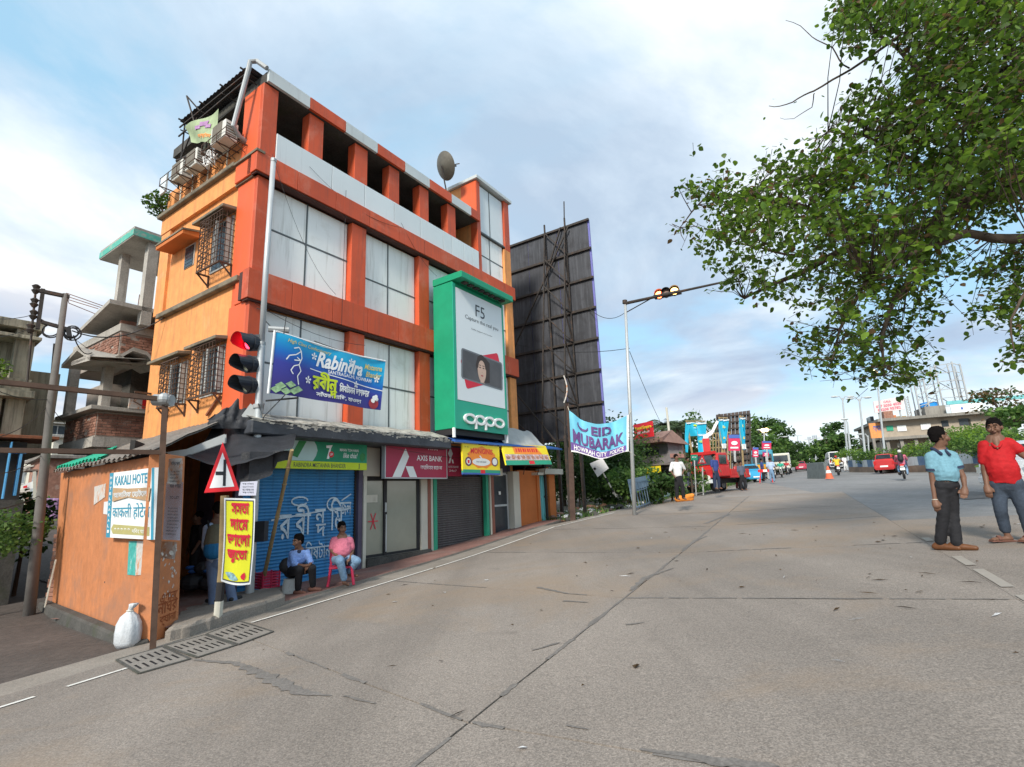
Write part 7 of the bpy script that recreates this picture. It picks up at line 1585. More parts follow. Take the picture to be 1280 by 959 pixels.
m_.tube([(1.1,.14,ztp+.4),(1.05,.14,ztp+1.3)],.03,5);m_.bar((7.3,.14,ztp),(7.6,.14,ztp+1.0),.05);m_.bar((7.0,.3,ztp-.5),(7.1,.2,ztp+.8),.05);build(m_,'leg','iron',BBT)
bp_=G(716,651);m_=MB();fq=pj(bp_);m_.bar(bp_-Vector((0,0,.3)),fq(713,560),.20,.20);m_.bar(fq(713,560),fq(709,505),.12,.12);build(m_,'steel_post','rust' if False else mat('rust_post',(.075,.045,.035),.85,.3,4,.3),label='dark rusty steel post holding the left end of the Eid banner',cat='post',loc=bp_)
# Eid Mubarak banner between the rusty post and the signal mast
sb0=G(792,630);sb0=sb0*(20.8/math.hypot(sb0.x,sb0.y));sb0.z=gz(sb0.x,sb0.y);sf=pj(sb0)
sA=[fq(711,514,.12),fq(786,519)];
sA[1]=sf(786,519,.15);sB=[fq(714,565,.12),sf(786,565,.15)]
EB=thing('eid_banner','sky blue EID MUBARAK banner with a purple HOWRAH CITY strip strung over the verge','banner',(sA[0]+sA[1])/2-Vector((0,0,1.6)))
def ew(u,v,d=0.0):
 t=sA[0].lerp(sA[1],u);b=sB[0].lerp(sB[1],u);t=t-Vector((0,0,(.46 if u<1 else 0)*math.sin(u*math.pi)**1.0*(1.15-.3*u)));b=b-Vector((0,0,.22*math.sin(u*math.pi)-.05*math.sin(u*9)))
 p=b.lerp(t,v);p.y-=d;p+=Vector((0,-.10*math.sin(u*11+v*2)*v-.05*math.sin(u*23),0));return tuple(p)
mat('eid_blue',(.17,.55,.74),.6,.12,1.2,.05)
m_=MB();m_.sheet(lambda u,v:ew(u,v),40,10);m_.sheet(lambda u,v:ew(u,v,-.02),40,10);build(m_,'cloth','eid_blue',EB,smooth=True)
m_=MB();m_.sheet(lambda u,v:ew(.0+.95*u,.03+(.17 if u>.5 else .2)*v-.03*u,.03),24,3);build(m_,'purple_strip',mat('eid_purple',(.16,.09,.33),.6,.1,3,0),EB)
m_=MB();m_.sheet(lambda u,v:ew(.965+.035*u,v,.03),3,10);m_.sheet(lambda u,v:ew(u,.05*v-.01,.028),30,2);m_.text('HOWRAH CITY',.05,.045,.56,.13,0,warp=lambda p,q:ew(p,q,.05),bold=.02);m_.text('POLICE',.66,.04,.25,.11,0,warp=lambda p,q:ew(p,q,.05),bold=.02,shear=.2);build(m_,'white_lettering','white_gloss',EB)
m_=MB();W3=lambda p,q:ew(p,q,.04);m_.text('EID',.36,.64,.34,.25,0,warp=W3,bold=.035);m_.text('MUBARAK',.04,.24,.87,.34,0,warp=W3,bold=.035)
for i in range(10):a0,a1=R(150+i*22),R(150+(i+1)*22);k0,k1=.25+.75*math.sin(math.pi*i/10),.25+.75*math.sin(math.pi*(i+1)/10);m_.add([W3(.22+.09*math.cos(a0),.79+.13*math.sin(a0)),W3(.22+.09*math.cos(a1),.79+.13*math.sin(a1)),W3(.22+(.09-.04*k1)*math.cos(a1),.79+(.13-.07*k1)*math.sin(a1)),W3(.22+(.09-.04*k0)*math.cos(a0),.79+(.13-.07*k0)*math.sin(a0))],[(0,1,2,3)])
build(m_,'purple_lettering',mat('eid_letter',(.13,.06,.22),.6,.1,3,0),EB)
m_=MB();m_.tube([fq(709,507),ew(0,1)],.012,4);m_.tube([sf(790,512),ew(1,1)],.012,4);m_.tube([ew(1,0),sf(794,570)],.01,4);m_.tube([fq(713,570),ew(0,0)],.01,4);build(m_,'tie_rope','cream',EB)
m_=MB();p_=fq(706,478);m_.sheet(lambda u,v:tuple(fq(704+4*math.sin(u*3.1)+1.5*v,470+34*u,.3)),8,2);build(m_,'torn_cloth_strip','torn_paper',label='torn pale cloth strip caught on the billboard truss above the Eid banner',cat='cloth',loc=p_)
# signal mast with overhead arm
SM=thing('signal_mast','slim grey mast with a long arm holding a horizontal signal showing red and amber','traffic light',sb0)
m_=MB();m_.tube([sb0,sf(787,500),sf(781.5,378)],[.08,.068,.055],12);build(m_,'mast','steel_light',SM,smooth=True)
m_=MB();a_=sf(781,380);e_=sf(905,353,1.6);m_.tube([a_,a_.lerp(e_,.5),e_],[.07,.055,.04],8);m_.tube([sf(783,391),sf(817,372,.4)],.022,6);m_.tube([sf(781,380),sf(781,376)],.1,10);build(m_,'arm','iron',SM)
mat('lamp_red',(.6,.05,.02),.3,.05,2,0,emit=((1,.16,.05),9));mat('lamp_amber',(.7,.4,.15),.3,.05,2,0,emit=((1,.55,.18),4));mat('lamp_dim',(.20,.09,.05),.4,.1,3,0)
for k,(x,y,mt)in enumerate(((824,369.5,'lamp_red'),(832.5,367.5,'lamp_dim'),(843,365,'lamp_amber'))):
 c=sf(x,y,.5+.1*k);n_=facing(c);r_=Vector((-n_.y,n_.x,0));m_=MB();rg_=lambda o,rad:[c+n_*o+r_*(rad*math.cos(i*.3927))+Vector((0,0,rad*math.sin(i*.3927)))for i in range(16)];m_.hull(rg_(-.12,.15),rg_(.04,.19));hb_=build(m_,'lamp_housing','signal_black',SM)
 m_=MB();vA,vB=rg_(.04,.185),rg_(.22,.19);m_.add(vA[0:9]+vB[0:9],[(i,i+1,10+i,9+i)for i in range(8)]);build(m_,'visor','signal_black',hb_);m_=MB();m_.add(rg_(.046,.145),[tuple(range(16))]);build(m_,'lens',mt,hb_)
m_=MB();m_.bar(sf(818,372.5,.4),sf(851,365.5,.75),.30,.10);build(m_,'back_plate','signal_black',SM)
wires('span_wires','thin wires strung from the billboard truss to the signal mast',[(BM@Vector((.2,.2,zs[4])),sf(783,390),.4),(BM@Vector((6.0,.4,zs[4])),sf(787,436),.5),(sf(787,440),far(835,545,40),.3)],.012)
# tilted white board on a striped stick
wbp=G(765,640);fw_=pj(wbp);TB=thing('tilted_board','white square board on a tilted black and white stick below the Eid banner','sign',wbp)
m_=MB();m_.add([tuple(fw_(x,y,.03))for x,y in((737,580),(753,573),(761,586),(747,597))]+[tuple(fw_(x,y,.0))for x,y in((737,580),(753,573),(761,586),(747,597))],[(0,3,2,1),(4,5,6,7),(0,1,5,4),(1,2,6,5),(2,3,7,6),(3,0,4,7)]);build(m_,'board','paper',TB);m_=MB();c=fw_(743.5,586.5,.04);m_.ell(c,.06,8,6);build(m_,'hole','black',TB)
for k in range(5):a=(754+3.3*k,592+6*k);b=(754+3.3*(k+1),592+6*(k+1));m_=MB();m_.tube([fw_(*a),fw_(*b)],.035,6);build(m_,'stick_band','cream' if k%2==0 else 'black',TB)
# --- verge behind the banner: bushes and rubble
vspots=[(722,600,27,1.7),(762,592,30,1.9),(700,590,27,2.0),(782,606,26,1.2),(748,560,32,2.6),(796,606,27,1.3),(715,575,31,2.5),(690,560,30,2.2),(826,611,26,.8),(780,570,34,2.6),(775,585,30,2.0),(838,608,27,.8),(752,622,27,.8)]
for i,(px,py,d,r_)in enumerate(vspots):
 lab=['leafy bush under the left half of the Eid banner','tall bush behind the tilted white board','dark bush next to the orange annex','low bright bush at the foot of the signal mast','big tree-like bush behind the Eid banner','bush right of the signal mast near the fence','big dark bush behind the rusty post','dark bush under the billboard','bush creeping over the blue grey fence','bush behind the signal mast','bush in front of the small grey shop','bush at the right end of the fence','small bush at the edge of the road near the tilted stick'][i]
 bush(px,py,d,(r_,r_*.8,r_*.85),int(800*r_),.15 if d<26 else .20,lab,('bush','bush_light')if i%2 else('bush','leaf_dark'),seed=i,group='bushes on the verge')
m_=MB();rq=random.Random(12)
for k in range(260):
 u,v=rq.uniform(19.6,27),0;v=kv(u)-rq.uniform(.5,3.2);p=UV(u,v,rq.uniform(-.05,.1));s=rq.uniform(.05,.22);m_.use(rq.choice((0,0,1,2)));R3_=Matrix.Rotation(rq.uniform(0,3),3,'Z')@Matrix.Rotation(rq.uniform(-.5,.5),3,'X')
 m_.hull([p+R3_@Vector((a*s,b*s*.7,-.3*s))for a,b in((-1,-1),(1,-1),(1,1),(-1,1))],[p+R3_@Vector((a*s*.7,b*s*.5,.35*s))for a,b in((-1,-1),(1,-1),(1,1),(-1,1))])
build(m_,'rubble',['concrete_dark','brick','paper'],kind='stuff',label='broken concrete and litter on the verge beyond the orange annex',cat='rubble')
m_=MB();rq=random.Random(13)
for k in range(5200):
 u=rq.uniform(19.5,60);v=kv(u)-.35-abs(rq.gauss(0,1.6));p=UV(u,v,0);h=rq.uniform(.08,.32);a=rq.uniform(0,6.3);d=Vector((math.cos(a),math.sin(a),0))*.02;m_.use(rq.randrange(2));m_.add([p-d,p+d,p+Vector((rq.uniform(-.1,.1),rq.uniform(-.1,.1),h))],[(0,1,2)])
build(m_,'verge_grass',['bush','bush_light'],kind='stuff',label='rough grass along the road verge beyond the shops',cat='grass')
# blue grey railing leaning over the verge
RL=thing('roadside_railing','leaning blue grey iron railing panel between the signal mast and the road','railing',G(812,632));ra,rb_2=G(793,640),G(838,622);mat('rail_blue',(.17,.24,.31),.6,.2,4,.1)
m_=MB();up_=Vector((-.10,.05,1)).normalized();n_=17
for k in range(n_+1):p=ra.lerp(rb_2,k/n_);m_.bar(p,p+up_*1.15,.035)
build(m_,'upright_bar','rail_blue',RL);m_=MB();m_.bar(ra+up_*.12,rb_2+up_*.12,.05);m_.bar(ra+up_*1.15,rb_2+up_*1.15,.06);m_.bar(ra+up_*.78,rb_2+up_*.78,.04);build(m_,'rail','rail_blue',RL)
m_=MB();c_=ra.lerp(rb_2,.35);m_.add([ra+up_*.80-Vector((.05,.12,0)),c_.lerp(rb_2,.4)+up_*.88-Vector((.05,.12,0)),c_.lerp(rb_2,.4)+up_*1.38-Vector((.05,.12,0)),ra+up_*1.3-Vector((.05,.12,0))],[(0,1,2,3)]);build(m_,'tin_panel','rail_blue',RL)
# --- small grey shop with a red sign
s1=Fr(835,34,60);hh=s1.S(820,552)[1]
SS=thing('small_shop','small grey two storey shop with rusty tin roof and a red signboard','shop',s1.M@Vector((0,0,s1.zg)),0);zS=s1.S(825,553)[1];zM=s1.S(825,580)[1];wS=s1.S(791,550)[0];wR=s1.F(853,560)[0]
m_=s1.mb();m_.box(0,wR,0,wS,zM,zS);build(m_,'upper_wall',mat('grey_render',(.24,.22,.22),.9,.15,2,.2,streak=((.12,.1,.1),.6,.5)),SS);m_=s1.mb();m_.box(.3,wR,.2,wS,s1.zg-.5,zM);build(m_,'lower_wall','concrete_dark',SS)
m_=s1.mb();m_.hull([(-.9,-.5,zS-.1),(wR+.3,-.3,zS-.25),(wR+.2,wS+.3,zS),(-.9,wS+.3,zS)],[(-.9,-.5,zS+.15),(wR*.5,.1,zS+.7),(wR*.5,wS,zS+.8),(-.9,wS+.3,zS+.2)]);build(m_,'roof',mat('rusty_tin',(.23,.14,.115),.9,.2,2,.2),SS)
m_=s1.mb();m_.box(-.08,-.01,.8,1.9,zM+.6,zS-.5);W2=build(m_,'window','window_dark',SS);m_=s1.mb();m_.tube([(-.05,3.4,zM+1.2),(-.12,3.4,zM+1.2)],.45,14);build(m_,'round_vent','concrete_dark',SS)
m_=s1.mb();m_.box(.1,wR,-.06,-.01,zM+.3,zS-.8);build(m_,'faded_sign',mat('faded_sign',(.42,.22,.18),.8,.2,4,0),SS);m_=s1.mb();m_.box(-1.0,0,-.3,wS*.5,zM-.15,zM-.05);build(m_,'shade','tin_grey',SS);m_=s1.mb();m_.box(-1.05,-1.0,-.2,wS*.35,zM-.6,zM-.2);build(m_,'yellow_strip','sign_yellow',SS)
RS=thing('red_signboard','red signboard with yellow and white letters on the small grey shop roof','signboard',s1.M@Vector((-.6,3,zS)));rz0,rz1=s1.S(800,549,-.95)[1],s1.S(800,530,-.95)[1];ya,yb=s1.S(793,540,-.95)[0],s1.S(817,540,-.95)[0]
m_=s1.mb();m_.box(-1.0,-.93,yb,ya,rz0,rz1);build(m_,'board','sign_red',RS);cw=lambda p,q:(-1.02,ya+(yb-ya)*p,rz0+(rz1-rz0)*q)
m_=s1.mb();m_.text('Royal Empire',.1,.55,.85,.25,0,warp=cw,bold=.03);build(m_,'yellow_lettering','sign_yellow',RS);m_=s1.mb();m_.text('RESTAURANT',.2,.3,.65,.15,0,warp=cw,bold=.03);build(m_,'white_lettering','sign_white',RS)
# --- trees
def tree(px,pyb,pyt,dist,w,n,label,mats_=('bush','bush_light'),group='trees beyond the road',seed=0,size=.35,kind='tree',clumps=None,low=.3):
 r=ray(px,575);b=Vector((r.x,r.y,0))*(dist/math.hypot(r.x,r.y));b.z=gz(b.x,b.y);f_=pj(b);top=f_(px,pyt).z;bot=f_(px,pyb).z;T=thing('tree',label,'tree',b,0,group);rq_=random.Random(seed+int(px));H=top-b.z
 m_=MB();tr=[b-Vector((0,0,.3)),b+Vector((rq_.uniform(-.2,.2),0,H*.3)),b+Vector((rq_.uniform(-.4,.4),0,H*.6)),b+Vector((0,0,H*.85))];m_.tube(tr,[.03*H,.024*H,.015*H,.006*H],8)
 c0=max(bot,b.z+H*.12);cl=clumps or max(10,n//110);C_=[]
 for k in range(cl):
  t=rq_.random();z=c0+(top-c0)*t;prof_=math.sin(min(1,(t*.85+.18))*math.pi)**.6;a=rq_.uniform(0,6.28);rad=w*prof_*rq_.uniform(.3,.95);c=Vector((b.x+math.cos(a)*rad,b.y+math.sin(a)*rad*.9,z));C_.append(c)
  m_.tube([tr[1].lerp(tr[3],max(.05,min(.95,t*.9))),(tr[1].lerp(tr[3],min(.95,t))+c)/2,c],[.008*H,.006*H,.003*H],5)
 build(m_,'trunk','bark',T);m_=MB()
 for c in C_:k_=rq_.uniform(.22,.40);leafy(m_,c,(w*k_,w*k_,min(w,(top-c0)/2)*k_*.8),n//cl,size,rq_)
 build(m_,'crown',list(mats_),T,kind='stuff');return T
def palm(px,pyt,dist,label,seed=0):
 r=ray(px,575);b=Vector((r.x,r.y,0))*(dist/math.hypot(r.x,r.y));b.z=gz(b.x,b.y);top=pj(b)(px,pyt).z;T=thing('palm_tree',label,'palm tree',b,0,'palm trees beyond the small shop');rq_=random.Random(seed);H=top-b.z;m_=MB();c=b+Vector((rq_.uniform(-1,1),0,H*.85));m_.tube([b,b.lerp(c,.5)+Vector((.3,0,0)),c],[.25,.18,.15],8);build(m_,'trunk','bark',T);m_=MB()
 for k in range(20):
  a=rq_.uniform(0,6.28);el_=rq_.uniform(-.2,1.2);L_=H*.15+1.8;d=Vector((math.cos(a),math.sin(a),0));P=[c+d*(L_*t)+Vector((0,0,L_*(el_*t*.6-.75*t*t)))for t in(0,.25,.5,.75,1)];s_=Vector((-d.y,d.x,0))
  for i in range(4):
   for j in range(5):
    p=P[i].lerp(P[i+1],j/5);
    for sg in(-1,1):m_.add([p,p+d*.12,p+s_*sg*.55*(1-.15*i)+d*.25-Vector((0,0,.28))],[(0,1,2)])
 build(m_,'fronds','palm',T,kind='stuff')
for i,(x,y,d)in enumerate(((826,517,60),(838,520,66),(845,516,62),(856,522,58),(884,522,75))):palm(x,y,d,['leftmost palm rising behind the small grey shop','second palm behind the shop roof, slightly lower','palm just right of the leaning wooden pole','short palm left of the blue banner','lone palm beside the top of the crane boom'][i],i)
tr_specs=[(822,590,522,70,3.2,900),(841,592,530,68,3.6,1000),(857,590,540,64,3.0,900),(871,590,514,72,3.4,1200),(880,592,540,66,3.4,1000),(892,590,528,80,3.6,1000),(955,590,519,92,4.2,1500),(968,588,522,98,4.4,1500),(943,594,545,80,3.4,1100),(960,594,548,84,4.4,1500),(975,592,547,100,4.6,1400),(985,590,553,120,4.6,1200)]
tl=['tree right behind the small grey shop','dark tree between the shop and the wooden pole','tree behind the man in the white shirt','tall narrow tree left of the crane boom','tree behind the blue banners','tree between the crane boom and the brown hoarding','tall tree right of the brown hoarding, left half','tall rounded tree right of the brown hoarding, right half','tree beside the small red hoardings','wide low tree behind the yellow and blue bus','low tree over the far scooters','last low tree on the left side of the far road']
for i,s in enumerate(tr_specs):tree(*s,tl[i],('bush','leaf_dark')if i%3 else('bush','bush_light'),seed=i,size=.55 if s[3]>75 else .42)
lp=ray(839,575);lp=Vector((lp.x,lp.y,0))*(45/math.hypot(lp.x,lp.y));lp.z=gz(lp.x,lp.y);lf=pj(lp);m_=MB();m_.tube([lf(842,590),lf(833,510)],[.12,.09],8);build(m_,'wooden_pole','cream',label='pale leaning pole behind the small grey shop',cat='pole',loc=lp)
for i,(x,y,d,w)in enumerate(((702,548,33,2.6),(728,552,36,2.8),(752,556,38,3.0),(776,560,40,2.6),(800,566,44,2.4))):tree(x,618,y,d,w,1500,['dense dark tree under the billboard beside the annex','dense tree behind the rusty post','dense tree behind the tilted board','dense tree left of the signal mast','low dense tree right of the signal mast'][i],('leaf_dark','bush'),'dense trees behind the verge',seed=80+i,size=.3)
# --- banners, hoardings beyond
def pole_banner(px0,px1,yt,yb,dist,label,kind='wide',seed=0):
 r=ray((px0+px1)/2,580);b=Vector((r.x,r.y,0))*(dist/math.hypot(r.x,r.y));b.z=gz(b.x,b.y);f_=pj(b);T=thing('street_banner',label,'banner',b,0,'sky blue advertising banners by the road')
 m_=MB();m_.bar(b,f_(px0+1,yt-3),.12);m_.bar(f_(px0+1,yt-2,.05),f_(px1,yt-2,.05),.06);build(m_,'frame','bamboo',T);m_=MB()
 def bf_(u,v):
  if kind=='wide':x=px0+(px1-px0)*u;hole=0;yb_=yb if u>.55 else(yb if u<.2 else yb-(yb-yt)*.55);y=yb_+(yt-yb_)*v
  elif kind=='taper':x=(px0*(1-(1-v)*.45)+(px0*.4+px1*.6)*((1-v)*.45))if False else px0+(px1-px0)*(u*(.45+.55*v)+.35*(1-v));y=yb+(yt-yb)*v
  else:x=px0+(px1-px0)*u+3*(1-v);y=yb+(yt-yb)*v
  p=f_(x,y,.12);p.y+=.15*math.sin(u*8+v*3);return tuple(p)
 m_.sheet(bf_,20,12);build(m_,'cloth',mat('banner_cyan',(.02,.46,.68),.6,.1,1,0),T,smooth=True)
 g2=lambda p,q:tuple(Vector(bf_(p,q))-Vector((0,.12,0)))
 m_=MB();m_.add([g2(.45+.14*math.cos(a*.7854),.78+.08*math.sin(a*.7854))for a in range(8)],[tuple(range(8))])if kind=='wide' else m_.text('EID',.25,.7,.5,.08,0,warp=g2,bold=.04);m_.text('EID',.3 if kind!='wide' else .62,.33,.32,.07,0,warp=g2,bold=.04);build(m_,'yellow_print','sign_lime' if kind=='wide' else 'sign_yellow',T)
 m_=MB();m_.sheet(lambda u,v:g2(.95*u+.02,.95+.04*v),8,2);m_.text('EID MUBARAK',.35,.55,.6,.07,0,warp=g2,bold=.03)if kind=='wide' else m_.sheet(lambda u,v:g2(u,.02+.16*v),6,3);build(m_,'white_print','sign_white',T)
pole_banner(857,882,529,566,36,'wide torn sky blue banner with a yellow sun above the red truck','wide');pole_banner(898,910,525,562,38,'tapering sky blue banner hanging right of the crane boom','taper');pole_banner(924,930,523,563,40,'narrow sky blue banner hanging on the brown hoarding','narrow')
hb0=ray(916,575);hb0=Vector((hb0.x,hb0.y,0))*(52/math.hypot(hb0.x,hb0.y));hb0.z=gz(hb0.x,hb0.y);hf=pj(hb0);HB_=thing('brown_hoarding','large brown wooden hoarding seen from behind above the red truck','hoarding',hb0);mat('brown_boards',(.11,.085,.075),.9,.25,1.5,.3,streak=((.05,.04,.04),.6,.45))
for i in range(9):
 a,b=i/9,(i+1)/9;m_=MB();T_=lambda t,k:hf(895+43*t,519-5.5*t,k*.0);Bt=lambda t:hf(897+42*t,588-2*t);e=.06/5;m_.hull([T_(a+e,0),T_(b-e,0),Bt(b-e),Bt(a+e)],[q_+Vector((0,.12,0))for q_ in(T_(a+e,0),T_(b-e,0),Bt(b-e),Bt(a+e))]);build(m_,'board','brown_boards',HB_)
m_=MB()
for k in range(8):y=522+k*8;m_.bar(hf(896,y,.15),hf(938,y-4,.15),.12)
for x in(899,912,926,937):m_.bar(hf(x,518,.2),hf(x+1.5,592,.2),.16)
build(m_,'batten','iron',HB_)
T=thing('lattice_structure','pale scaffold lattice in front of the brown hoarding behind the red truck','scaffold',hf(895,588,3));m_=MB()
for k in range(9):x=884+k*3.6;m_.bar(hf(x,541+rs.uniform(-2,2),3),hf(x+.4,592,3),.08)
for y in(543,552,561,570,579):m_.bar(hf(883,y,3),hf(913,y-2,3),.08)
build(m_,'poles','bamboo',T)
def small_hoarding(x0,x1,y0,y1,dist,label,yp):
 r=ray((x0+x1)/2,580);b=Vector((r.x,r.y,0))*(dist/math.hypot(r.x,r.y));b.z=gz(b.x,b.y);f_=pj(b);T=thing('kiosk_sign',label,'sign',b,0,'red and blue lit pole signs');m_=MB();m_.hull([f_(x0,y1),f_(x1,y1),f_(x1,y0),f_(x0,y0)],[q_+Vector((0,.15,0))for q_ in(f_(x0,y1),f_(x1,y1),f_(x1,y0),f_(x0,y0))]);build(m_,'panel',mat('sign_crimson',(.62,.02,.10),.5,.08,2,0),T)
 m_=MB();h=(y1-y0);m_.add([f_(x0,y0+h*.22,.02),f_(x1,y0+h*.22,.02),f_(x1,y0,.02),f_(x0,y0,.02)],[(0,1,2,3)]);build(m_,'blue_top','strip_blue',T);m_=MB();c=((x0+x1)/2,y0+h*.52);m_.add([f_(c[0]+(x1-x0)*.3*math.cos(a*.7854),c[1]-h*.13*math.sin(a*.7854),.04)for a in range(8)],[tuple(range(8))]);m_.text('OPEN',0,0,1,1,0,warp=lambda p,q:tuple(f_(x0+(x1-x0)*(.15+.7*p),y0+h*(.9-.16*q),.04)),bold=.03)if False else m_.add([f_(x0+(x1-x0)*.15,y0+h*.86,.04),f_(x0+(x1-x0)*.85,y0+h*.86,.04),f_(x0+(x1-x0)*.85,y0+h*.76,.04),f_(x0+(x1-x0)*.15,y0+h*.76,.04)],[(0,1,2,3)]);build(m_,'white_print','sign_white',T);m_=MB();m_.bar(b,f_((x0+x1)/2,y1),.14);build(m_,'post','steel',T)
small_hoarding(911,925,544,564,42,'largest red and blue pole sign, beside the narrow sky blue banner',600);small_hoarding(941,948,560,572,52,'small red and blue pole sign left of the bus',600);small_hoarding(953,964,552,562,55,'upper red and blue pole sign over the bus',600);small_hoarding(954,961,565,571,58,'lower red and blue sign just over the bus roof',600)
# road signs near the truck
def place(px,py,dist=None):
 if dist is None:return G(px,py)
 r=ray(px,py);b=Vector((r.x,r.y,0))*(dist/math.hypot(r.x,r.y));b.z=gz(b.x,b.y);return b
b=place(877,600,31);f_=pj(b);T=thing('warning_sign','distant triangular road narrows sign in front of the red truck','road sign',b);m_=MB();m_.bar(b,f_(878,585),.07);build(m_,'post','steel',T);m_=MB();m_.add([f_(877.5,569,.03),f_(883,580,.03),f_(872,580,.03)],[(0,2,1),(0,1,2)]);build(m_,'red_plate','sign_red',T);m_=MB();m_.add([f_(877.5,572.5,.06),f_(880.8,578.6,.06),f_(874.2,578.6,.06)],[(0,2,1),(0,1,2)]);build(m_,'white_field','sign_white',T);m_=MB();m_.bar(f_(876.8,574.5,.08),f_(876.5,578,.08),.04);m_.bar(f_(878.3,574.5,.08),f_(878.6,578,.08),.04);build(m_,'symbol','black',T)
b=place(868,600,31);f_=pj(b);T=thing('green_sign','small green direction board left of the distant warning sign','road sign',b);m_=MB();m_.add([f_(863.5,569,.03),f_(872,569,.03),f_(872,576,.03),f_(863.5,576,.03)],[(0,3,2,1),(0,1,2,3)]);build(m_,'board','green_face',T);m_=MB();m_.bar(b,f_(868,576),.06);build(m_,'post','steel',T);m_=MB();m_.add([f_(865,571.5,.05),f_(870.5,571.5,.05),f_(870.5,572.5,.05),f_(865,572.5,.05)],[(0,3,2,1),(0,1,2,3)]);build(m_,'print','sign_white',T)
bush(862,590,31,(1.0,1.0,1.2),500,.2,'green bush behind the man in the white shirt',seed=50)
# --- vehicles
mat('tyre',(.018,.018,.019),.85,.1,8,.1);mat('rim',(.35,.35,.36),.4,.1,5,0,.6);mat('glass_dark',(.03,.04,.05),.08,.1,2,0,spec=.9);mat('light_red',(.5,.02,.02),.3,.05,3,0);mat('light_white',(.75,.75,.7),.2,.05,3,0)
def wheel(parent,fr_M,x,y,r,w=.2):
 m_=MB();m_.xf=fr_M;m_.tube([(x,y-w/2,r),(x,y-w*.4,r),(x,y+w*.4,r),(x,y+w/2,r)],[r*.86,r,r,r*.86],18);W1=build(m_,'wheel','tyre',parent);m_=MB();m_.xf=fr_M;m_.tube([(x,y-w/2-.01,r),(x,y+w/2+.01,r)],r*.58,12);build(m_,'rim','rim',W1);return W1
def car(pos,head,label,color,L=3.7,W=1.58,H=1.48,prof=None,name='car',cat='car',group='cars on the road',front=True,roofc=None,plate=True,rack=None):
 """x forward. Body is lofted from side profile sections; glasshouse is a second volume."""
 T=thing(name,label,cat,pos,head,group);Mx=frame(T);m_=MB();m_.xf=Mx;w=W/2
 prof=prof or 'hatch'
 P={'hatch':([(-.5,.35,.80),(-.49,.95,.86),(-.30,1.0,.96),(.10,1.0,.98),(.30,.95,.96),(.44,.85,.90),(.5,.45,.78)],[(-.46,.96,.80),(-.36,1.46,.72),(.02,1.48,.74),(.14,1.40,.72),(.30,.97,.82)]),'sedan':([(-.5,.40,.80),(-.49,.92,.88),(-.28,1.0,.96),(.08,.98,.98),(.26,.95,.96),(.46,.82,.88),(.5,.45,.78)],[(-.32,.98,.80),(-.20,1.42,.74),(.04,1.46,.74),(.12,1.38,.72),(.26,.96,.82)]),'van':([(-.5,.35,.90),(-.49,1.0,.95),(-.3,1.02,.98),(.2,1.02,.98),(.36,1.0,.96),(.48,.85,.92),(.5,.42,.85)],[(-.49,1.0,.93),(-.46,1.75,.84),(.0,1.80,.85),(.22,1.72,.84),(.40,.98,.90)])}[prof]
 s_=H/1.48
 for vol,bot in((P[0],.22),(P[1],None)):
  n=len(vol);vs_=[]
  for(t,zt_,ww)in vol:
   x=t*L;zt_=zt_*s_;
   if bot is not None:zb=bot;ring_=[(x,-w*ww*.92,zb),(x,-w*ww,(zb+zt_)/2),(x,-w*ww*.93,zt_*.97),(x,-w*ww*.6,zt_),(x,w*ww*.6,zt_),(x,w*ww*.93,zt_*.97),(x,w*ww,(zb+zt_)/2),(x,w*ww*.92,zb)]
   else:ring_=[(x,-w*ww,.80*s_),(x,-w*ww,zt_*.5+.40*s_),(x,-w*ww*.93,zt_*.96),(x,-w*ww*.6,zt_),(x,w*ww*.6,zt_),(x,w*ww*.93,zt_*.96),(x,w*ww,zt_*.5+.40*s_),(x,w*ww,.80*s_)]
   vs_+=ring_
  m_.add(vs_,[(i*8+k,i*8+(k+1)%8,(i+1)*8+(k+1)%8,(i+1)*8+k)for i in range(n-1)for k in range(8)]+[tuple(range(8)),tuple((n-1)*8+k for k in range(8))[::-1]])
 build(m_,'body',color,T,smooth=False,bevel=.02)
 g_=P[1];m_=MB();m_.xf=Mx;q=lambda t,z,y:(t*L,y,z*s_)
 (t0,z0_,w0),(t1,z1_,w1)=g_[0],g_[1];(t2,z2_,w2),(t3,z3_,w3)=g_[-2],g_[-1]
 def pan(ta,za,wa,tb,zb,wb,d):
  a=.2;b_=.86;m_.add([q(ta+(tb-ta)*a+d,za+(zb-za)*a+.01,-w*wa*.82),q(ta+(tb-ta)*a+d,za+(zb-za)*a+.01,w*wa*.82),q(ta+(tb-ta)*b_+d,za+(zb-za)*b_+.01,w*wb*.8),q(ta+(tb-ta)*b_+d,za+(zb-za)*b_+.01,-w*wb*.8)],[(0,1,2,3),(3,2,1,0)])
 pan(t0,z0_,w0,t1,z1_,w1,-.006);pan(t3,z3_,w3,t2,z2_,w2,.006)
 for sg in(-1,1):
  for ta,tb in((t1+.02,(t1+t2)/2-.015),((t1+t2)/2+.015,t2-.01)):
   zt2_=min(z1_,z2_)-.10;m_.add([q(ta-.02 if ta==t1+.02 else ta,1.04,sg*(w*.845+.012)),q(tb+(.05 if tb==t2-.01 else 0),1.04,sg*(w*.845+.012)),q(tb,zt2_,sg*(w*.765+.012)),q(ta,zt2_,sg*(w*.765+.012))],[(0,1,2,3),(3,2,1,0)])
 build(m_,'windows','glass_dark',T)
 for sx in(-.31,.31):
  for sy in(-1,1):wheel(T,Mx,sx*L,sy*(w-.10),.29*s_,.18)
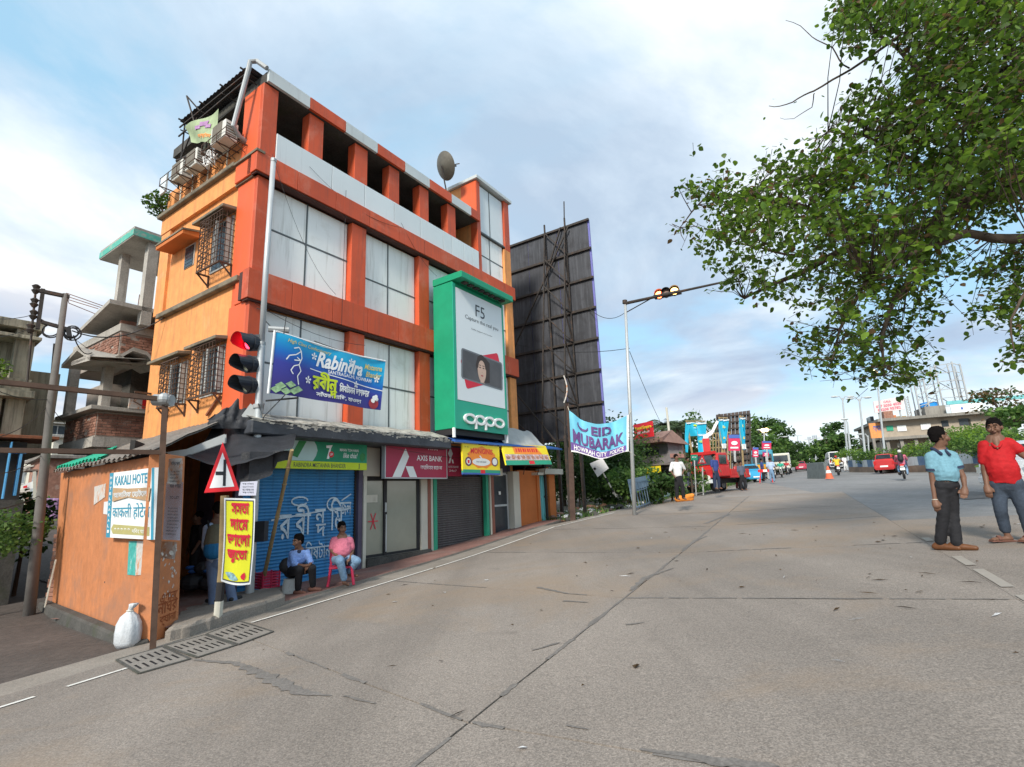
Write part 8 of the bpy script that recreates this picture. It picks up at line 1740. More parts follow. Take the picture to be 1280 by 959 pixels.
 for sy in(-1,1):
  m_=MB();m_.xf=Mx;m_.box(-.5*L-.012,-.485*L,sy*w*.78-.10,sy*w*.78+.06,.62*s_,.88*s_);build(m_,'taillight','light_red',T);m_=MB();m_.xf=Mx;m_.box(.475*L,.5*L+.012,sy*w*.68-.12,sy*w*.68+.08,.55*s_,.72*s_);build(m_,'headlight','light_white',T)
 m_=MB();m_.xf=Mx;m_.box(-.5*L-.03,-.49*L,-w*.86,w*.86,.28,.46*s_);m_.box(.49*L,.5*L+.03,-w*.82,w*.82,.26,.44*s_);build(m_,'bumper','signal_black' if prof=='van' else color,T,bevel=.02)
 m_=MB();m_.xf=Mx;m_.box(-.5*L-.045,-.5*L-.03,-.26,.26,.40,.52)if plate else None;m_.box(.5*L+.03,.5*L+.045,-.26,.26,.32,.42);build(m_,'number_plate','sign_white',T)
 return T
def heading(pos,toward):d=toward-pos;return math.atan2(d.y,d.x)
RH=R(90)-R(28)
mat('car_red',(.48,.03,.03),.3,.06,1,0,spec=.6);mat('car_white',(.68,.69,.70),.3,.04,1,0,spec=.6);mat('taxi_blue',(.03,.30,.52),.35,.06,1,0);mat('car_silver',(.42,.44,.47),.3,.05,1,0,.4)
b=G(1111,591);car(b,RH-.25,'red hatchback driving away on the right, next to the motorbike with the backpack rider','car_red',3.5,1.55,1.45)
b=G(1002,589);car(b,RH,'dark red car in the middle of the far road left of the grey barrier',mat('car_maroon',(.40,.03,.07),.3,.06,1,0,spec=.6),3.9,1.6,1.4,'sedan')
b=G(1012,585.5);car(b,RH,'white car just beyond the dark red car on the far road','car_white',3.9,1.6,1.4,'sedan')
b=G(1009,580);car(b,RH+math.pi,'pale car farther up the road behind the white car','car_silver',3.9,1.6,1.4,'sedan')
b=G(992,583.5);car(b,RH+math.pi,'small cream van near the scooters on the left side of the far road','cream',3.4,1.5,1.75,'van')
b=G(1043,586.5);car(b,RH+.1,'white van on the far road behind the yellow jacket motorcyclist','car_white',4.2,1.7,1.9,'van')
b=G(1016,576.5);car(b,RH+math.pi,'tiny car near the top of the far road','car_silver',3.9,1.6,1.4,'sedan')
b=place(1296,610,22);b=G(1304,612);car(b,R(205),'white car cut off by the right edge of the photo behind the man in red','car_white',3.9,1.65,1.5)
b=G(938,603);car(b,RH+math.pi+.35,'bright blue old car parked on the left verge beyond the red truck','taxi_blue',3.8,1.6,1.5,'sedan')
# auto rickshaw-like bus, yellow and blue
def bus(pos,head,label,top,low,L=6.5,W=2.2,H=2.7):
 T=thing('minibus',label,'bus',pos,head);Mx=frame(T);m_=MB();m_.xf=Mx;m_.box(-L/2,L/2,-W/2,W/2,.45,H*.46);build(m_,'lower_body',low,T,bevel=.06);m_=MB();m_.xf=Mx;m_.box(-L/2+.03,L/2-.03,-W/2+.03,W/2-.03,H*.461,H);build(m_,'upper_body',top,T,bevel=.1)
 m_=MB();m_.xf=Mx;m_.box(L/2-.028,L/2+.0,-W*.42,W*.42,H*.52,H*.84);m_.box(-L/2,-L/2+.028,-W*.42,W*.42,H*.52,H*.84)
 for k in range(5):
  for sg in(-1,1):m_.box(-L*.42+k*L*.17,-L*.42+k*L*.17+L*.14,sg*(W/2-.02)-.012,sg*(W/2-.02)+.012,H*.54,H*.8)
 build(m_,'window','glass_dark',T)
 for sx in(-.32,.34):
  for sy in(-1,1):wheel(T,Mx,sx*L,sy*(W/2-.14),.42,.26)
 m_=MB();m_.xf=Mx;m_.box(L/2,L/2+.04,-W*.42,-W*.28,.7,.9);m_.box(L/2,L/2+.04,W*.28,W*.42,.7,.9);build(m_,'headlight','light_white',T);m_=MB();m_.xf=Mx;m_.box(L/2,L/2+.06,-W/2,W/2,.42,.6);build(m_,'bumper','black',T);return T
b=place(952,600,62);bus(b,RH+math.pi+.15,'blue and yellow minibus facing the camera left of the far road',mat('bus_blue',(.06,.30,.42),.4,.1,1,0),'sign_orange' if False else mat('bus_yellow',(.75,.36,.03),.4,.08,1,0))
def lorry(pos,head,label,H=3.0,col='car_white'):
 T=thing('lorry',label,'truck',pos,head);Mx=frame(T);m_=MB();m_.xf=Mx;m_.box(-3.2,1.2,-1.1,1.1,.9,H+.3);build(m_,'cargo_box',col,T,bevel=.04);m_=MB();m_.xf=Mx;m_.box(1.3,2.9,-1.05,1.05,.5,2.4);build(m_,'cab','cream',T,bevel=.12);m_=MB();m_.xf=Mx;m_.box(2.905,2.92,-.9,.9,1.4,2.15);build(m_,'windscreen','glass_dark',T);m_=MB();m_.xf=Mx;m_.box(-3.2,2.8,-.5,.5,.55,.85);build(m_,'chassis','black',T)
 for sx in(-2.2,2.0):
  for sy in(-1,1):wheel(T,Mx,sx,sy*.95,.45,.28)
b=G(1003.5,577.5);lorry(b,RH,'tall white lorry driving away near the top of the far road');b=place(978,592,75);lorry(b,RH+math.pi,'white box truck parked left of the far road behind the scooters',2.2)
# red crane truck
def crane_truck():
 b=place(902,606,34.5);hd_=RH+math.pi-.40;T=thing('crane_truck','red recovery truck with a raised white and red crane boom parked on the verge','truck',b,hd_);T.scale=(.8,.8,.8);ROOTM[T.name]=(Matrix.Translation(b)@Matrix.Rotation(hd_,4,'Z')@Matrix.Scale(.8,4)).inverted();Mx=frame(T);mk=lambda:(lambda m:(setattr(m,'xf',Mx),m)[1])(MB());mat('truck_red',(.55,.03,.03),.4,.1,2,.05,streak=((.25,.03,.03),.4,.5))
 m_=mk();m_.box(.6,2.2,-1.15,1.15,1.05,1.85);m_.prism([(.6,1.85),(2.2,1.85),(2.0,2.75),(.7,2.8)],-1.12,1.12);build(m_,'cab','truck_red',T,bevel=.06)
 m_=mk();m_.add([(2.215,-.95,1.92),(2.215,.95,1.92),(2.03,.92,2.62),(2.03,-.92,2.62)],[(0,1,2,3)]);m_.box(.9,1.9,1.122,1.135,1.95,2.6);m_.box(.9,1.9,-1.135,-1.122,1.95,2.6);build(m_,'window','glass_dark',T);m_=mk();m_.bar((2.12,0,1.9),(2.06,0,2.65),.07);m_.box(1.95,2.1,-1.0,1.0,2.68,2.9);build(m_,'cab_trim','truck_red',T)
 m_=mk();m_.box(2.2,3.1,-.75,.75,.95,1.6);m_.box(3.1,3.18,-.6,.6,1.0,1.5);m_.box(2.1,3.2,-1.15,-.76,.95,1.18);m_.box(2.1,3.2,.76,1.15,.95,1.18);build(m_,'bonnet','truck_red',T,bevel=.06);m_=mk()
 for k in range(6):m_.box(3.18,3.2,-.5+k*.18,-.42+k*.18,1.05,1.45)
 build(m_,'radiator_grille','black',T);m_=mk();m_.box(3.2,3.45,-1.2,1.2,.60,.85);build(m_,'bumper','sign_white',T)
 for sy in(-1,1):m_=mk();m_.tube([(3.12,sy*.92,1.0),(3.28,sy*.92,1.0)],.14,12);build(m_,'headlight','light_white',T)
 m_=mk();m_.box(-2.4,.55,-1.1,1.1,.95,1.15);m_.box(-2.3,.4,-1.1,-1.0,1.15,1.6);m_.box(-2.3,.4,1.0,1.1,1.15,1.6);m_.box(-.4,.4,-.6,.6,1.15,2.3);build(m_,'flatbed','truck_red',T,bevel=.02);m_=mk();m_.box(-2.4,3.1,-.45,.45,.6,.92);build(m_,'chassis','black',T)
 for sx,ys in((2.5,(-.95,.95)),(-1.5,(-.85,.85))):
  for y in ys:wheel(T,Mx,sx,y,.52,.3)
 return T,b
CT,cb_=crane_truck()
cf2=pj(cb_);m_=MB();m_.bar(cf2(888,600,.5),cf2(882,549,.5),.42,.4);build(m_,'boom_base','truck_red',CT);m_=MB();m_.bar(cf2(882.5,550,.5),cf2(882,545,.5),.3);m_.bar(cf2(882,546.5,.5),cf2(890,541,.5),.22,.22);m_.bar(cf2(890,541,.5),cf2(897,527,.5),.16,.16);build(m_,'boom_arm','sign_white',CT);m_=MB();m_.bar(cf2(884,562,.4),cf2(887,545,.45),.10,.1);build(m_,'boom_ram','steel',CT);m_=MB();m_.tube([cf2(897,527,.5),cf2(897,534,.5)],.02,4);build(m_,'boom_rope','black_cable',CT)
# motorbikes with riders
def motorbike(pos,head,label,rider_label,jacket,helmet,col='black',group='motorbikes',bag=None,tr='trouser_black'):
 T=thing('motorbike',label,'motorbike',pos,head,group);Mx=frame(T);mk=lambda:(lambda m:(setattr(m,'xf',Mx),m)[1])(MB())
 for x in(-.62,.64):wheel(T,Mx,x,0,.30,.11)
 m_=mk();m_.hull([(-.2,-.13,.66),(.35,-.14,.70),(.35,.14,.70),(-.2,.13,.66)],[(-.15,-.09,.86),(.32,-.12,.95),(.32,.12,.95),(-.15,.09,.86)]);build(m_,'fuel_tank',col,T,bevel=.03);m_=mk();m_.hull([(-.75,-.12,.70),(-.15,-.12,.68),(-.15,.12,.68),(-.75,.12,.70)],[(-.78,-.10,.80),(-.15,-.10,.78),(-.15,.10,.78),(-.78,.10,.80)]);build(m_,'seat','black',T,bevel=.02)
 m_=mk();m_.box(-.15,.25,-.14,.14,.28,.62);m_.tube([(.1,.16,.3),(-.3,.2,.28),(-.85,.2,.36)],.05,8);m_.bar((-.62,.1,.3),(-.1,.1,.4),.06);m_.bar((-.62,-.1,.3),(-.1,-.1,.4),.06);build(m_,'engine','iron',T);m_=mk();m_.tube([(.64,.08,.3),(.40,.08,.95)],.025,6);m_.tube([(.64,-.08,.3),(.40,-.08,.95)],.025,6);m_.tube([(.34,-.34,1.02),(.42,0,.98),(.34,.34,1.02)],.02,6);build(m_,'fork_and_handlebar','steel',T);m_=mk();m_.box(-.86,-.78,-.09,.09,.70,.80);build(m_,'taillight','light_red',T);m_=mk();m_.tube([(.45,0,.86),(.58,0,.86)],.09,10);build(m_,'headlight','light_white',T);m_=mk();m_.box(-.9,-.88,-.11,.11,.48,.62);m_.bar((-.95,0,.68),(-.7,0,.72),.16,.03);build(m_,'rear_plate','sign_white',T)
 for sy in(-1,1):m_=mk();m_.bar((.38,sy*.3,1.02),(.33,sy*.36,1.2),.012);m_.box(.31,.34,sy*.38-.06,sy*.38+.06,1.18,1.26);build(m_,'mirror','black',T)
 f=Vector((math.cos(head),math.sin(head),0));P=simple_person(pos-f*.18,1.7,math.atan2(f.x,f.y),rider_label,jacket,tr,.028,'ride',bag=helmet)
 if bag:bp=pos-f*.42+Vector((0,0,1.18));m_=remesh([(bp+Vector((0,0,.13)),bp-Vector((0,0,.10)),.13,.15)],.028,2);build(m_,'backpack',bag,smooth=True,label='black backpack on the motorcyclist beside the red hatchback',cat='backpack',loc=bp)
b=G(1131,599.5);motorbike(b,RH-.15,'silver and black motorbike ridden beside the red hatchback','motorcyclist with a backpack and white helmet beside the red hatchback','shirt_pink','plastic_white','steel',bag='black',tr='jeans_blue')
b=G(1048.5,594.5);motorbike(b,RH,'dark motorbike with the yellow jacket rider, right of the grey barrier','motorcyclist in a yellow and red jacket riding away, right of the grey barrier',mat('jacket_yellow',(.75,.48,.03),.7,.1,3,0),'light_red')
b=G(977.5,597);motorbike(b,RH+math.pi,'scooter of the rider in green, left side of the far road','rider in a green shirt on a scooter at the left of the far road','green_face','hair')
for i,(x,y)in enumerate(((969,598),(985,594))):
 b=G(x,y);T0=None
 motorbike(b,RH+math.pi+.2*i,('dark scooter parked nearest the pedestrian barrier','dark motorbike farthest right of the parked ones')[i],('person in grey sitting on the dark scooter near the pedestrians','person in red sitting on the rightmost parked motorbike')[i],('bag_olive','car_red')[i],'hair')
 # distant pedestrians
pd_=[(851,626,49,'white','man in a white shirt, hand on hip, on the verge by the grey shop','shirt_white','trouser_black','hip',2.9),(897,612.5,37,'','man in dark blue standing at the road edge before the red truck','tee_navy','navy','down',2.6),(955,601,22,'','pedestrian in blue beside the bright blue car','tee_navy','trouser_black','down',2.0),(966,603,24,'','pedestrian in a pale blue shirt near the red barrier stand','shirt_lightblue','jeans_blue','down',.6),(922,601,28,'','thin person in red clothes standing behind the red truck','car_red','car_red','down',2.4),(863,610,32,'','person in grey checks standing behind the man in the white shirt','bag_olive','trouser_grey','down',2.7),(928,601,30,'','person in dark clothes beside the thin person in red','trouser_grey','trouser_black','down',2.9),(1058,589.5,18,'','pedestrian in white at the end of the roadside wall','shirt_white','shirt_white','down',3.0)]
for x,y,hpx,_,lab,shr,trs,arms,az in pd_:
 b=G(x,y)
 if y>600:
  d_=math.hypot(b.x,b.y);want=1.66/(hpx/FPX)*1.0;b=place(x,y,min(d_,want*.93));q=pj(b)(x,y);b.z=max(q.z,b.z)if abs(q.z-b.z)<.5 else b.z
 simple_person(b,1.66,az,lab,shr,trs,.028,arms=arms)
b=G(857,627);rem=remesh([(b+Vector((-.35,0,.12)),b+Vector((.3,.1,.12)),.16,.14),(b+Vector((.1,0,.2)),b+Vector((.35,0,.25)),.12,.1)],.03,1);build(rem,'orange_cloth',mat('cloth_orange',(.75,.26,.04),.85,.2,6,.3),smooth=True,label='bundle of orange cloth on the ground by the man in the white shirt',cat='cloth',loc=b)
b=G(958,604);T=thing('barrier_stand','small red and white metal stand at the left edge of the far road','barrier',b);m_=MB();m_.tube([b+Vector((-.5,0,0)),b+Vector((-.3,0,.9))],.04,5);m_.tube([b+Vector((.5,0,0)),b+Vector((.3,0,.9))],.04,5);m_.bar(b+Vector((-.5,0,.9)),b+Vector((.5,0,.9)),.08,.2);build(m_,'frame','sign_red',T);m_=MB();m_.bar(b+Vector((-.15,-.06,.9)),b+Vector((.15,-.06,.9)),.03,.18);build(m_,'white_band','sign_white',T)
# median barrier and red cone
ba,bb_=G(1016,598),G(1034,598);MBn=thing('median_barrier','grey corrugated barrier blocks at the start of the road divider','barrier',ba)
for k in range(9):p=ba.lerp(bb_,k/8);m_=MB();d=Vector((.883*.3,-.469*.3,0));z=gz(p.x,p.y);m_.hull([Vector((p.x-.12,p.y-.1,z-.1)),Vector((p.x+.12,p.y-.1,z-.1)),Vector((p.x+.12,p.y+.6,z-.1)),Vector((p.x-.12,p.y+.6,z-.1))],[Vector((p.x-.11,p.y,z+1.15)),Vector((p.x+.11,p.y,z+1.15)),Vector((p.x+.11,p.y+.4,z+1.2)),Vector((p.x-.11,p.y+.4,z+1.2))]);build(m_,'concrete_block',mat('barrier_grey',(.13,.15,.15),.8,.2,3,.2),MBn)
p=G(1037,599);T=thing('traffic_cone','orange and white traffic cone at the right end of the grey barrier','traffic cone',p);m_=MB();m_.tube([p,p+Vector((0,0,.05)),p+Vector((0,0,.9))],[.30,.25,.05],12);build(m_,'cone',mat('cone_orange',(.70,.14,.06),.6,.1,3,0),T);m_=MB();m_.tube([p+Vector((0,0,.4)),p+Vector((0,0,.6))],[.18,.13],12);build(m_,'white_band','sign_white',T)
# --- painted roadside wall on the right
mat('wall_white',(.46,.50,.52),.8,.1,2,.2,streak=((.2,.2,.2),.5,.5));mat('wall_blue',(.10,.17,.28),.8,.15,2,.2,streak=((.1,.1,.12),.5,.5));mat('wall_base',(.22,.16,.12),.9,.2,2,.3)
WL=thing('roadside_wall','low roadside wall with blue and white painted blocks along the right of the road','wall',G(1180,590));pts=[]
for x,yb_,yt_ in((1062,590,576),(1100,590.5,575),(1150,590,571),(1200,589.5,568),(1240,589.5,565),(1290,590,561),(1340,592,557)):g_=G(x,yb_);pts.append((g_,pj(g_)(x,yt_).z))
L_tot=0;seg=[]
for(a,za),(c,zc)in zip(pts,pts[1:]):
 L_=(c-a).length;n_=max(1,int(L_/1.25));
 for k in range(n_):seg.append((a.lerp(c,k/n_),a.lerp(c,(k+1)/n_),za+(zc-za)*k/n_,za+(zc-za)*(k+1)/n_))
for i,(p,q,z0_,z1_)in enumerate(seg):
 zg0=gz(p.x,p.y)-.1;zm=zg0+(z0_-zg0)*.45;zm1=zg0+(z1_-zg0)*.45;m_=MB();w=Vector((.1,.2,0));m_.hull([p+Vector((0,0,zm-p.z)),q+Vector((0,0,zm1-q.z)),q+w+Vector((0,0,zm1-q.z)),p+w+Vector((0,0,zm-p.z))],[p+Vector((0,0,z0_-p.z)),q+Vector((0,0,z1_-q.z)),q+w+Vector((0,0,z1_-q.z)),p+w+Vector((0,0,z0_-p.z))]);build(m_,'painted_block','wall_white' if i%2 else 'wall_blue',WL)
m_=MB()
for p,q,z0_,z1_ in seg:zg0=gz(p.x,p.y)-.1;w=Vector((.12,.25,0));e=Vector((-.03,-.05,0));m_.hull([p+e+Vector((0,0,zg0-p.z)),q+e+Vector((0,0,zg0-q.z)),q+w+Vector((0,0,zg0-q.z)),p+w+Vector((0,0,zg0-p.z))],[p+e+Vector((0,0,zg0+(z0_-zg0)*.44-p.z)),q+e+Vector((0,0,zg0+(z1_-zg0)*.44-q.z)),q+w+Vector((0,0,zg0+(z1_-zg0)*.44-q.z)),p+w+Vector((0,0,zg0+(z0_-zg0)*.44-p.z))])
build(m_,'wall_base','wall_base',WL)
# hedge behind the wall
hs=[(1075,560,62,2.0),(1095,563,58,1.8),(1120,560,52,1.9),(1140,556,50,2.0),(1158,562,47,1.4),(1180,552,47,2.0),(1205,545,46,2.4),(1228,548,44,2.2),(1250,550,42,2.1),(1272,545,42,2.6),(1300,540,40,2.8),(1060,562,70,1.8),(1216,538,52,2.6),(1240,534,54,2.2),(1170,548,56,1.8)]
hl=['by the lamp posts','left of the red hatchback','right behind the red hatchback','behind the backpack motorcyclist','low and just left of the man in blue','behind the head of the man in blue','tall and bright, between the two standing men','left of the man in red','behind the man in red','right of the man in red','at the right edge','at the far left end of the wall','upper, near the flat roofed building','upper, right below the dark window','upper, left below the small window']
for i,(px,py,d,r_)in enumerate(hs):gw=G(px,590);bush(px,py+9,max(d,math.hypot(gw.x,gw.y)+2.5),(r_*1.15,r_*.6,r_*.42),int(380*r_),.20,'hedge shrub behind the painted wall, '+hl[i],('bush','bush_light')if i%3 else('bush_light','leaf_light'),seed=100+i,group='hedge behind the painted wall')
tree(1036,592,538,95,4.0,1200,'tree behind the twin lamp posts',seed=31,size=.6);tree(1048,592,528,100,4.2,1500,'tallest tree right of the twin lamp posts',('bush','leaf_dark'),seed=32,size=.6);tree(1026,592,553,110,4.0,1000,'low tree left of the lamp posts',seed=33,size=.6);tree(1062,590,545,90,3.4,900,'tree beside the orange wall panel',('bush','leaf_dark'),seed=34,size=.5)
tree(1262,560,488,75,7.5,1100,'sparse spreading tree above the flat roofed building at the right',('leaf_dark','leaf_brown'),seed=35,size=.4,low=.8);tree(1280,560,508,65,5.0,1600,'bright green tree at the right edge behind the man in red',('bush_light','bush'),seed=36,size=.45)
# --- flat roofed building with scaffold frames
fb=Fr(1110,75,70);
bpos=ray(1106,560);bpos=Vector((bpos.x,bpos.y,0))*(82/math.hypot(bpos.x,bpos.y));bdr=Vector((.93,-.36,0)).normalized();bn=Vector((bdr.y,-bdr.x,0));bn=bn if bn.dot(facing(bpos))>0 else-bn;LM=Matrix(((bdr.x,-bn.x,0,bpos.x),(bdr.y,-bn.y,0,bpos.y),(0,0,1,0),(0,0,0,1)))
def Lp(px,py):p=onpl(px,py,bpos,bn);return(p-bpos).dot(bdr),p.z
def lb():m=MB();m.xf=LM;return m
gzl=gz(bpos.x,bpos.y);LB=thing('flat_roofed_building','long pale brick building with flat roof and advertising frames on the right','building',(bpos.x,bpos.y,gzl));mat('pale_brick',(.40,.34,.27),.9,.15,.6,.2,dirt=((.16,.14,.12),.6,.3,.52));mat('old_concrete',(.25,.235,.21),.9,.2,.8,.3,streak=((.1,.09,.08),.6,.5))
xE=Lp(1257,530)[0];zR=Lp(1110,530)[1];zR2=Lp(1257,514)[1];zF=Lp(1110,548)[1];zR=(zR+zR2)/2
m_=lb();m_.box(0,xE,0,12,zF,zR);m_.box(.5,xE*.98,1.5,12,gzl-2,zF-.2);build(m_,'wall','pale_brick',LB);m_=lb();m_.box(-.5,xE+.5,-1.2,12,zR+.01,zR+.35);m_.box(-.3,xE,-1.4,.0,zF-.35,zF);build(m_,'slab','old_concrete',LB)
m_=lb()
for k in range(9):x=xE*k/8.5;m_.box(x,x+.35,-1.0,-.65,gzl-2,zF-.36)
m_.box(xE-.2,xE+.5,-1.0,-.3,zF-1,zR);build(m_,'column','old_concrete',LB)
for px,py,w,h,mt in((1181,530,7,8,'window_dark'),(1205,528,11,9,'window_dark'),(1212,529,1,9,'concrete_dark')):
 x0_,z0_=Lp(px-w/2,py+h/2);x1_,z1_=Lp(px+w/2,py-h/2);m_=lb();m_.box(x0_,x1_,-.06,-.005,z0_,z1_);build(m_,'window',mt,LB)
for px,py,w,h,mt in((1127,536,10,8,'sign_white'),(1157,534,11,8,'sign_white'),(1112,536,7,7,'green_paint'),(1127,557,10,6,'cream')):
 x0_,z0_=Lp(px-w/2,py+h/2);x1_,z1_=Lp(px+w/2,py-h/2);m_=lb();m_.box(x0_,x1_,-.1,-.07,z0_,z1_);build(m_,'wall_poster',mt,LB)
x0_,z0_=Lp(1165,519);x1_,z1_=Lp(1189,504);m_=lb();m_.box(x0_,x1_,2,6,zR+.36,z1_);build(m_,'roof_room','old_concrete',LB)
x0_,z0_=Lp(1100,528);x1_,z1_=Lp(1160,516)
for i,(px,w,h,mt)in enumerate(((1114,12,10,'brick'),(1124,5,6,'orange_hut'),(1136,14,6,'bamboo'),(1150,8,7,'orange_hut'),(1103,5,8,'window_dark'))):x0_=Lp(px-w/2,520)[0];x1_=Lp(px+w/2,520)[0];zz_2=Lp(px,523-h)[1];m_=lb();m_.box(x0_,x1_,1+i,3+i,zR+.36,zz_2);build(m_,'roof_structure',mt,LB)
xa=Lp(1188,500);xb=Lp(1229,500);zc,zd=Lp(1200,516)[1],Lp(1200,505)[1];WT=thing('long_roof_sign','long white sign with blue edge standing on the flat roof','sign',LM@Vector(((xa[0]+xb[0])/2,.5,zR+.36)));m_=lb();m_.box(xa[0],xb[0],.45,.6,max(zR+.37,zc),zd);build(m_,'panel','sign_white',WT);m_=lb();m_.box(xa[0]-.3,xb[0]+6,.40,.65,zd+.02,zd+.45);build(m_,'blue_edge','teal_paint',WT);m_=lb();[m_.box(xa[0]+1+k*.62,xa[0]+1.2+k*.62+.1*(k%3),.42,.448,zc+(zd-zc)*.35,zc+(zd-zc)*(.62+.06*(k%2)))for k in range(int((xb[0]-xa[0]-2)/.62))];build(m_,'lettering','strip_blue',WT)
tk=Lp(1175,501);TK=thing('water_tank','bright blue water tank on the roof room','water tank',LM@Vector((tk[0],4,tk[1]-1)));m_=lb();m_.tube([(tk[0],4,Lp(1175,505)[1]),(tk[0],4,Lp(1175,498.5)[1]),(tk[0],4,Lp(1175,497.5)[1])],[.95,.95,.5],16);build(m_,'tank',mat('tank_blue',(.02,.28,.75),.5,.05,2,0),TK)
OW=thing('orange_wall_sign','orange painted wall panel left of the flat roofed building','sign',LM@Vector((-3,0,gzl)));a_,b_=Lp(1088,540),Lp(1106,540);m_=lb();m_.box(a_[0],b_[0]-.1,.1,.4,Lp(1097,548)[1],Lp(1097,529)[1]);build(m_,'panel','orange_wall',OW);m_=lb();m_.text('আপনার',a_[0]+.4,Lp(1097,540)[1],(b_[0]-a_[0])*.7,.8,.08,bold=.03);build(m_,'lettering','strip_blue',OW);m_=lb();m_.bar((a_[0]+.2,.2,gzl-2),(a_[0]+.2,.2,Lp(1097,548)[1]),.3);m_.bar((b_[0]-.5,.2,gzl-2),(b_[0]-.5,.2,Lp(1097,548)[1]),.3);build(m_,'post','old_concrete',OW)
PBd=thing('pink_billboard','pale billboard with pink letters on a frame above the flat roof','billboard',LM@Vector((1,3,zR+.36)));P4=[Lp(1098,499),Lp(1137,492),Lp(1139,509),Lp(1100,514)];m_=lb();m_.hull([(P4[0][0],2.5,P4[0][1]),(P4[1][0],2.5,P4[1][1]),(P4[2][0],2.5,P4[2][1]),(P4[3][0],2.5,P4[3][1])],[(P4[0][0],2.7,P4[0][1]),(P4[1][0],2.7,P4[1][1]),(P4[2][0],2.7,P4[2][1]),(P4[3][0],2.7,P4[3][1])]);build(m_,'panel',mat('pale_pink',(.72,.60,.60),.6,.05,1,0),PBd)
pw4=lambda p,q:(P4[3][0]+(P4[2][0]-P4[3][0])*p,2.46,(P4[3][1]*(1-p)+P4[2][1]*p)*(1-q)+(P4[0][1]*(1-p)+P4[1][1]*p)*q)
m_=lb();m_.text('CALL',.35,.72,.25,.18,0,warp=pw4,bold=.03);m_.text('077 2030 40',.08,.38,.84,.24,0,warp=pw4,bold=.03)if False else m_.text('077 2030 4030',.08,.40,.84,.22,0,warp=pw4,bold=.03);m_.text('84208 95782',.12,.10,.76,.22,0,warp=pw4,bold=.03);build(m_,'lettering',mat('pink_ink',(.62,.16,.22),.6,.05,1,0),PBd);m_=lb()
for t in(.15,.5,.85):x=P4[3][0]+(P4[2][0]-P4[3][0])*t;m_.bar((x,2.8,zR+.3),(x,2.8,P4[3][1]+.5),.15)
build(m_,'post','steel',PBd)
FT=thing('scaffold_frame','tall empty steel hoarding frame on the flat roof against the sky','frame',LM@Vector((12,3,zR+.36)));xs=[Lp(1158,500)[0],Lp(1171,500)[0],Lp(1190,500)[0],Lp(1214,500)[0],Lp(1224,500)[0]];tops=[Lp(1152,475)[1],Lp(1165,466)[1],Lp(1186,449)[1],Lp(1210,445)[1],Lp(1219,448)[1]];m_=lb()
for x,t in zip(xs,tops):m_.bar((x,3,zR+.3),(x,3,t),.16);m_.bar((x,4.5,zR+.3),(x,4.5,t),.12)
for k in range(7):
 for i in range(4):
  z0_=zR+.6+(tops[i]-zR-.8)*k/6;z1_=zR+.6+(tops[i+1]-zR-.8)*k/6;m_.bar((xs[i],3,z0_),(xs[i+1],3,z1_),.09)
  if k<6 and(k+i)%2:m_.bar((xs[i],3,z0_),(xs[i+1],3,zR+.6+(tops[i+1]-zR-.8)*(k+1)/6),.07);m_.bar((xs[i],3,zR+.6+(tops[i]-zR-.8)*(k+1)/6),(xs[i+1],4.5,z1_),.07)
build(m_,'lattice','steel',FT)
FT2=thing('scaffold_frame','shorter lattice mast frame left of the tall empty frame','frame',LM@Vector((6,3,zR+.36)));m_=lb();xs=[Lp(1148,500)[0],Lp(1153,500)[0]];t=Lp(1148,488)[1]
for x in xs:m_.bar((x,5,zR+.3),(x,5,t),.12)
for k in range(9):z=zR+.4+(t-zR-.5)*k/9;m_.bar((xs[0],5,z),(xs[1],5,z+(t-zR)/9),.07);m_.bar((xs[0],5,z),(xs[1],5,z),.07)
build(m_,'lattice','steel',FT2)
# --- street lights
mat('lamp_glow',(.8,.5,.2),.4,.05,1,0,emit=((1,.42,.10),5));mat('lamp_warm',(.8,.7,.4),.4,.05,1,0,emit=((1,.66,.30),4));mat('lamp_cold',(.55,.57,.57),.5,.05,1,0)
def lamp(px,pyb,pxt,pyt,dist,arms,label,lit=None,r=.10,group='street lamps along the road'):
 b=place(px,pyb,dist);f_=pj(b);T=thing('street_lamp',label,'street lamp',b,0,group);m_=MB();m_.tube([b,f_(pxt,pyt)],[r,r*.6],8);build(m_,'pole','steel_light',T)
 for ax_,ay_ in arms:m_=MB();t=f_(pxt,pyt);e=f_(pxt+ax_,pyt+ay_);m_.tube([t-Vector((0,0,.3)),t.lerp(e,.5)+Vector((0,0,.15)),e],[r*.5,r*.45,r*.4],6);A_1=build(m_,'arm','steel_light',T);m_=MB();d=(e-t).normalized();m_.ell(e+d*.25,(.42,.2,.10),10,6);hd1=build(m_,'lamp_head','lamp_cold',A_1);m_=MB()
 if lit:
  for x,y in lit:m_=MB();m_.ell(f_(x,y,.2),.22,10,8);build(m_,'glowing_lamp','lamp_warm',T)
lamp(1062,592,1053,498,68,[(-7,-1),(7,-1)],'left one of the two tall twin armed street lamps',r=.12);lamp(1084,590,1074,499,62,[(-8,0),(7,-1)],'right one of the two tall twin armed street lamps',r=.12);lamp(1066,590,1059,528,64,[(-1,-1)],'short white post between the twin armed street lamps',r=.13)
lamp(1109,592,1096,474,58,[(-2,-5)],'tall lit lamp post rising through the hanging leaves before the pale billboard',[(1093,466)],r=.10);lamp(1088,592,1085,545,72,[(-6,-1)],'low street lamp bending left by the hedge');lamp(1084,592,1080,550,76,[(-9,-1)],'second low street lamp bending left by the hedge')
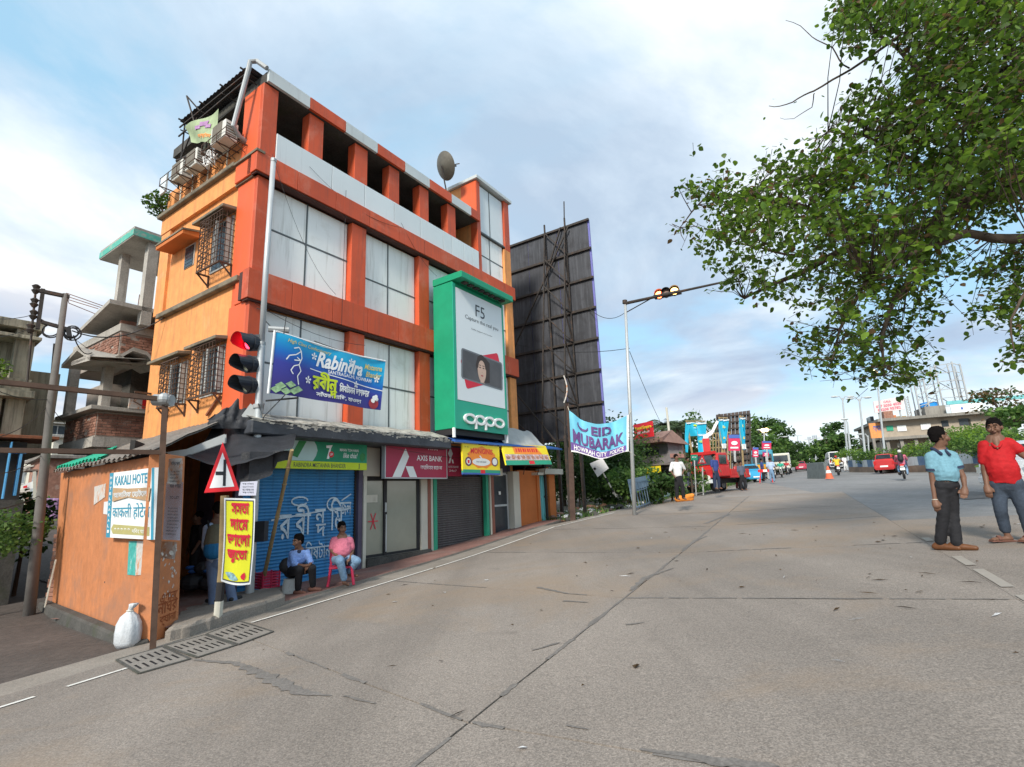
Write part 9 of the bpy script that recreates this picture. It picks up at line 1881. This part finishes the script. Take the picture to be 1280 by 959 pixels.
lamp(956,594,955,538,66,[(-2,0),(2,0)],'street lamp with two glowing heads in front of the tall tree',[(953.5,538.5),(958,538)]);lamp(971,592,971,548,90,[(-8,1),(8,-1)],'thin twin armed street lamp right of the glowing one');lamp(997,580,997,545,190,[(-4,0),(3,0)],'tiny street lamp at the far end of the road',r=.2);lamp(1012,580,1011,550,170,[(-3,0),(4,0)],'tiny street lamp over the far traffic',r=.2);lamp(1020,582,1019,548,150,[(-4,1),(3,0)],'small street lamp before the far pink hoarding',r=.18)
# near lamp on the right whose arm reaches over the road through the leaves
nb=Vector((13.5,7.0,0));nb.z=gz(nb.x,nb.y);NL=thing('street_lamp','lit orange street lamp showing through the leaves at the right edge','street lamp',nb,0,'street lamps along the road');hd2=ray(1251,300)*10.5;m_=MB();m_.tube([nb,Vector((nb.x,nb.y,6.2))],[.11,.08],10);build(m_,'pole','steel',NL);m_=MB();m_.tube([Vector((nb.x,nb.y,6.1)),ray(1300,298)*11,hd2],.035,6);build(m_,'arm','steel',NL);m_=MB();m_.ell(hd2+Vector((0,0,.05)),(.18,.10,.05),10,6);build(m_,'lamp_head','lamp_cold',NL);m_=MB();m_.ell(hd2-Vector((.0,0,.0)),(.10,.06,.06),8,6);build(m_,'glowing_bulb','lamp_glow',NL)
# --- far city
def tower(px,w,pyt,dist,label,mt='tower_pale',fl=9,cols_=4):
 b=place(px,575,dist);f_=pj(b);T=thing('apartment_tower',label,'building',b,0,'distant apartment towers');x0_=f_(px-w/2,575);x1_=f_(px+w/2,575);d=(x1_-x0_);top=f_(px,pyt).z;bt=b.z-3;dp=Vector((-d.y,d.x,0))*.6;m_=MB();base_=[x0_,x1_,x1_+dp,x0_+dp];m_.hull([Vector((q_.x,q_.y,bt))for q_ in base_],[Vector((q_.x,q_.y,top))for q_ in base_]);build(m_,'wall',mt,T);n=facing(b)*.3
 for k in range(cols_):
  m_=MB()
  for j in range(fl):z=bt+4+(top-bt-4)*(j+.3)/fl;a=x0_.lerp(x1_,(k+.25)/cols_)+n;c=x0_.lerp(x1_,(k+.75)/cols_)+n;m_.add([Vector((a.x,a.y,z)),Vector((c.x,c.y,z)),Vector((c.x,c.y,z+(top-bt)/fl*.5)),Vector((a.x,a.y,z+(top-bt)/fl*.5))],[(0,1,2,3)])
  build(m_,'windows','tower_window',T)
mat('tower_pale',(.50,.55,.60),.9,.05,.05,0);mat('tower_window',(.26,.31,.37),.6,.05,.05,0);mat('tower_pink',(.55,.42,.44),.9,.05,.05,0)
for i,(px,w,y,d,mt)in enumerate(((994,6,553,420,'tower_pale'),(1002,6,551,440,'tower_pale'),(1009,4,557,400,'tower_pale'),(1016,5,546,380,'tower_pale'),(1023,7,544,360,'tower_pale'),(1031,4,549,340,'tower_pink'),(1037,4,552,420,'tower_pale'))):tower(px,w,y,d,['leftmost pale tower on the skyline','second pale tower from the left on the skyline','lowest pale tower on the skyline','pale tower left of the tallest one','widest and tallest pale tower above the road end','pinkish tower on the skyline','rightmost pale tower on the skyline'][i],mt,8,3)
for i,(px,y0,y1,w,d,lab,mt)in enumerate(((1041,545,554,6,160,'small pink hoarding left of the lamp posts','tower_pink'),(1047,544,553,5,150,'pale pink hoarding right next to the small pink one','pale_pink'),(1026,561,566,6,130,'orange sign board over the far traffic','cone_orange'))):
 b=place(px,577,d);f_=pj(b);T=thing('far_hoarding',lab,'hoarding',b);m_=MB();q=[f_(px-w/2,y1),f_(px+w/2,y1),f_(px+w/2,y0),f_(px-w/2,y0)];m_.hull(q,[v+Vector((0,.6,0))for v in q]);build(m_,'panel',mt,T);m_=MB();m_.bar(b,f_(px,y1),.5);build(m_,'post','steel',T)
tree(990,584,562,200,8,900,'hazy tree line left of the far road end',('bush','leaf_dark'),seed=61,size=1.3);tree(1030,584,560,190,8,900,'hazy tree line right of the far road end',('bush','leaf_dark'),seed=62,size=1.3);tree(1002,580,566,330,12,700,'farthest tree clump at the road end',('bush','leaf_dark'),seed=63,size=2.2)
bush(1290,588,30,(2,1.5,1.0),300,.25,'low shrub past the right edge by the wall',seed=70)
m_=blob([(1180,617),(1215,613),(1246,615),(1240,621),(1205,623)],-.040,.05,40);build(m_,'road_patch','tar',kind='structure')
# ================================================================== big tree over the right side
tb_=Vector((12.2,6.6,0));tb_.z=gz(tb_.x,tb_.y);TR=thing('leafy_tree','large leafy tree reaching over the road from the right','tree',tb_)
fork=Vector((11.2,6.9,3.2));m_=MB();m_.tube([tb_-Vector((0,0,.3)),tb_+Vector((0,0,1.2)),tb_+Vector((-.3,.1,2.6)),fork],[.42,.34,.30,.26],14);build(m_,'trunk','bark',TR,smooth=True)
def br(pts,d0,d1,r0,r1,start=None,name='limb'):
 n=len(pts);P=([start]if start is not None else[])+[ray(x,y)*(d0+(d1-d0)*i/max(1,n-1))for i,(x,y)in enumerate(pts)];Q=[]
 for i in range(len(P)-1):
  for k in range(4):t=k/4;q=P[i].lerp(P[i+1],t);q+=Vector((noise.noise(q*2),noise.noise(q*2+Vector((4,4,4))),noise.noise(q*2+Vector((8,1,1)))))*.06*(1 if(i or k)else 0);Q.append(q)
 Q.append(P[-1]);m_=MB();m_.tube(Q,[r0+(r1-r0)*i/(len(Q)-1)for i in range(len(Q))],8);build(m_,name,'bark',TR,smooth=True);return Q
NOD=[]
NOD+=br([(1330,215),(1280,232),(1206,254),(1180,272),(1133,292),(1075,302),(1018,334),(966,355),(930,374)],9.0,9.6,.17,.02,fork)
NOD+=br([(1330,330),(1280,300),(1206,293),(1159,308),(1120,330),(1085,352)],8.8,8.4,.12,.02,fork)
NOD+=br([(1180,272),(1150,330),(1115,380),(1100,430),(1105,470)],9.0,8.6,.07,.012)
NOD+=br([(1133,292),(1080,360),(1050,410),(1040,450)],9.2,8.7,.05,.010)
NOD+=br([(1075,302),(1010,260),(940,245),(880,250),(850,285)],9.3,9.8,.05,.008)
NOD+=br([(1018,334),(1000,320),(935,308),(900,300)],9.4,9.8,.035,.008)
NOD+=br([(1280,232),(1230,170),(1180,120),(1120,60),(1070,20)],8.8,9.4,.09,.012)
NOD+=br([(1330,215),(1300,120),(1250,40),(1200,-40)],8.6,8.8,.10,.02)
NOD+=br([(1206,254),(1140,200),(1080,170),(1035,165)],8.9,9.6,.05,.01)
NOD+=br([(1330,215),(1400,100),(1450,-20)],8.0,7.6,.12,.03,None);NOD+=br([(1330,330),(1380,360),(1420,420)],8.6,8.0,.08,.02)
NOD+=br([(1300,300),(1290,350),(1262,400),(1268,440)],7.6,7.2,.03,.008)
bare=br([(1140,38),(1128,44),(1065,86),(1018,117),(990,130),(961,133)],9.2,9.8,.03,.006,None,'bare_branch');br([(1062,86),(1040,60),(1018,47),(982,26)],9.4,9.8,.014,.004,None,'bare_branch');br([(1018,117),(1012,138),(990,150),(975,148)],9.5,9.9,.01,.003,None,'bare_branch');br([(1040,60),(1060,30),(1075,5)],9.5,9.7,.009,.003,None,'bare_branch')
polyA=[(1060,-60),(1040,5),(1035,38),(1068,62),(1100,62),(1125,72),(1108,100),(1060,112),(1050,140),(1028,165),(1012,190),(962,190),(945,215),(905,214),(868,212),(858,235),(882,270),(850,282),(838,292),(872,302),(882,330),(905,362),(940,376),(990,380),(1000,400),(985,430),(1010,455),(1050,468),(1082,488),(1120,488),(1158,474),(1168,440),(1152,410),(1188,380),(1198,340),(1224,300),(1280,262),(1420,260),(1500,100),(1480,-60)]
polyB=[(1208,335),(1240,302),(1300,305),(1380,330),(1400,440),(1300,455),(1262,455),(1252,440),(1272,425),(1247,405),(1216,415),(1210,385),(1240,362)]
def inside(x,y,P):
 c=False;j=len(P)-1
 for i in range(len(P)):
  if(P[i][1]>y)!=(P[j][1]>y)and x<(P[j][0]-P[i][0])*(y-P[i][1])/(P[j][1]-P[i][1])+P[i][0]:c=not c
  j=i
 return c
rt=random.Random(77);leaves=[];twigs=MB();cnt=0
def edge_d(x,y,P):
 best=1e9
 for i in range(len(P)):
  a,b=Vector(P[i]),Vector(P[(i+1)%len(P)]);ab=b-a;t=max(0,min(1,(Vector((x,y))-a).dot(ab)/ab.length_squared));best=min(best,(Vector((x,y))-(a+ab*t)).length)
 return best
def cluster(x,y,d,n,spread=.26):
 global cnt
 c=ray(x,y)*d
 if rt.random()<.55:
  q=min(NOD,key=lambda q:(q-c).length_squared)
  if(q-c).length<2.6:mid=(q+c)/2+Vector((rt.uniform(-.1,.1),rt.uniform(-.1,.1),rt.uniform(-.05,.12)));twigs.tube([q,mid,c],[.010,.007,.004],4,False)
 base_d=Vector((rt.gauss(0,1),rt.gauss(0,1),rt.gauss(-.5,.5))).normalized()
 for k in range(n):
  t=(k/n-.5)*2;p=c+base_d*(t*spread)+Vector((rt.gauss(0,.07),rt.gauss(0,.07),rt.gauss(0,.06)));s=rt.choice((.05,.075,.09,.10,.115,.13))*rt.uniform(.85,1.1);a=Vector((rt.gauss(0,1),rt.gauss(0,1),-.7+rt.gauss(0,.7))).normalized();nr=Vector((rt.gauss(0,.5),rt.gauss(0,.5),1));e=a.cross(nr).normalized();leaves.append((p,a,e,s))
 twigs.tube([c-base_d*spread,c+base_d*spread],[.005,.003],3,False)
for P,(x0_,x1_,y0_,y1_),N_ in((polyA,(830,1500,-60,490),3900),(polyB,(1205,1400,300,458),230)):
 k=0
 while k<N_:
  x,y=rt.uniform(x0_,x1_),rt.uniform(y0_,y1_)
  if not inside(x,y,P):continue
  e_=edge_d(x,y,P);gap=noise.noise(Vector((x/38,y/38,2)))
  dens=min(1,.25+e_/60)
  if y>300:dens*=.8
  if gap<-.15 and(x<1150 or y>230):dens*=.32
  if P is polyB:dens=.8
  if rt.random()>dens:k+=.2;continue
  cluster(x,y,9.3+rt.gauss(0,.8)*(.5+min(1,e_/80)),rt.randint(7,13),.22);k+=1
for i in range(60):q=rt.choice(polyA[:34]);cluster(q[0]+rt.gauss(0,9),q[1]+rt.gauss(0,9),9.3,rt.randint(3,6),.14)
for i in range(6):q=rt.choice(bare);p=q+Vector((rt.gauss(0,.1),rt.gauss(0,.1),rt.gauss(0,.1)));leaves.append((p,Vector((rt.gauss(0,1),rt.gauss(0,1),-1)).normalized(),Vector((1,0,0)),.06))
build(twigs,'twigs','bark',TR,kind='stuff')
LV=[(0,0),(.18,.30),(.48,.40),(.78,.22),(1.0,0),(.78,-.22),(.48,-.40),(.18,-.30)]
leaves=[l for l in leaves if l[0].z>gz(l[0].x,l[0].y)+2.2]
leaves.sort(key=lambda l:l[0].length/l[3]if ray(640,480)and True else 0)
m_=MB();vis=[]
def to_px(p):d=p.dot(cf);return 640+FPX*p.dot(cr)/d,480-FPX*p.dot(cu)/d
big_=[]
for l in leaves:
 x,y=to_px(l[0])
 if len(big_)<300 and x<1275 and 5<y<500:big_.append(l)
 else:
  p,a,e,s=l;nrm_=a.cross(e);dr=nrm_*(-.10*s);m_.m=0 if rt.random()<.62 else(1 if rt.random()<.88 else 2)
  V=[p+a*(t*s)+e*(w_*s)+dr*(abs(w_)*2.2)for t,w_ in LV];m_.add(V,[(0,1,7),(1,2,6,7),(2,3,5,6),(3,4,5)])
build(m_,'foliage',['leaf','leaf_light','leaf_brown'],TR,kind='stuff')
lm=[]
for mt in('leaf','leaf_light'):
 me=bpy.data.meshes.new('leaf');me.from_pydata([(t,w_,-.22*abs(w_))for t,w_ in LV],[],[(0,1,7),(1,2,6,7),(2,3,5,6),(3,4,5)]);me.materials.append(MATS[mt]);lm.append(me)
inv=ROOTM[TR.name]
for p,a,e,s in big_:
 o=bpy.data.objects.new('leaf',lm[0 if rt.random()<.6 else 1]);COL.objects.link(o);o.parent=TR;n_=a.cross(e).normalized();e2_=n_.cross(a).normalized()
 o.matrix_local=inv@Matrix(((a.x*s,e2_.x*s,n_.x*s,p.x),(a.y*s,e2_.y*s,n_.y*s,p.y),(a.z*s,e2_.z*s,n_.z*s,p.z),(0,0,0,1)))
bpy.context.view_layer.update()
